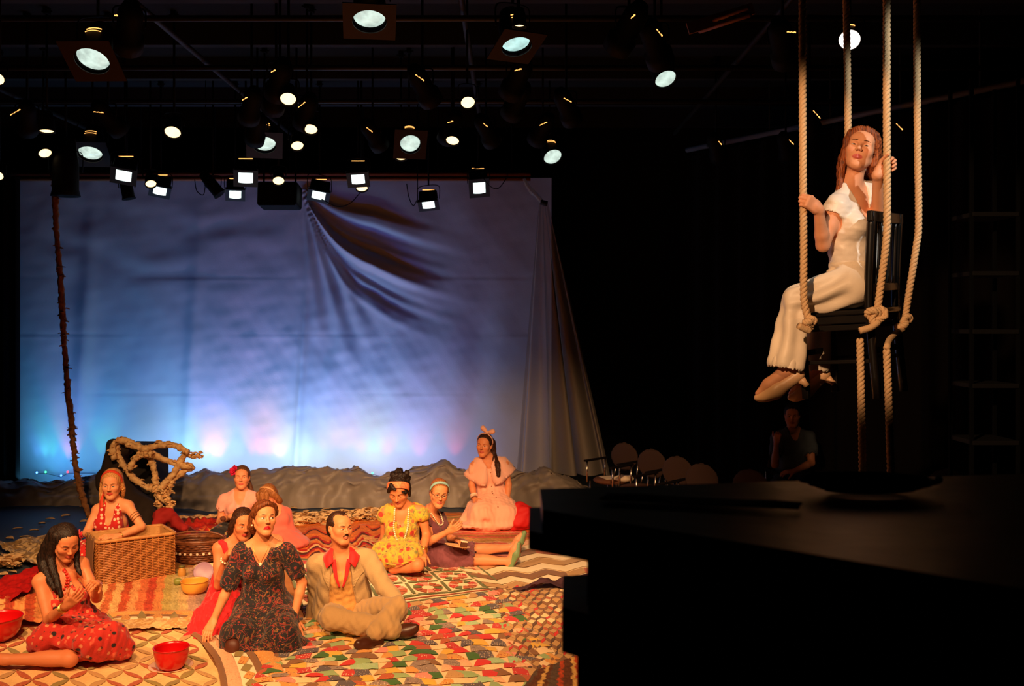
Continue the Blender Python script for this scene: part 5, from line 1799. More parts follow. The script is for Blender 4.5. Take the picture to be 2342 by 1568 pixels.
# ---------- girl in red behind her
def girl_red_dress():
    Y = 7.68
    root = Empty('person', 'dark-haired girl in a plain red dress peering over the black-dressed woman\'s shoulder', 'person', G(500, 1440))
    J = jp(Y, neck=(540, 1242), pel=(525, 1385, .05), sl=(501, 1254, -.03), sr=(578, 1252, .06), el=(500, 1338, -.14), wl=(517, 1274, -.30), er=(600, 1320, .1), wr=(590, 1380, 0),
           kl=(470, 1440, -.1), kr=(540, 1440, -.2), al=(560, 1408, .3), ar=(600, 1405, .3))
    hd = Head(P(556, 1199, Y), rot_head(28, 2, 3), 1.0); b = Body(J, hd, g=.97)
    B = S(); head_prims(B, hd); b.torso(B); b.neckp(B); b.arm(B, 'l', to=2); b.arm(B, 'r', to=2)
    hand(b, B, 'l', P(540, 1238, Y - .42), (.75, .3, -.3), 1, curl=(.5, .8, .6))
    finish_body(b, B, root, SK2, (.5, .06, .04), handboxes=b.hands)
    eyes(hd, B, root, .95, gaze=(.6, .1), brow=(.02, .008, .004))
    hair(hd, lambda Hs, h: (lock(Hs, [h.at((-.066, .0, .04)), h.at((-.082, .03, -.04)), h.at((-.06, .07, -.12))], .026, .02),
                            lock(Hs, [h.at((.066, .0, .04)), h.at((.082, .03, -.04)), h.at((.07, .06, -.15))], .026, .02),
                            lock(Hs, [h.at((0, .09, -.02)), h.at((0, .11, -.12)), h.at((0, .09, -.22))], .06, .03)), root, DARKHAIR, line=.004)
    D = mat('red_dress_cloth', (.60, .006, .012), .75, bump=(90, .2), sheen=.2)
    C = S(); b.torso(C, .011, lo=0)
    for q in ('sl', 'sr'): C.cone(b.tp(-.07 if q == 'sl' else .07, .0, .94), J[q], .056, .052, .03)
    C.chain([b.tp(0, 0, .35), b.tp(0, .02, .05), P(505, 1420, Y - .1)], [.13, .18, .18], .06)
    C.chain([P(515, 1390, Y - .12), P(462, 1432, Y - .22), P(440, 1452, Y - .3)], [.12, .09, .035], .08)
    C.chain([P(525, 1400, Y - .16), P(510, 1440, Y - .3)], [.14, .10], .08)
    C.ell(P(490, 1458, Y - .36), (.23, .10, .035), None, .06)
    C.cone(b.tp(0, .07, .86), b.tp(0, .05, 1.0), .05, .075, .01, True)
    C.cone(b.tp(0, 0, .98), b.tp(0, 0, 1.3), .07, .09, .01, True)
    C.ell(J['sl'] - b.lat * .035 - b.up * .02, (.066, .1, .085), None, .006, True)
    cloth('dress', C, D, root, fold=(.009, .12, (1.3, 1.3, .3), 11), fold2=(.004, .05, (1.2, 1.2, .3), 12), zmin=.006)
    w_ = J['wl']; ax = J['wl'] - J['el']
    pth = frame_to(ax); a = np.linspace(0, 2 * math.pi, 15)[:-1]
    beads([w_ - nrm(ax) * .03 + .031 * (np.cos(t) * pth[:, 0] + np.sin(t) * pth[:, 1]) for t in np.r_[a, a[0]]], .0085, 'bracelet', PEARL, root)
    return root


# ---------- man in the beige suit
def man_suit():
    Y = 7.62
    root = Empty('person', 'balding man with a moustache sitting cross-legged in a beige suit and red collar', 'person', G(790, 1440))
    J = jp(Y, neck=(782, 1262), pel=(786, 1405, .12), sl=(724, 1290, .02), sr=(842, 1276, .05), el=(722, 1362, .12), wl=(712, 1420, .12), er=(879, 1342, -.08), wr=(912, 1376, -.2),
           hl=(762, 1408, .1), hr=(816, 1404, .1), kl=(760, 1413, -.38), kr=(908, 1392, -.30), al=(905, 1440, -.47), ar=(858, 1448, -.56), tl=(944, 1436, -.45), tr=(822, 1462, -.66))
    hd = Head(P(777, 1208, Y - .03), rot_head(42, -6, 3), 1.02); b = Body(J, hd, male=True)
    B = S(); head_prims(B, hd, male=True); b.torso(B); b.neckp(B); b.arm(B, 'l', to=2); b.arm(B, 'r', to=2); b.leg(B, 'l', foot=False); b.leg(B, 'r', foot=False)
    hand(b, B, 'l', P(700, 1434, Y + .02), (.1, .1, -1), -1, curl=(.1, .1, .1))
    hand(b, B, 'r', P(926, 1408, Y - .38), (-.3, .25, -.9), -1, curl=(.4, .55, .4), spread=.08)
    finish_body(b, B, root, (.68, .24, .10), (.50, .13, .07), handboxes=b.hands)
    eyes(hd, B, root, .8, gaze=(.5, .5), brow=(.012, .006, .004), iris=(.03, .03, .03), browangle=.004)
    # short receding hair
    hair(hd, None, root, hairmat('short_dark_hair', (.02, .007, .004), (.06, .02, .01)), h=.006, vol=.975, wave=.0012, cutface=False,
         extra=lambda Hs, h: (Hs.ell(h.at((0, -.085, -.0)), (.072, .085, .10), h.R, .006, True), Hs.ell(h.at((.05, -.07, .085)), (.038, .062, .05), h.R, .01, True),
                              Hs.ell(h.at((-.05, -.07, .085)), (.038, .062, .05), h.R, .01, True), Hs.ell(h.at((0, .02, -.13)), (.1, .12, .06), h.R, .01, True),
                              Hs.ell(h.at((.085, .0, -.01)), (.022, .03, .04), h.R, .005, True), Hs.ell(h.at((-.085, .0, -.01)), (.022, .03, .04), h.R, .005, True)))
    mp, g = arc_pts(B, [hd.at((-.026, -.082, -.0545)), hd.at((-.012, -.095, -.0475)), hd.at((0, -.098, -.046)), hd.at((.012, -.095, -.0475)), hd.at((.026, -.082, -.0545))], 17, .001)
    rr = np.sin(np.linspace(.25, math.pi - .25, 17)) * .0042 + .001; rr[8] *= .7
    add('moustache', tube(mp, rr, 8, flat=.9), brow_mat((.05, .018, .008)), root, True)
    SUIT = mat('beige_linen', (.44, .285, .13), .85, bump=(240, .35), sheen=.2)
    VEST = mat('ochre_shirt_cloth', (.56, .27, .07), .8, bump=(180, .25), sheen=.15)
    RED = mat('red_collar_cloth', (.62, .008, .008), .7, sheen=.2)
    C = S(); b.torso(C, .012)
    C.ell(b.tp(0, .03, .12), (.165, .13, .12), b.R, .06)
    vneck(C, b, .60, .075, .012, .19)
    cloth('shirt', C, VEST, root, fold=(.006, .14, (1, 1, 1), 21), fold2=(.003, .06, (1, 1, 1), 22))
    C = S(); b.torso(C, .026)
    C.chain([b.tp(-.12, .02, .35), b.tp(-.17, .03, -.05)], [.085, .075], .06); C.chain([b.tp(.12, .02, .35), b.tp(.165, .02, .02)], [.09, .08], .06)
    C.ell(b.tp(0, -.04, .0), (.19, .11, .12), b.R, .05)
    for sd in 'lr':
        a, e, w_ = J['s' + sd], J['e' + sd], J['w' + sd]
        A = S(); A.ell(a, (.075, .072, .07), None, .03); A.chain([a, (a + e) / 2, e, e + (w_ - e) * .5, w_ + (w_ - e) * .02], [.072, .068, .061, .056, .05], .02); C.sdf(A, .03)
    op = S(); op.chain([b.tp(0, .10, 1.02), b.tp(.0, .15, .75), b.tp(.0, .17, .45), b.tp(.01, .19, .12), b.tp(.0, .22, -.2)], [.07, .082, .105, .14, .17], .02)
    C.sdf(op, .012, True)
    C.cone(b.tp(0, .0, .97), b.tp(0, .0, 1.3), .072, .1, .01, True)
    for sd in 'lr':
        e, w_ = J['e' + sd], J['w' + sd]; d = nrm(w_ - e); C.cone(w_ + d * .012, w_ + d * .2, .044, .06, .004, True)
    jk = S(); jk.sdf(C, .001)
    cloth('jacket', C, SUIT, root, h=.0085, fold=(.0045, .20, (1, 1, .8), 23), fold2=(.0028, .07, (1, 1, .8), 24), zmin=.006)
    # lapels: flat cloth on the jacket's front edges
    for s_ in (-1, 1):
        edge, _ = arc_pts(C, [b.tp(s_ * .075, .075, .99), b.tp(s_ * .085, .14, .80), b.tp(s_ * .075, .17, .62), b.tp(s_ * .07, .17, .45)], 12, .004)
        out, _ = arc_pts(C, [b.tp(s_ * .12, .05, .95), b.tp(s_ * .155, .11, .80), b.tp(s_ * .12, .15, .64), b.tp(s_ * .075, .17, .45)], 12, .005)
        V = np.concatenate([edge, out]); Fc = [[i, i + 1, 13 + i, 12 + i] for i in range(11)]
        add('lapel', thick((V, Fc), -.006 * s_), SUIT, root, False)
    CB = S(); b.torso(CB, .03)
    for s_ in (-1, 1):
        pts = [b.tp(s_ * .05, -.02, 1.1), b.tp(s_ * .062, .05, 1.05), b.tp(s_ * .055, .11, .96)]
        po = [b.tp(s_ * .10, -.03, 1.02), b.tp(s_ * .135, .05, .97), b.tp(s_ * .105, .14, .88)]
        i1 = spline(pts, 9); o1 = spline(po, 9)
        V = np.concatenate([i1, o1]); Fc = [[i, i + 1, 10 + i, 9 + i] for i in range(8)]
        add('shirt_collar', thick((V, Fc), -.006 * s_), RED, root, True, label='bright red open shirt collar')
        st, _ = arc_pts(CB, [b.tp(s_ * .062, .09, .97), b.tp(s_ * .045, .15, .80), b.tp(s_ * .012, .17, .60)], 12, .004)
        add('collar_band', tube(st, np.linspace(.020, .007, 12), 8, flat=.35, up=b.fwd), RED, root, True)
    PANTS = mat('beige_linen_trousers', (.42, .25, .10), .85, bump=(240, .35), sheen=.2)
    C = S(); C.ell(b.tp(0, .0, .02), (.19, .15, .13), b.R, .05)
    for sd in 'lr':
        h_, k_, a = J['h' + sd], J['k' + sd], J['a' + sd]
        A = S(); A.chain([h_, h_ + (k_ - h_) * .5, k_, k_ + (a - k_) * .5, a - (a - k_) * .05], [.112, .102, .083, .073, .066], .02); C.sdf(A, .025)
    cloth('trousers', C, PANTS, root, fold=(.006, .16, (1, 1, 1), 25), fold2=(.0035, .06, (1, 1, 1), 26), zmin=.006)
    SH = mat('dark_brown_leather', (.055, .014, .006), .35)
    shoe(J['ar'] + np.array([0, -.03, -.015]), J['tr'] + np.array([0, -.03, 0]), (.3, -.2, 1), root, SH, g=1.12)
    shoe(J['al'] + np.array([0, .0, .01]), J['tl'] + np.array([.02, .0, .02]), (-.1, -.6, .8), root, SH, g=1.1)
    return root


# ---------- woman in the red spotted dress, lower left
def woman_red_spots():
    Y = 6.86
    root = Empty('person', 'woman with long black hair in a red spotted halter dress, looking down', 'person', G(170, 1490))
    J = jp(Y, neck=(130, 1310, .04), pel=(172, 1442, .12), sl=(92, 1330, -.04), sr=(186, 1290, .10), el=(112, 1416, -.16), wl=(152, 1384, -.36), er=(221, 1366, .0), wr=(224, 1336, -.22),
           hl=(150, 1452, .05), hr=(205, 1450, .1), kl=(160, 1506, -.30), kr=(262, 1478, -.18), al=(8, 1507, -.3), ar=(190, 1470, .2), tl=(-40, 1500, -.28))
    J['chest'] = P(146, 1358, Y + .02)
    hd = Head(P(150, 1240, Y - .0), rot_head(44, 20, 0), 1.0); b = Body(J, hd, g=.98)
    B = S(); head_prims(B, hd); b.torso(B); b.neckp(B); b.arm(B, 'l', to=2); b.arm(B, 'r', to=2); b.leg(B, 'l'); b.leg(B, 'r', foot=False)
    hand(b, B, 'l', P(202, 1345, Y - .42), (.2, .5, .5), 1, curl=(.3, .5, .4))
    hand(b, B, 'r', P(205, 1322, Y - .42), (-.4, .0, -.7), 1, curl=(.5, .7, .5))
    finish_body(b, B, root, SK2, (.5, .08, .05), handboxes=b.hands)
    eyes(hd, B, root, .28, gaze=(.3, -1), brow=(.012, .005, .003))
    hair(hd, lambda Hs, h: (lock(Hs, [h.at((-.062, .01, .05)), P(115, 1275, Y - .02), P(128, 1320, Y - .1), P(140, 1362, Y - .14)], .034, .016),
                            lock(Hs, [h.at((-.04, .07, .04)), P(100, 1275, Y + .04), P(108, 1310, Y - .02), P(125, 1345, Y - .10)], .055, .02),
                            lock(Hs, [h.at((0, .09, .02)), P(108, 1290, Y + .12), P(105, 1330, Y + .16)], .06, .03),
                            lock(Hs, [h.at((.062, .0, .05)), h.at((.083, .01, -.04)), P(176, 1290, Y + .02), P(184, 1312, Y - .02)], .024, .012)), root, BLACKHAIR, line=.0)
    flower(hd.at((.075, -.02, .055)), hd.R @ np.array([.9, -.3, .3]), .040, REDFLOWER, root, label='red cloth flower over the ear')
    D = pattern('red_spotted_cloth', (.50, .018, .010), [('blobs', 24, .66, (.62, .10, .05)), ('dots', 15, .25, (.018, .006, .006)), ('dots', 18, .22, (.66, .22, .10)), ('dots', 25, .15, (.10, .02, .01))], .8)
    C = S(); b.torso(C, .011, lo=0)
    C.chain([b.tp(0, .02, .22), b.tp(0, .03, .0)], [.135, .175], .05)
    C.chain([J['hl'], P(120, 1462, Y - .16), P(100, 1470, Y - .2)], [.15, .12, .08], .08)
    C.chain([J['hr'], P(255, 1466, Y - .16), P(290, 1478, Y - .12)], [.15, .11, .05], .08)
    C.chain([P(160, 1460, Y - .12), P(215, 1468, Y - .26)], [.14, .11], .08)
    C.chain([P(265, 1480, Y - .1), P(300, 1485, Y - .05)], [.05, .025], .05)
    C.cone(b.tp(0, .0, .80), b.tp(0, .0, 1.3), .15, .3, .008, True)
    C.cone(J['sl'], J['sl'] - b.lat * .15, .10, .1, .01, True); C.cone(J['sr'], J['sr'] + b.lat * .15, .10, .1, .01, True)
    C.cone(b.tp(0, .16, .66), b.tp(0, .1, .9), .015, .06, .01, True)
    C.ell(P(118, 1502, Y - .36), (.17, .12, .05), None, .02, True)
    cloth('dress', C, D, root, fold=(.009, .13, (1.2, 1.2, .8), 31), fold2=(.004, .055, (1, 1, .5), 32), zmin=.006)
    for s_ in (-1, 1):
        st, _ = arc_pts(B, [b.tp(s_ * .065, .11, .74), b.tp(s_ * .055, .09, .9), b.tp(s_ * .045, .02, 1.02), b.tp(s_ * .02, -.06, 1.05)], 14, .004)
        add('halter_strap', tube(st, .011, 8, flat=.4, up=b.fwd), D, root, True)
    nk, _ = arc_pts(B, [b.tp(-.055, .02, 1.02), b.tp(-.03, .09, .88), b.tp(0, .11, .82), b.tp(.03, .09, .88), b.tp(.055, .02, 1.02)], 40, .006)
    beads(nk, .009, 'necklace', mat('red_coral_beads', (.6, .02, .01), .35), root)
    nk, _ = arc_pts(B, [b.tp(-.055, .03, 1.01), b.tp(-.035, .1, .83), b.tp(0, .12, .76), b.tp(.035, .1, .83), b.tp(.055, .03, 1.01)], 40, .006)
    beads(nk, .009, 'necklace', MATS['red_coral_beads'], root)
    d = nrm(J['wl'] - J['el'])
    for t in (.035, .05, .062): ring(J['wl'] - d * t, d, .032, .0035, 'bangle', GOLD, root)
    d = nrm(J['wr'] - J['er']); ring(J['wr'] - d * .03, d, .03, .0035, 'bangle', GOLD, root)
    return root


# ---------- blonde in the polka dots behind the basket
def woman_polka():
    Y = 9.35
    root = Empty('person', 'blonde woman in a red polka-dot halter dress leaning on the wicker basket', 'person', G(250, 1300))
    J = jp(Y, neck=(258, 1150, 0), pel=(252, 1262, .1), sl=(224, 1166, 0), sr=(293, 1158, 0), el=(198, 1218, -.1), wl=(222, 1226, -.22), er=(324, 1203, -.08), wr=(272, 1226, -.24),
           kl=(215, 1275, -.2), kr=(290, 1275, -.2), al=(230, 1270, .3), ar=(280, 1270, .3))
    hd = Head(P(256, 1107, Y - .03), rot_head(8, 4, 0), 1.10); b = Body(J, hd, g=1.04)
    B = S(); head_prims(B, hd); b.torso(B); b.neckp(B); b.arm(B, 'l', to=2); b.arm(B, 'r', to=2); b.leg(B, 'l', foot=False); b.leg(B, 'r', foot=False)
    hand(b, B, 'l', P(252, 1226, Y - .28), (.1, .4, -.9), -1, curl=(.35, .5, .4))
    hand(b, B, 'r', P(236, 1226, Y - .32), (-.1, .3, -.9), 1, curl=(.4, .5, .4))
    finish_body(b, B, root, (.76, .31, .14), (.58, .07, .05), h=.0105, hf=.004, handboxes=b.hands)
    eyes(hd, B, root, 1.0, gaze=(0, 0), brow=(.35, .14, .05), iris=(.12, .12, .1))
    hair(hd, lambda Hs, h: (lock(Hs, [h.at((-.066, .0, .05)), h.at((-.085, .01, -.04)), h.at((-.08, -.01, -.13)), h.at((-.072, -.03, -.20))], .022, .02),
                            lock(Hs, [h.at((.066, .0, .05)), h.at((.085, .02, -.04)), h.at((.072, .06, -.12))], .022, .016)), root, BLONDE, line=.0, vol=1.03)
    band, _ = arc_pts(_capsdf(hd, 1.03), [hd.at((-.092, .0, .02)), hd.at((-.07, -.03, .10)), hd.at((0, -.045, .135)), hd.at((.07, -.03, .10)), hd.at((.092, .0, .02))], 24, .001)
    add('headband', tube(band, .020, 8, flat=.25, up=hd.R @ np.array([-1.0, 0, 0])), mat('orange_red_cloth', (.66, .05, .015), .7), root, True, label='orange-red headband')
    add('headscarf_tail', tube(spline([hd.at((-.07, -.0, -.06)), hd.at((-.082, -.02, -.12)), hd.at((-.075, -.05, -.19))], 10), np.linspace(.018, .026, 10), 8, flat=.5), MATS['orange_red_cloth'], root, True)
    D = pattern('red_white_dots', (.56, .012, .010), [('dots', 25, .34, (.95, .62, .40))], .8)
    C = S(); b.torso(C, .012)
    C.chain([b.tp(0, .02, .25), b.tp(0, .03, .0)], [.15, .19], .05)
    for sd in 'lr': C.chain([J['h' + sd], J['k' + sd], J['k' + sd] + np.array([0, 0, -.1])], [.15, .11, .1], .06)
    C.ell(P(205, 1262, Y - .15), (.16, .16, .12), None, .06)
    C.cone(b.tp(0, .15, .56), b.tp(0, .08, 1.0), .01, .06, .01, True)
    C.cone(b.tp(0, 0, 1.0), b.tp(0, 0, 1.3), .055, .08, .01, True)
    for q, s_ in (('sl', -1), ('sr', 1)):
        C.cone(b.tp(s_ * .155, .0, .66), b.tp(s_ * .12, .0, 1.05), .05, .05, .02, True); C.ell(J[q], (.07, .1, .07), None, .02, True)
    for s_ in (-1, 1): C.chain([b.tp(s_ * .075, .105, .72), b.tp(s_ * .066, .075, .92), b.tp(s_ * .05, .0, 1.06)], [.034, .026, .02], .02)
    cloth('halter_dress', C, D, root, h=.0105, fold=(.005, .15, (1, 1, .5), 41), zmin=.006)
    d = nrm(J['wl'] - J['el']); ring(J['wl'] - d * .02, d, .033, .005, 'bangle', GOLD, root); ring(J['wl'] - d * .035, d, .033, .005, 'bangle', GOLD, root)
    d = nrm(J['wr'] - J['er']); ring(J['wr'] - d * .02, d, .033, .005, 'bangle', GOLD, root)
    d = nrm(J['er'] - J['sr'])
    ARM = mat('bronze_armlet', (.35, .16, .06), .4, .8)
    for t in (.45, .55, .66): ring(J['sr'] + (J['er'] - J['sr']) * t, d + np.array([.15, 0, .1]), .046, .004, 'armlet', ARM, root)
    add('earring', ball(hd.at((-.085, -.0, -.05)), .008, 8, 6), GOLD, root, True); add('earring', ball(hd.at((.085, -.0, -.05)), .008, 8, 6), GOLD, root, True)
    return root


def _capsdf(hd, vol=1.0):
    Q = S(); Q.ell(hd.at((0, .018, .041)), np.array([.083 * vol, .1035 * vol, .0895 * vol]) * hd.sc, hd.R, .02)
    Q.ell(hd.at((0, -.02, 0)), np.array([.08, .075, .1]) * hd.sc, hd.R, .02); return Q


# ---------- woman in the pink blouse with a red flower
def woman_pink_blouse():
    Y = 10.55
    root = Empty('person', 'woman in a pale pink blouse with a big red flower in her hair', 'person', G(545, 1236))
    J = jp(Y, neck=(551, 1126, 0), pel=(548, 1210, .05), sl=(513, 1143, 0), sr=(587, 1142, 0.02), el=(503, 1192, -.02), wl=(528, 1180, -.2), er=(597, 1188, 0), wr=(560, 1185, -.2),
           kl=(500, 1228, -.25), kr=(590, 1228, -.25), al=(560, 1222, .1), ar=(540, 1222, .1))
    hd = Head(P(553, 1092, Y), rot_head(10, -8, 0), 1.02); b = Body(J, hd, g=1.03)
    B = S(); head_prims(B, hd); b.torso(B); b.neckp(B); b.arm(B, 'l', to=2); b.arm(B, 'r', to=2)
    hand(b, B, 'l', P(552, 1174, Y - .26), (.1, .6, -.4), 1, curl=(.6, .8, .6)); hand(b, B, 'r', P(530, 1172, Y - .26), (-.2, .6, .3), -1, curl=(.6, .8, .6))
    finish_body(b, B, root, (.73, .27, .125), (.62, .12, .08), h=.011, hf=.0045, hh=.0045, handboxes=b.hands)
    eyes(hd, B, root, .9, gaze=(.2, -.3), brow=(.12, .04, .015))
    hair(hd, lambda Hs, h: (Hs.ell(h.at((.0, .1, -.0)), (.06, .05, .06), h.R, .03), lock(Hs, [h.at((.05, .07, -.03)), h.at((.085, .07, -.12)), h.at((.10, .05, -.2))], .03, .02)), root, BROWNHAIR, h=.007, line=.006)
    flower(hd.at((-.072, -.02, .072)), hd.R @ np.array([-.6, -.8, .35]), .062, mat('crimson_flower_cloth', (.62, .003, .06), .7), root, label='large crimson cloth flower')
    D = mat('pale_pink_cloth', (.86, .36, .29), .8, bump=(120, .2), sheen=.2)
    C = S(); b.torso(C, .013); b.neckp(C, .004)
    for sd in 'lr':
        a, e = J['s' + sd], J['e' + sd]; d = e - a
        A = S(); A.chain([a, a + d * .42], [.064, .068], .02); C.sdf(A, .03); C.cone(a + d * .45, a + d * .9, .06, .065, .004, True)
    vneck(C, b, .62, .06, .012, .15)
    cloth('blouse', C, D, root, h=.011, fold=(.005, .12, (1, 1, .8), 51), zmin=.006)
    K = pattern('black_floral_skirt', (.010, .008, .010), [('dots', 16, .26, (.45, .28, .10)), ('dots', 22, .2, (.4, .05, .03))], .8)
    C = S(); C.chain([b.tp(0, 0, .18), b.tp(0, 0, .0)], [.14, .18], .05)
    for sd in 'lr': C.chain([J['h' + sd], J['k' + sd]], [.14, .11], .06)
    cloth('skirt', C, K, root, h=.012, fold=(.006, .12, (1, 1, .4), 52), zmin=.006)
    add('dried_rose', ball(P(510, 1186, Y - .3), (.03, .025, .028), 10, 7), mat('dark_brown_bread', (.12, .03, .012), .8, bump=(60, .5)), root, True, label='small dark lump held in her hand')
    return root


# ---------- girl with a fringe behind the black dress
def girl_fringe():
    Y = 10.3
    root = Empty('person', 'girl with light brown fringe and headband bowing her head, in coral pink', 'person', G(640, 1245))
    J = jp(Y, neck=(628, 1160, 0), pel=(640, 1228, .05), sl=(596, 1176, 0), sr=(655, 1172, .05), el=(600, 1215, -.1), wl=(620, 1225, -.25), er=(660, 1212, .05), wr=(650, 1226, -.15))
    hd = Head(P(614, 1136, Y - .05), rot_head(-18, 34, -4), 1.0); b = Body(J, hd, g=.98)
    B = S(); head_prims(B, hd); b.torso(B); b.neckp(B); b.arm(B, 'l', to=2); b.arm(B, 'r', to=2)
    hand(b, B, 'l', P(640, 1228, Y - .3), (.1, .2, -.9), -1); hand(b, B, 'r', P(632, 1230, Y - .2), (-.1, .2, -.9), 1)
    finish_body(b, B, root, (.72, .26, .12), h=.012, hf=.0045, hh=.005, handboxes=b.hands)
    eyes(hd, B, root, .3, gaze=(0, -1), brow=(.2, .08, .03))
    hair(hd, lambda Hs, h: (lock(Hs, [h.at((-.05, -.06, .10)), h.at((-.04, -.098, .05)), h.at((-.04, -.1, .018))], .024, .012), lock(Hs, [h.at((.0, -.065, .105)), h.at((.0, -.105, .05)), h.at((.0, -.106, .02))], .026, .012),
                            lock(Hs, [h.at((.05, -.055, .1)), h.at((.05, -.09, .05)), h.at((.05, -.09, .018))], .024, .012),
                            lock(Hs, [h.at((-.07, .01, .04)), h.at((-.084, .02, -.05)), h.at((-.07, .04, -.1))], .026, .022), lock(Hs, [h.at((.07, .01, .04)), h.at((.088, .02, -.05)), h.at((.075, .04, -.1))], .03, .026)), root,
         hairmat('light_brown_hair', (.17, .055, .015), (.45, .17, .05)), h=.0065, line=-.03)
    band, _ = arc_pts(_capsdf(hd, 1.03), [hd.at((-.09, .02, .02)), hd.at((-.07, .01, .11)), hd.at((0, .0, .14)), hd.at((.07, .01, .11)), hd.at((.09, .02, .02))], 24, .001)
    add('headband', tube(band, .011, 8, flat=.4, up=hd.R @ np.array([-1.0, 0, 0])), mat('tan_headband', (.55, .25, .10), .5), root, True)
    D = mat('coral_pink_cloth', (.74, .14, .10), .8, bump=(120, .2), sheen=.2)
    C = S(); b.torso(C, .012)
    C.chain([b.tp(0, 0, .3), b.tp(0, .05, .0)], [.14, .2], .05); C.ell(P(640, 1240, Y - .1), (.3, .25, .08), None, .08)
    for sd in 'lr':
        a, e = J['s' + sd], J['e' + sd]; C.chain([a, a + (e - a) * .6], [.058, .06], .03)
    C.cone(b.tp(0, .06, .88), b.tp(0, .03, 1.1), .055, .08, .01, True)
    cloth('dress', C, D, root, h=.012, fold=(.006, .12, (1, 1, .4), 61), zmin=.006)
    return root


# ---------- woman in the yellow floral dress
def woman_yellow():
    Y = 9.25
    root = Empty('person', 'woman with a dark updo kneeling in a yellow floral dress and long pearls, looking down', 'person', G(920, 1306))
    J = jp(Y, neck=(920, 1160, -.02), pel=(918, 1266, .1), sl=(882, 1170, 0), sr=(964, 1170, 0), el=(879, 1226, .10), wl=(862, 1262, .26), er=(975, 1222, 0), wr=(967, 1266, -.2),
           kl=(905, 1296, -.16), kr=(955, 1292, -.38), al=(868, 1290, .1), ar=(898, 1302, -.2))
    hd = Head(P(912, 1121, Y - .09), rot_head(-6, 26, -2), 1.12); b = Body(J, hd, g=1.05)
    B = S(); head_prims(B, hd); b.torso(B); b.neckp(B); b.arm(B, 'l', to=2); b.arm(B, 'r', to=2); b.leg(B, 'l', foot=False); b.leg(B, 'r', foot=False)
    hand(b, B, 'l', P(852, 1284, Y + .3), (.0, -.2, -1), 1, curl=(.1, .2, .1)); hand(b, B, 'r', P(965, 1294, Y - .42), (-.1, .75, -.6), 1, curl=(.2, .3, .25), spread=.08)
    finish_body(b, B, root, (.68, .23, .09), (.52, .10, .07), h=.0105, hf=.004, hh=.004, handboxes=b.hands)
    eyes(hd, B, root, .35, gaze=(0, -1), brow=(.012, .005, .003))
    cr = np.random.default_rng(4)
    hair(hd, lambda Hs, h: ([Hs.ell(h.at((.01 + .07 * cr.uniform(-1, 1), .06 + .045 * cr.uniform(-1, 1), .095 + .035 * cr.uniform(-1, 1))), np.full(3, .025), h.R, .008) for _ in range(26)],
                            [Hs.ell(h.at((.078 + .012 * cr.uniform(-1, 1), .03 + .03 * cr.uniform(-1, 1), .03 + .05 * cr.uniform(-1, 1))), np.full(3, .02), h.R, .012) for _ in range(6)],
                            lock(Hs, [h.at((-.035, -.075, .105)), h.at((.0, -.102, .075)), h.at((.05, -.092, .045)), h.at((.076, -.06, .02))], .018, .012),
                            lock(Hs, [h.at((-.03, -.075, .10)), h.at((-.055, -.08, .06)), h.at((-.074, -.05, .02))], .016, .01),
                            lock(Hs, [h.at((.07, .0, .03)), h.at((.082, .01, -.03)), h.at((.078, .02, -.07))], .018, .008)), root, BLACKHAIR, wave=.003)
    band, _ = arc_pts(_capsdf(hd, 1.05), [hd.at((-.092, .0, .03)), hd.at((-.072, -.05, .088)), hd.at((0, -.078, .112)), hd.at((.072, -.05, .088)), hd.at((.092, .0, .03))], 24, .003)
    add('headband', tube(band, .032, 10, flat=.2, up=hd.R @ np.array([-1.0, 0, 0])), mat('orange_print_headband', (.80, .27, .10), .7, var=(40, (.6, .1, .04), .6)), root, True)
    D = pattern('yellow_floral_cloth', (.54, .36, .045), [('blobs', 16, .55, (.70, .42, .03)), ('dots', 11, .30, (.55, .035, .02)), ('dots', 14, .24, (.62, .14, .05)), ('lines', 9, .012, (.16, .17, .05)), ('dots', 19, .13, (.10, .05, .05))], .8)
    C = S(); b.torso(C, .014); b.neckp(C, .002)
    for sd in 'lr':
        a, e = J['s' + sd], J['e' + sd]; d = e - a
        A = S(); A.ell(a + d * .15, (.078, .075, .07), None, .02); C.sdf(A, .03); C.cone(a + d * .42, a + d * .9, .055, .06, .004, True)
    C.chain([b.tp(0, .01, .3), b.tp(0, .03, .02)], [.14, .19], .05)
    C.chain([J['hl'], P(880, 1268, Y - .12)], [.15, .12], .08); C.chain([J['hr'], P(940, 1268, Y - .22)], [.14, .12], .08); C.ell(P(905, 1270, Y - .15), (.2, .16, .10), None, .07)
    vneck(C, b, .60, .058, .02, .15)
    cloth('dress', C, D, root, h=.0105, fold=(.008, .13, (1.2, 1.2, .5), 71), fold2=(.004, .05, (1, 1, .5), 72), zmin=.006)
    CC = S(); b.torso(CC, .02)
    nk, _ = arc_pts(CC, [b.tp(-.055, .05, 1.0), b.tp(-.06, .14, .76), b.tp(-.025, .15, .42), b.tp(.0, .13, .36), b.tp(.03, .14, .42), b.tp(.068, .15, .76), b.tp(.06, .05, 1.0)], 80, .006)
    beads(nk, .009, 'pearl_necklace', PEARL, root)
    d = nrm(J['wr'] - J['er'])
    for t in (.03, .045, .06): ring(J['wr'] - d * t, d, .034, .004, 'bangle', GOLD, root)
    add('skirt_hem', tube(spline([P(866, 1272, Y - .22), P(885, 1288, Y - .3), P(912, 1290, Y - .36), P(950, 1280, Y - .4)], 14), .008, 6), D, root, True)
    return root


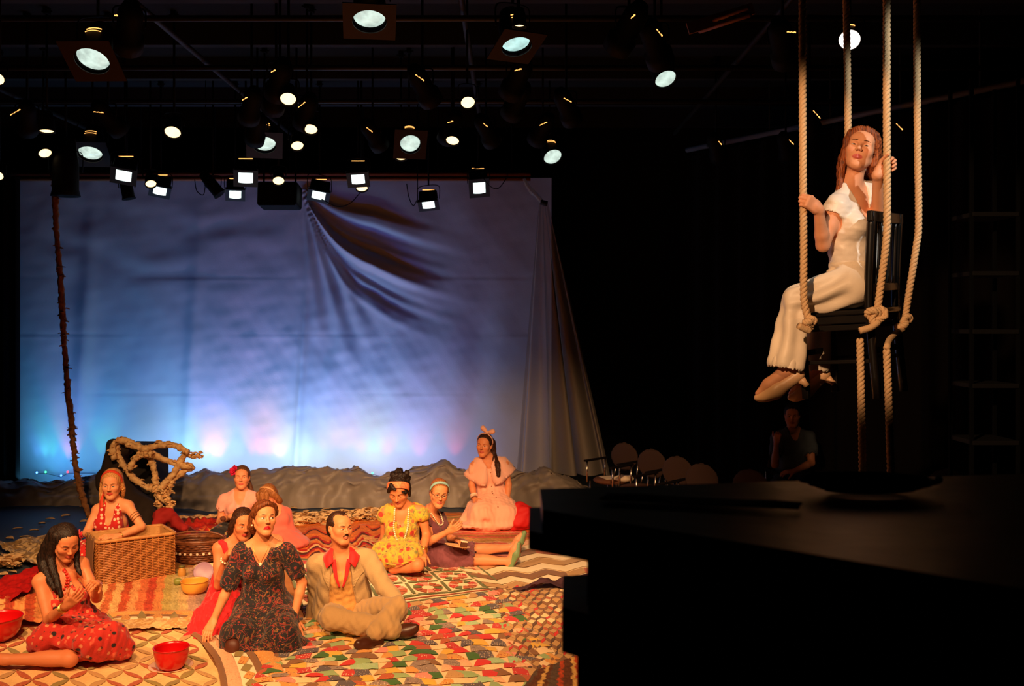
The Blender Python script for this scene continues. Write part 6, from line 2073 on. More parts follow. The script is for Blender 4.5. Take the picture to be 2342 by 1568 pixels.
# ---------- woman in purple with glasses
def woman_purple():
    Y = 9.5
    root = Empty('person', 'woman in a purple dress and spectacles sitting with legs stretched out, green shoes', 'person', G(990, 1294))
    J = jp(Y, neck=(984, 1172, 0), pel=(985, 1262, .05), sl=(966, 1186, -.08), sr=(1006, 1184, .16), el=(982, 1238, -.22), wl=(1026, 1214, -.30), er=(1025, 1228, .12), wr=(1042, 1232, -.1),
           hl=(982, 1272, -.06), hr=(1000, 1262, .12), kl=(1082, 1279, -.12), kr=(1078, 1257, .20), al=(1166, 1283, -.16), ar=(1172, 1252, .3), tl=(1182, 1240, -.16), tr=(1192, 1222, .3))
    hd = Head(P(1004, 1128, Y - .1), rot_head(14, 4, 8), 1.06); b = Body(J, hd, g=1.0)
    B = S(); head_prims(B, hd); b.torso(B); b.neckp(B); b.arm(B, 'l', to=2); b.arm(B, 'r', to=2); b.leg(B, 'l'); b.leg(B, 'r')
    hand(b, B, 'l', P(1056, 1200, Y - .36), (.3, .6, .3), 1, curl=(.45, .5, .4), spread=.12); hand(b, B, 'r', P(1060, 1242, Y - .2), (-.1, -.2, -.9), 1, curl=(.3, .3, .2))
    finish_body(b, B, root, (.74, .28, .125), (.55, .12, .09), h=.0105, hf=.004, hh=.004, handboxes=b.hands)
    eyes(hd, B, root, .9, gaze=(0, 0), brow=(.18, .07, .03))
    hair(hd, lambda Hs, h: Hs.ell(h.at((0, .09, .06)), (.06, .05, .06), h.R, .03), root, hairmat('ginger_hair', (.20, .05, .015), (.5, .18, .05)), h=.007, line=.002)
    band, _ = arc_pts(_capsdf(hd, 1.03), [hd.at((-.092, .0, .02)), hd.at((-.07, -.04, .095)), hd.at((0, -.062, .122)), hd.at((.07, -.04, .095)), hd.at((.092, .0, .02))], 24, .001)
    add('headband', tube(band, .017, 8, flat=.3, up=hd.R @ np.array([-1.0, 0, 0])), mat('pale_blue_cloth', (.30, .50, .48), .7), root, True, label='pale blue headband')
    fr = []
    for s_ in (-1, 1):
        a = np.linspace(0, 2 * math.pi, 21)[:-1]
        fr.append(tube([hd.at((s_ * .031 + .0255 * math.cos(t), -.104 + .008 * abs(math.cos(t)), .0005 + .014 * math.sin(t))) for t in a], .0016, 5, closed=True, up=hd.R @ np.array([0, -1.0, 0])))
        fr.append(tube([hd.at((s_ * .056, -.096, .006)), hd.at((s_ * .08, -.04, .006)), hd.at((s_ * .084, .01, .004))], .0016, 5))
    fr.append(tube([hd.at((-.007, -.108, .002)), hd.at((.007, -.108, .002))], .0016, 5))
    add('spectacles', join(*fr), mat('dark_frame', (.03, .012, .008), .3), root, True)
    D = mat('plum_purple_cloth', (.20, .055, .075), .85, bump=(140, .3), sheen=.2)
    C = S(); b.torso(C, .012)
    for sd in 'lr':
        a, e = J['s' + sd], J['e' + sd]; C.chain([a, a + (e - a) * .4], [.058, .06], .03); C.cone(a + (e - a) * .42, a + (e - a) * .8, .055, .055, .004, True)
    C.chain([b.tp(0, 0, .3), b.tp(0, 0, .0)], [.14, .17], .05)
    for sd in 'lr':
        h_, k_ = J['h' + sd], J['k' + sd]; C.chain([h_, h_ + (k_ - h_) * .55, k_], [.13, .115, .085], .05); d = nrm(k_ - h_); C.cone(k_ + d * .02, k_ + d * .3, .075, .09, .006, True)
    vneck(C, b, .72, .06, .02, .14)
    cloth('dress', C, D, root, h=.0105, fold=(.006, .13, (1, 1, 1), 81), fold2=(.0035, .05, (1, 1, 1), 82), zmin=.006)
    CC = S(); b.torso(CC, .014)
    nk, _ = arc_pts(CC, [b.tp(-.05, .04, 1.0), b.tp(-.04, .12, .84), b.tp(0, .13, .76), b.tp(.04, .12, .84), b.tp(.05, .04, 1.0)], 40, .005)
    beads(nk, .008, 'necklace', PEARL, root)
    G_ = mat('sage_green_leather', (.17, .26, .11), .5); SO = mat('brown_sole', (.20, .07, .03), .7)
    for sd in 'lr':
        a, t = J['a' + sd], J['t' + sd]; d = nrm(t - a)
        C = S(); ax = nrm(J['a' + sd] - J['k' + sd])
        bs = a - d * .035 + ax * .02
        C.chain([bs, bs + d * .11 + ax * .012, bs + d * .21], [.036, .042, .024], .02)
        C.cone(a - ax * .02, a + d * .07 - ax * .03, .034, .03, .006, True)
        cloth('shoe', C, G_, root, h=.006)
        so = [bs + ax * .036, bs + d * .11 + ax * .048, bs + d * .215 + ax * .022]
        add('shoe_sole', tube(spline(so, 12), np.array([.025, .032, .034, .033, .032, .033, .036, .038, .037, .033, .026, .012]), 10, flat=.2, up=ax), SO, root, True)
    return root


# ---------- kneeling woman with the bow
def woman_bow():
    Y = 11.3
    root = Empty('person', 'kneeling woman in a pale pink collared dress, bow in her dark hair', 'person', G(1125, 1200))
    J = jp(Y, neck=(1116, 1050, 0), pel=(1126, 1150, .08), sl=(1086, 1064, 0), sr=(1154, 1062, .02), el=(1079, 1108, -.04), wl=(1086, 1142, -.16), er=(1163, 1108, 0), wr=(1161, 1138, -.1),
           kl=(1098, 1190, -.3), kr=(1148, 1190, -.25), al=(1100, 1185, .35), ar=(1150, 1185, .35))
    hd = Head(P(1108, 1018, Y - .02), rot_head(-16, -2, 3), 1.07); b = Body(J, hd, g=1.05)
    B = S(); head_prims(B, hd); b.torso(B); b.neckp(B); b.arm(B, 'l', to=2); b.arm(B, 'r', to=2); b.leg(B, 'l', foot=False); b.leg(B, 'r', foot=False)
    hand(b, B, 'l', P(1092, 1158, Y - .3), (.5, .5, -.3), 1, curl=(.7, .9, .6)); hand(b, B, 'r', P(1166, 1152, Y - .2), (-.2, .6, -.2), -1, curl=(.7, .9, .7))
    finish_body(b, B, root, (.72, .25, .105), (.58, .12, .08), h=.0115, hf=.0045, hh=.0045, handboxes=b.hands)
    eyes(hd, B, root, 1.0, gaze=(-.3, 0), brow=(.02, .008, .004))
    hair(hd, lambda Hs, h: lock(Hs, [h.at((.06, .06, .03)), P(1128, 1040, Y + .04), P(1138, 1062, Y - .1), P(1140, 1087, Y - .14)], .045, .022), root, DARKHAIR, h=.007, line=.004)
    PK = pattern('pale_pink_gingham', (.92, .52, .38), [('stripe', 60, .28, (.80, .30, .20))], .8)
    pk2 = mat('pale_pink_cotton', (.88, .42, .28), .8, bump=(140, .2), sheen=.2)
    band, _ = arc_pts(_capsdf(hd, 1.03), [hd.at((-.092, .02, .02)), hd.at((-.07, -.01, .108)), hd.at((0, -.02, .136)), hd.at((.07, -.01, .108)), hd.at((.092, .02, .02))], 24, .001)
    add('headband', tube(band, .010, 8, flat=.4, up=hd.R @ np.array([-1.0, 0, 0])), PK, root, True)
    BW = S()
    c = hd.at((.03, -.02, .135))
    for sx, sz in ((-.055, .05), (.06, .02)):
        BW.chain([c, c + hd.R @ np.array([sx * .6, 0, sz * .6]), c + hd.R @ np.array([sx, 0, sz])], [.012, .024, .03], .01)
    BW.ell(c, (.014, .016, .014), None, .004)
    cloth('hair_bow', BW, PK, root, h=.006)
    C = S(); b.torso(C, .014)
    for sd in 'lr': a, e = J['s' + sd], J['e' + sd]; C.chain([a, a + (e - a) * .25], [.06, .06], .03)
    C.chain([b.tp(0, 0, .35), b.tp(0, .0, .1)], [.13, .17], .05)
    C.chain([b.tp(0, .0, .1), P(1110, 1180, Y - .22)], [.17, .19], .08); C.chain([b.tp(0, 0, .1), P(1155, 1180, Y - .2)], [.17, .17], .08)
    C.chain([P(1085, 1165, Y - .05), P(1062, 1192, Y - .12)], [.10, .06], .08)
    C.chain([P(1155, 1150, Y - .1), P(1186, 1178, Y - .16)], [.06, .07], .08)
    C.ell(P(1085, 1200, Y - .3), (.2, .12, .03), None, .05); C.ell(P(1150, 1200, Y - .3), (.12, .10, .025), None, .05)
    C.ell(P(1112, 1198, Y - .46), (.075, .1, .045), None, .03, True)
    vneck(C, b, .86, .06, .02, .12)
    cloth('dress', C, pk2, root, h=.0115, fold=(.007, .16, (1.2, 1.2, .35), 91), fold2=(.004, .07, (1, 1, .35), 92), zmin=.006)
    # wide ruffled collar
    for s_ in (-1, 1):
        CB = S(); b.torso(CB, .02); CB.ell(J['sl' if s_ < 0 else 'sr'], (.075, .075, .07), None, .03)
        a1 = spline([b.tp(s_ * .02, .09, .9), b.tp(s_ * .06, .04, 1.0), b.tp(s_ * .06, -.05, 1.03)], 10)
        a2 = spline([b.tp(s_ * .05, .15, .52), b.tp(s_ * .21, .09, .62), b.tp(s_ * .29, -.02, .74), b.tp(s_ * .16, -.13, .82)], 10)
        rows = [a1 + (a2 - a1) * t for t in np.linspace(0, 1, 7)]
        V = np.concatenate(rows); d = CB(V)
        e_ = 1e-3; gr = np.stack([CB(V + np.eye(3)[i] * e_) - d for i in range(3)], 1) / e_; gr /= np.linalg.norm(gr, axis=1)[:, None] + 1e-9
        tt = np.repeat(np.linspace(0, 1, 7), 10)
        V = V - gr * (np.minimum(d, .0) - .022 - .012 * tt * np.sin(np.tile(np.arange(10), 7) * 2.1))[:, None] * (d < .05)[:, None]
        Fc = [[j * 10 + i, j * 10 + i + 1, (j + 1) * 10 + i + 1, (j + 1) * 10 + i] for j in range(6) for i in range(9)]
        add('collar', thick((V, Fc), -.004 * s_), PK, root, True, label='wide ruffled pink collar')
    for i in range(9):
        u = .86 - i * .11
        p, g_ = arc_pts(C, [b.tp(.01, .2, u), b.tp(.012, .2, u)], 2, .002)
        add('button', ball(p[0], (.007, .004, .007), 8, 5), mat('brown_button', (.25, .07, .03), .4) if i == 0 else MATS['brown_button'], root, True)
    d = nrm(J['wl'] - J['el'])
    W = mat('white_bangle', (.9, .62, .45), .35)
    for t, m in ((.02, MATS['brown_button']), (.035, W), (.05, W), (.062, W)): ring(J['wl'] - d * t, d, .037, .006, 'bangle', m, root)
    return root


# ---------- dim onlooker at the back
def man_dark():
    Y = 10.9
    z0 = .46
    root = Empty('person', 'man in a dark polo shirt sitting in shadow with one fist at his chin', 'person', P(1815, 735 + 2.3 * F / Y, Y))
    J = jp(Y, neck=(1815, 985, 0), pel=(1812, 1090, .1), sl=(1778, 1002, 0), sr=(1852, 1000, 0), el=(1772, 1062, -.2), wl=(1776, 1012, -.28), er=(1856, 1058, -.1), wr=(1815, 1078, -.3),
           kl=(1780, 1110, -.4), kr=(1840, 1110, -.4), al=(1780, 1205, -.4), ar=(1840, 1205, -.4), tl=(1775, 1218, -.6), tr=(1845, 1218, -.6))
    hd = Head(P(1812, 950, Y - .05), rot_head(-16, 4, 0), 1.02); b = Body(J, hd, male=True)
    B = S(); head_prims(B, hd, True); b.torso(B); b.neckp(B); b.arm(B, 'l', to=2); b.arm(B, 'r', to=2); b.leg(B, 'l'); b.leg(B, 'r')
    hand(b, B, 'l', P(1782, 975, Y - .3), (.4, .6, .0), 1, curl=(1.2, 1.3, .8)); hand(b, B, 'r', P(1785, 1080, Y - .35), (0, .3, -.9), 1)
    finish_body(b, B, root, (.55, .22, .11), (.4, .1, .06), h=.013, hf=.005, hh=.005, handboxes=b.hands)
    eyes(hd, B, root, .9, brow=(.01, .005, .003))
    hair(hd, None, root, BLACKHAIR, h=.008, vol=1.0, line=-.01)
    D = mat('slate_blue_polo', (.06, .075, .085), .9)
    C = S(); b.torso(C, .02); b.neckp(C, .006)
    for sd in 'lr': a, e = J['s' + sd], J['e' + sd]; C.chain([a, a + (e - a) * .6], [.075, .072], .03); C.cone(a + (e - a) * .66, e, .06, .06, .004, True)
    vneck(C, b, .8, .062, .015, .16)
    cloth('polo_shirt', C, D, root, h=.013, fold=(.006, .16, (1, 1, 1), 101))
    C = S(); C.ell(b.tp(0, .0, .02), (.19, .15, .13), b.R, .05)
    for sd in 'lr': C.chain([J['h' + sd], J['k' + sd], J['a' + sd]], [.11, .085, .07], .03)
    cloth('trousers', C, mat('dark_trousers', (.02, .02, .025), .9), root, h=.015, zmin=.02)
    SH = mat('dark_shoe_leather', (.012, .010, .01), .5)
    for sd in 'lr': shoe(J['a' + sd] + np.array([0, 0, .04]), J['t' + sd] + np.array([0, 0, .02]), (0, 0, 1), root, SH)
    return root


# ---------- woman on the hanging chair
def woman_swing():
    Y = 5.25
    root = Empty('person', 'red-haired woman in a white V-neck blouse and cream trousers sitting on the hanging chair', 'person', P(1940, 690, Y))
    J = jp(Y, neck=(1946, 432, 0), pel=(1958, 650, .02), sl=(1911, 476, -.09), sr=(2001, 444, .08), el=(1882, 560, -.12), wl=(1851, 492, -.235), er=(2008, 522, .02), wr=(2024, 416, -.03),
           hl=(1950, 655, -.09), hr=(1968, 655, .09), kl=(1822, 686, .01), kr=(1872, 690, .28), al=(1797, 848, .0), ar=(1858, 850, .30), tl=(1736, 900, .04), tr=(1812, 900, .36))
    J['chest'] = P(1946, 510, Y - .015)
    dl, nl = nrm((-.75, -.35, .42)), np.array([-.35, .93, .05]); nl = nrm(nl - dl * np.dot(nl, dl))
    J['wl'] = P(1838, 462, 5.026) - dl * .072 - nl * .036
    dr, nr_ = nrm((.72, .30, .55)), np.array([.25, -.95, .1]); nr_ = nrm(nr_ - dr * np.dot(nr_, dr))
    J['wr'] = P(2028, 386, 5.02) - dr * .034 - nr_ * .036
    hd = Head(P(1968, 346, Y - .02), rot_head(-20, -13, 13), 1.0); b = Body(J, hd, g=.98)
    B = S(); head_prims(B, hd); b.torso(B, hip=.9); b.neckp(B); b.arm(B, 'l', to=2); b.arm(B, 'r', to=2); b.leg(B, 'l'); b.leg(B, 'r')
    hand(b, B, 'l', J['wl'] + dl, nl, -1, curl=(1.0, 1.25, .85), thumb=(.65, .45, .5), thumbcurl=.7, spread=.0)
    hand(b, B, 'r', J['wr'] + dr, nr_, -1, curl=(.95, 1.15, .8), thumb=(.55, .6, .5), thumbcurl=.5, spread=.02)
    finish_body(b, B, root, (.76, .34, .18), (.62, .13, .10), h=.008, hf=.003, hh=.003, handboxes=b.hands)
    eyes(hd, B, root, .72, gaze=(.1, -.5), brow=(.10, .035, .015), iris=(.03, .02, .012))
    hair(hd, lambda Hs, h: (lock(Hs, [h.at((-.02, -.055, .098)), h.at((-.07, -.04, .06)), P(1927, 372, Y - .03), P(1922, 410, Y - .03), P(1918, 442, Y - .05)], .02, .013, n=11),
                            lock(Hs, [h.at((-.055, .02, .06)), P(1928, 375, Y + .05), P(1926, 420, Y + .04), P(1920, 440, Y + .02)], .034, .02, n=9),
                            lock(Hs, [h.at((.01, -.058, .098)), h.at((.064, -.035, .07)), h.at((.082, .0, .0)), h.at((.082, .02, -.07)), P(2003, 412, Y + .05)], .02, .02, n=11),
                            lock(Hs, [h.at((.05, .05, .04)), h.at((.08, .06, -.05)), P(1998, 400, Y + .1), P(1994, 430, Y + .12)], .045, .035, n=9),
                            lock(Hs, [h.at((0, .09, .02)), P(1965, 400, Y + .14), P(1960, 440, Y + .13)], .06, .045, n=7)), root, AUBURN, h=.0055, line=.004, part=-.008)
    W = mat('white_satin', (.86, .74, .62), .42, bump=(60, .12), sheen=.2)
    CR = mat('cream_satin', (.82, .67, .50), .5, bump=(60, .12), sheen=.2)
    C = S(); b.torso(C, .012, hip=.9); b.neckp(C, .004)
    for sd, en in (('l', .14), ('r', .16)):
        a, e = J['s' + sd], J['e' + sd]; d = e - a; C.chain([a, a + d * en], [.058, .056], .03)
    C.chain([b.tp(0, .10, .56), b.tp(0, .06, 1.02)], [.010, .066], .01, True)
    C.cone(b.tp(0, .16, .60), b.tp(0, .10, 1.0), .008, .062, .01, True)
    C.cone(b.tp(0, 0, .99), b.tp(0, 0, 1.3), .058, .08, .01, True)
    for sd, en in (('l', .20), ('r', .24)):
        a, e = J['s' + sd], J['e' + sd]; d = e - a; C.cone(a + d * en, a + d * .9, .052, .06, .006, True)
    C.cut(b.tp(0, 0, .22), -b.up)
    cloth('blouse', C, W, root, h=.0052, fold=(.0032, .10, (.6, .6, 1.3), 111), fold2=(.0012, .04, (.6, .6, 1.5), 112))
    C = S(); C.ell(b.tp(0, 0, .26), (.128, .10, .07), b.R, .02); C.ell(b.tp(0, 0, .2), (.135, .108, .08), b.R, .02); C.cut(b.tp(0, 0, .36), b.up); C.cut(b.tp(0, 0, .18), -b.up)
    cloth('waistband', C, W, root, h=.007, fold=(.0016, .04, (.5, .5, 2.2), 113))
    C = S(); b.torso(C, .012, hip=.95, bust=0); C.cut(b.tp(0, 0, .26), b.up)
    for sd in 'lr':
        h_, k_, a = J['h' + sd], J['k' + sd], J['a' + sd]; d = a - k_
        A = S(); A.chain([h_, h_ + (k_ - h_) * .5, k_], [.108, .090, .068], .03)
        e = k_ + d * .90
        A.chain([k_, k_ + d * .35, e], [.067, .074, .094], .03); C.sdf(A, .03)
    for sd in 'lr':
        k_, a = J['k' + sd], J['a' + sd]; d = a - k_; C.cone(k_ + d * .93, k_ + d * 1.5, .082, .14, .004, True)
    def drape(V, Q):
        N = normals(V, Q)
        for sd in 'lr':
            h_, k_, a = J['h' + sd], J['k' + sd], J['a' + sd]
            for p0, p1, r_, fr, am in ((h_, k_, .125, 6, .015), (k_, a, .12, 5, .009)):
                ax = p1 - p0; L = np.linalg.norm(ax); ax = ax / L; q = V - p0; s_ = q @ ax; F3 = frame_to(ax)
                x, y = q @ F3[:, 0], q @ F3[:, 1]; ph = np.arctan2(y, x); rad = np.hypot(x, y)
                w_ = np.exp(-((s_ - L * .55) / (L * .52)) ** 4) * (rad < r_)
                V = V + N * (am * w_ * np.sin(ph * fr + 2.2 * s_ / L + 1.3 * np.sin(s_ * 9)))[:, None]
        return V
    cloth('trousers', C, CR, root, h=.0065, fold=(.003, .11, (.35, 1.0, .75), 115), post=drape)
    SH = mat('tan_leather_pump', (.72, .42, .22), .4)
    for sd in 'lr':
        a, t = J['a' + sd], J['t' + sd]
        shoe(a + np.array([0, 0, -.012]), t + np.array([-.018, 0, -.012]), (-.3, 0, 1), root, SH, heel=.045, g=.98)
    add('earring', ball(hd.at((.083, -.0, -.052)), .008, 10, 6), GOLD, root, True); add('earring', ball(hd.at((-.083, -.0, -.052)), .007, 10, 6), GOLD, root, True)
    return root


for fn in (woman_black_dress, girl_red_dress, man_suit, woman_red_spots, woman_polka, woman_pink_blouse, girl_fringe, woman_yellow, woman_purple, woman_bow, man_dark, woman_swing):
    fn()
# ------------------------------------------------------------------ lighting rig
RIG = mat('black_lamp_metal', (.004, .0035, .0035), .7, spec=.15)
PIPEM = mat('grid_pipe_metal', (.03, .025, .022), .5, .3)
GEL = mat('brown_gel_frame', (.022, .007, .003), .7)
GREYF = mat('grey_gel_frame', (.03, .03, .029), .6)


def lensmat(name, c, s, ramp):
    m = mat(name, (.1, .1, .1), .15, emit=(c, s), spec=.5)
    nt = m.node_tree; b = nt.nodes['Principled BSDF']
    tc = nt.nodes.new('ShaderNodeTexCoord'); t = nt.nodes.new('ShaderNodeTexNoise'); t.inputs['Scale'].default_value = 14
    r = nt.nodes.new('ShaderNodeMapRange'); r.inputs['From Min'].default_value = .3; r.inputs['From Max'].default_value = .7
    r.inputs['To Min'].default_value = s * (1 - ramp); r.inputs['To Max'].default_value = s * (1 + ramp)
    nt.links.new(tc.outputs['Object'], t.inputs['Vector']); nt.links.new(t.outputs['Fac'], r.inputs['Value']); nt.links.new(r.outputs['Result'], b.inputs['Emission Strength'])
    return m


LW_ = lensmat('frosted_white_lens', (.80, 1.0, .88), .78, .30)
LC_ = lensmat('cool_teal_lens', (.62, 1.0, .95), .80, .30)
LH_ = lensmat('warm_lens', (1.0, .70, .34), 2.4, .1)
LP_ = lensmat('pink_white_lens', (1.0, .82, .74), 1.9, .2)
LQ_ = lensmat('bright_white_lens', (.85, 1.0, .96), 1.6, .35)
VENT = mat('vent_glow', (.2, .05, .01), .5, emit=((1.0, .42, .10), 2.2))
ZP = 4.72


def hang(root, c, side, R, half, zp=5.38):
    """yoke, stem and clamp up to the pipe"""
    s_ = R[:, 0]; top = np.array([c[0], c[1], max(c[2] + half * 1.45, c[2] + .12)])
    pth = [c + s_ * half * 1.12, c + s_ * half * 1.12 + (top - c) * .8, top + s_ * half * .6, top - s_ * half * .6, c - s_ * half * 1.12 + (top - c) * .8, c - s_ * half * 1.12]
    add('yoke', tube(spline(pth, 22), .010, 6, flat=.5), RIG, root, True)
    add('stem', tube([top, (c[0], c[1], zp)], .012, 6), RIG, root, True)
    add('clamp', join(box((c[0], c[1], zp), (.05, .09, .10), None, .01), tube([(c[0] - .05, c[1], zp - .02), (c[0] + .05, c[1], zp - .02)], .008, 6)), RIG, root)


def aim(p, aspect, yaw):
    el = math.atan2(p[2] - H, math.hypot(p[0], p[1])); t = el + math.acos(min(.98, aspect))
    to = math.atan2(-p[0], -p[1])                                        # towards the camera in plan
    az = to + math.radians(yaw)
    return np.array([math.sin(az) * math.cos(t), math.cos(az) * math.cos(t), -math.sin(t)])


def round_lamp(px, py, rx, ry, m, label, z=4.25, frame=None, yaw=0, tilt=0, vent=True, group='round stage lamps'):
    Y = min(13.2, (z - H) * F / (HY - py)); c = P(px, py, Y); r = rx * Y / F
    d = aim(c, ry / rx, yaw); R = frame_to(d)
    root = Empty('stage_lamp', label, 'lamp', c, group)
    L = r * 2.6
    V, Fc = lathe([(.0001, -L), (r * .7, -L), (r * .98, -L * .55), (r * 1.06, -.05 * L), (r * 1.14, 0), (r * 1.14, .012), (r * 1.0, .012), (r * .98, -.02)], c, 28, R)
    add('housing', (V, Fc), RIG, root, True)
    dome = [(max(1e-4, r * math.sin(t)), r * .28 * math.cos(t) - .012) for t in np.linspace(math.pi / 2, 0, 8)]
    add('lens', lathe(dome, c, 28, R), m, root, True)
    if frame:
        o = 1.62 * r; i_ = 1.06 * r; n = 24
        a = np.arange(n) * 2 * math.pi / n
        sq = np.stack([np.cos(a), np.sin(a)], 1); sqo = sq / np.abs(sq).max(1)[:, None] * o
        V = np.concatenate([np.c_[sq * i_, np.full(n, .03)], np.c_[sqo, np.full(n, .03)]]) @ R.T + c
        add('gel_frame', thick((V, [[k, (k + 1) % n, n + (k + 1) % n, n + k] for k in range(n)]), .008), frame, root)
    if vent:
        a = np.linspace(-.5, .5, 8) + math.pi / 2
        up_ = nrm(np.array([0, 0, 1]) - d * d[2]); sx = np.cross(up_, d)
        pv = [c - d * L * .62 + 1.0 * r * (math.cos(t) * sx + math.sin(t) * up_) * .99 for t in a]
        pv2 = [c - d * L * .52 + 1.03 * r * (math.cos(t) * sx + math.sin(t) * up_) for t in a]
        add('vent', tube(pv, .004, 5), VENT, root); add('vent', tube(pv2, .003, 5), VENT, root)
    hang(root, c - d * L * .5, None, R, r * 1.15)


WHITE_ROUND = [(845, 40, 37, 24, LW_, 'largest white lamp, at the top centre, in a brown square gel frame', GEL, 0), (213, 133, 37, 27, LW_, 'large white lamp at the upper left, tipped to the right', GEL, 24), (1180, 98, 33, 21, LC_, 'teal-white oval lamp at the top right of centre', GEL, -26),
               (1522, 180, 25, 20, LW_, 'white lamp hanging alone left of the swing ropes', None, -28), (1943, 91, 24, 23, LP_, 'pinkish white lamp crossed by the swing\'s rear rope', None, 0), (605, 327, 25, 18, LW_, 'white lamp in a brown frame above the left pair of square floods', GEL, 0),
               (938, 327, 23, 20, LW_, 'white lamp in a brown frame above the right-hand drape swag', GEL, -6), (207, 348, 26, 17, LW_, 'white lamp just above the top of the barked vine', GEL, 14), (1264, 358, 21, 17, LW_, 'white lamp hanging over the top of the side drape', None, -22)]
for px, py, rx, ry, m, lb, fr, yaw in WHITE_ROUND: round_lamp(px, py, rx, ry, m, lb, 4.3, fr, yaw)
WARM_ROUND = [(659, 226, 18, 15, 'warm lamp highest over the middle of the backdrop'), (395, 302, 18, 14, 'single warm lamp between the two left white lamps'), (710, 295, 16, 12, 'upper of two close warm lamps in the middle'), (680, 333, 14, 11, 'lower of two close warm lamps in the middle'),
              (1070, 234, 16, 14, 'upper warm lamp on the right of the rig'), (1035, 321, 15, 11, 'lower warm lamp on the right of the rig'), (103, 350, 14, 11, 'warm lamp left of the vine top'), (-4, 181, 13, 15, 'warm lamp cut by the left edge, upper one'), (-4, 402, 11, 10, 'warm lamp cut by the left edge, lower one'),
              (637, 413, 13, 10, 'warm lamp directly above the hanging black loudspeaker'), (828, 430, 13, 8, 'warm lamp just below a square flood right of the loudspeaker'), (918, 360, 13, 7, 'flattened warm lamp just below a framed white lamp'), (345, 420, 12, 9, 'small warm lamp touching a tilted square flood'), (1188, 58, 15, 5, 'thin warm lamp slice just above the teal-white lamp'), (107, 299, 17, 5, 'dim flat warm lamp above the one left of the vine')]
for px, py, rx, ry, lb in WARM_ROUND: round_lamp(px, py, rx, ry, LH_, lb, 4.18 if py < 380 else 3.95, None, RNG.uniform(-15, 15), vent=False, group='warm stage lamps')


def flood(px, py, hx, hy, label, roll=0, tip=0):
    Y = min(12.9, (4.02 - H) * F / (HY - py)); c = P(px, py, Y); w_, h_ = hx * Y / F, hy * Y / F
    d = aim(c, .80, tip); R = frame_to(d); R = R @ rotz(math.radians(roll)); h_ = h_ / .8
    root = Empty('flood_lamp', label, 'lamp', c, 'square flood lamps')
    b = box(c - d * .10, (w_ * 3.0, h_ * 3.0, .2), R, .02); add('housing', b, RIG, root)
    n = 12; fr = []
    for sx, sy, ax, ay in ((0, 1.32, 1.7, .35), (0, -1.32, 1.7, .35), (1.35, 0, .35, 1.0), (-1.35, 0, .35, 1.0)): fr.append(box(c + R @ np.array([sx * w_, sy * h_, .012]), (2 * ax * w_, 2 * ay * h_, .012), R))
    add('gel_frame', join(*fr), GREYF, root)
    add('lens', gridf(lambda u, v: c + R @ np.array([(2 * u - 1) * w_, (2 * v - 1) * h_, .006 + .012 * (1 - (2 * u - 1) ** 2)]), 6, 4), LQ_, root, True)
    for s_ in (1, -1):
        vv = [c + R @ np.array(q) for q in ((-w_ * 1.5, s_ * h_ * 1.6, .01), (w_ * 1.5, s_ * h_ * 1.6, .01), (w_ * 1.7, s_ * h_ * 2.4, .12), (-w_ * 1.7, s_ * h_ * 2.4, .12))]
        if s_ * R[2, 1] > 0: add('barn_door', thick((vv, [[0, 1, 2, 3]]), .004), RIG, root)
    add('vent', tube([c - d * .16 + np.array([-w_, 0, h_ * 1.6]), c - d * .16 + np.array([w_, 0, h_ * 1.6])], .005, 5), VENT, root)
    hang(root, c - d * .1, None, R, w_ * 1.6)


for f in ((283, 400, 17, 12, 'square flood farthest left, tilted, over an unlit black lamp', -12, 12), (366, 435, 14, 9, 'square flood with a small warm lamp at its upper left', -14, 8), (562, 405, 16, 12, 'upper flood of the pair left of the hanging loudspeaker', 0, 0), (538, 443, 13, 9, 'lower flood of the pair left of the hanging loudspeaker', 0, 0),
          (729, 445, 15, 9, 'square flood just right of the hanging loudspeaker', -14, 8), (819, 408, 15, 11, 'square flood above a warm round lamp', 6, 0), (980, 467, 14, 8, 'lowest square flood, hanging in front of the right swag', 8, 0), (1096, 428, 14, 13, 'square flood farthest right, beside the side drape', 8, -8)): flood(*f)

# lamps turned away: only the glow at their vents shows
AWAY = [(35, 257, 28, 30, 'at the far left, above a dim warm lamp'), (690, 240, 22, 38, 'right below the highest warm lamp'), (575, 283, 28, 15, 'left of the middle warm pair, lower'), (560, 226, 14, 30, 'left of the highest warm lamp'), (617, 200, 14, 45, 'left of and above the highest warm lamp'), (625, 163, 12, 28, 'above the others left of the highest warm lamp'), (960, 178, 26, -35, 'between the top lamps and the right warm lamps'), (1185, 160, 18, 15, 'below the teal-white lamp'), (1298, 229, 22, -28, 'halfway between the teal-white and the lone white lamp'), (845, 297, 18, -38, 'left of the framed white lamp on the right'),
        (1110, 286, 14, -40, 'between the two right warm lamps'), (1030, 279, 14, 15, 'just above the lower right warm lamp'), (1243, 283, 20, 25, 'above the white lamp over the side drape'), (1508, 75, 22, -50, 'at the top, above the lone white lamp'), (1810, 74, 22, -4, 'beside the leftmost rope at the top'), (1868, 262, 26, -48, 'between the leftmost and the rear rope'), (2057, 290, 22, -45, 'between the two right-hand ropes'), (1810, 325, 16, -45, 'left of the leftmost rope, level with the woman\'s head'), (1647, 327, 12, -50, 'far right over the dark seating, smallest'), (225, 257, 24, -6, 'above the white lamp by the vine'), (1448, 38, 14, 40, 'near the top edge right of centre'), (1185, 215, 18, 20, 'right of the upper right warm lamp'), (265, 36, 8, 0, 'at the upper left behind the large white lamp')]
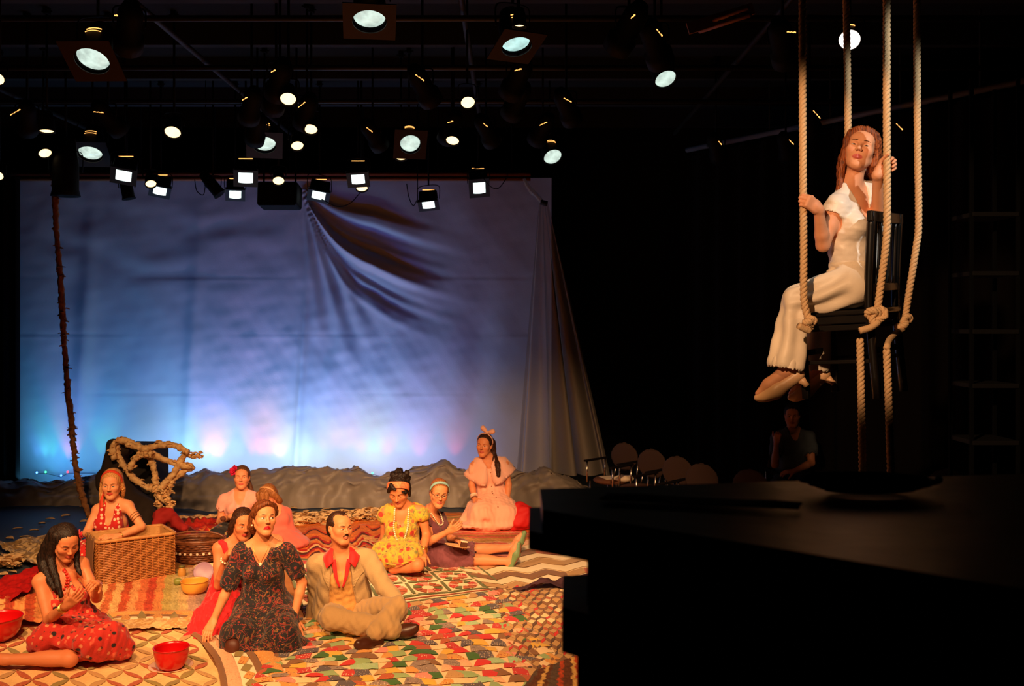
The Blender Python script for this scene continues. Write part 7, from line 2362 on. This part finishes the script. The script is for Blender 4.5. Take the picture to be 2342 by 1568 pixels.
for px, py, ln, ang, lb in AWAY:
    z = 4.35; Y = min(12.5, (z - H) * F / (HY - py)); c = P(px, py, Y)
    root = Empty('stage_lamp', 'turned-away black lamp with glowing vents ' + lb, 'lamp', c, 'stage lamps turned away')
    d = nrm(np.array([.35 * (1 if ang < 0 else -1), .75, -.55])); R = frame_to(d); r = .085
    b0 = c + np.array([0, .24, .0])
    add('housing', lathe([(.0001, -.2), (r * .6, -.2), (r, -.12), (r, .08), (r * 1.25, .1), (r * 1.25, .2), (r * 1.1, .2), (.0001, .12)], b0, 18, R), RIG, root, True)
    a = math.radians(ang); hl = ln * Y / F / 2; dv = np.array([math.cos(a), 0, math.sin(a)])
    n = 3 if ln > 20 else 2
    for k in range(n):
        t0, t1 = -1 + 2 * k / n + .08, -1 + 2 * (k + 1) / n - .08
        add('vent', tube([c + dv * hl * t0, c + dv * hl * (t0 + t1) / 2 + np.array([0, 0, .004]), c + dv * hl * t1], .007 if k == n - 1 else .005, 6, flat=.7), VENT, root, True)
    hang(root, b0, None, R, r * 1.1)

# pipes of the grid
GL = [(5.1, 'nearest'), (6.7, 'second'), (8.2, 'third'), (9.8, 'fourth'), (11.3, 'fifth')]
for y, nm in GL:
    solo('grid_pipe', tube([(-7.6, y, ZP + .05), (5.9, y, ZP + .05)], .026, 10), PIPEM, nm + ' cross pipe of the lighting grid counted from the camera', 'pipe', smooth=True)
for x, nm in ((-5.6, 'far left'), (-3.0, 'left of centre'), (-.4, 'right of centre'), (2.2, 'right')):
    solo('grid_pipe', tube([(x, 2.0, ZP + .12), (x, 13.6, ZP + .12)], .026, 10), PIPEM, 'lengthwise pipe of the lighting grid, the ' + nm + ' one', 'pipe', smooth=True)
root = Empty('drape_pipe', 'warm-lit double pipe across the top of the backdrop', 'pipe', (-3.2, 13.55, 4.3))
BRP = mat('brown_wood_batten', (.30, .10, .03), .6)
for dz in (0, -.062): add('batten', tube([(-7.4, 13.55, 4.28 + dz), (.25, 13.55, 4.28 + dz)], .026, 8), BRP, root, True)
for x in np.linspace(-7, 0, 8): add('hanger', tube([(x, 13.55, 4.28), (x, 13.55, 5.4)], .01, 6), RIG, root)
root = Empty('roof_truss', 'orange-lit piece of roof truss at the top right of centre', 'truss', P(1650, 35, 6.2))
tp_ = [P(1590, 62, 6.3), P(1712, 18, 5.9)]; bt = [P(1600, 72, 6.3), P(1716, 34, 5.9)]
add('chord', tube(tp_, .014, 6), BRP, root, True); add('chord', tube(bt, .014, 6), BRP, root, True)
for t in np.linspace(0, 1, 6)[:-1]:
    p = np.array(tp_[0]) * (1 - t) + np.array(tp_[1]) * t; t2 = t + .2; q = np.array(bt[0]) * (1 - t2) + np.array(bt[1]) * t2
    add('web_bar', tube([p, q], .007, 5), RIG, root, True)
add('plank', box((np.array(tp_[0]) + tp_[1] + bt[0] + bt[1]) / 4 + [0, .06, .03], (.42, .02, .07), roty(-.30)), BRP, root)
# hanging black loudspeaker and unlit lamps in front of the backdrop
c = P(640, 448, 12.7); root = Empty('hanging_loudspeaker', 'black rectangular loudspeaker hanging in front of the top of the backdrop', 'speaker', c)
add('cabinet', box(c, (.50, .34, .30), rotx(-.12), .03), RIG, root); add('grille', box(c + [0, -.172, -.01], (.46, .012, .26), rotx(-.12), .006), CURT, root)
for s_ in (-1, 1): add('bracket', tube([c + [s_ * .2, 0, .14], [c[0] + s_ * .2, c[1], 5.39]], .012, 6), RIG, root)
for px, py, lb, a in ((290, 430, 'unlit black flood lamp hanging below the farthest left flood', .2), (487, 425, 'unlit black spotlight pointing down to the right, left of the loudspeaker', .7), (150, 395, 'bulky unlit black lamp hanging over the top of the vine', 0.0)):
    c = P(px, py, 11.4 if px == 150 else 12.6); root = Empty('unlit_lamp', lb, 'lamp', c)
    k = 1.9 if px == 150 else 1.0
    R = roty(-a) @ rotx(math.pi)
    add('housing', lathe([(.0001, -.22 * k), (.055 * k, -.2 * k), (.075 * k, -.05 * k), (.075 * k, .1 * k), (.085 * k, .14 * k), (.07 * k, .14 * k), (.0001, .1 * k)], c, 18, R), RIG, root, True)
    hang(root, c, None, np.eye(3), .09 * k)
for i, pts in enumerate(([(735, 455), (770, 472), (800, 465), (824, 440)], [(930, 420), (935, 450), (945, 470), (955, 455)], [(445, 410), (450, 436), (465, 445), (470, 420)], [(1100, 400), (1120, 425), (1140, 430), (1160, 405)])):
    solo('hanging_cable', tube(np.concatenate([spline([P(a, b, 12.75) for a, b in pts], 20), [[P(*pts[-1], 12.75)[0], 12.75, 5.39]]]), .006, 5), RIG, ['loop of black cable hanging right of the loudspeaker', 'loop of black cable hanging left of the lowest flood', 'loop of black cable hanging by the unlit spotlight', 'loop of black cable near the side drape\'s tied top'][i], 'cable', smooth=True)
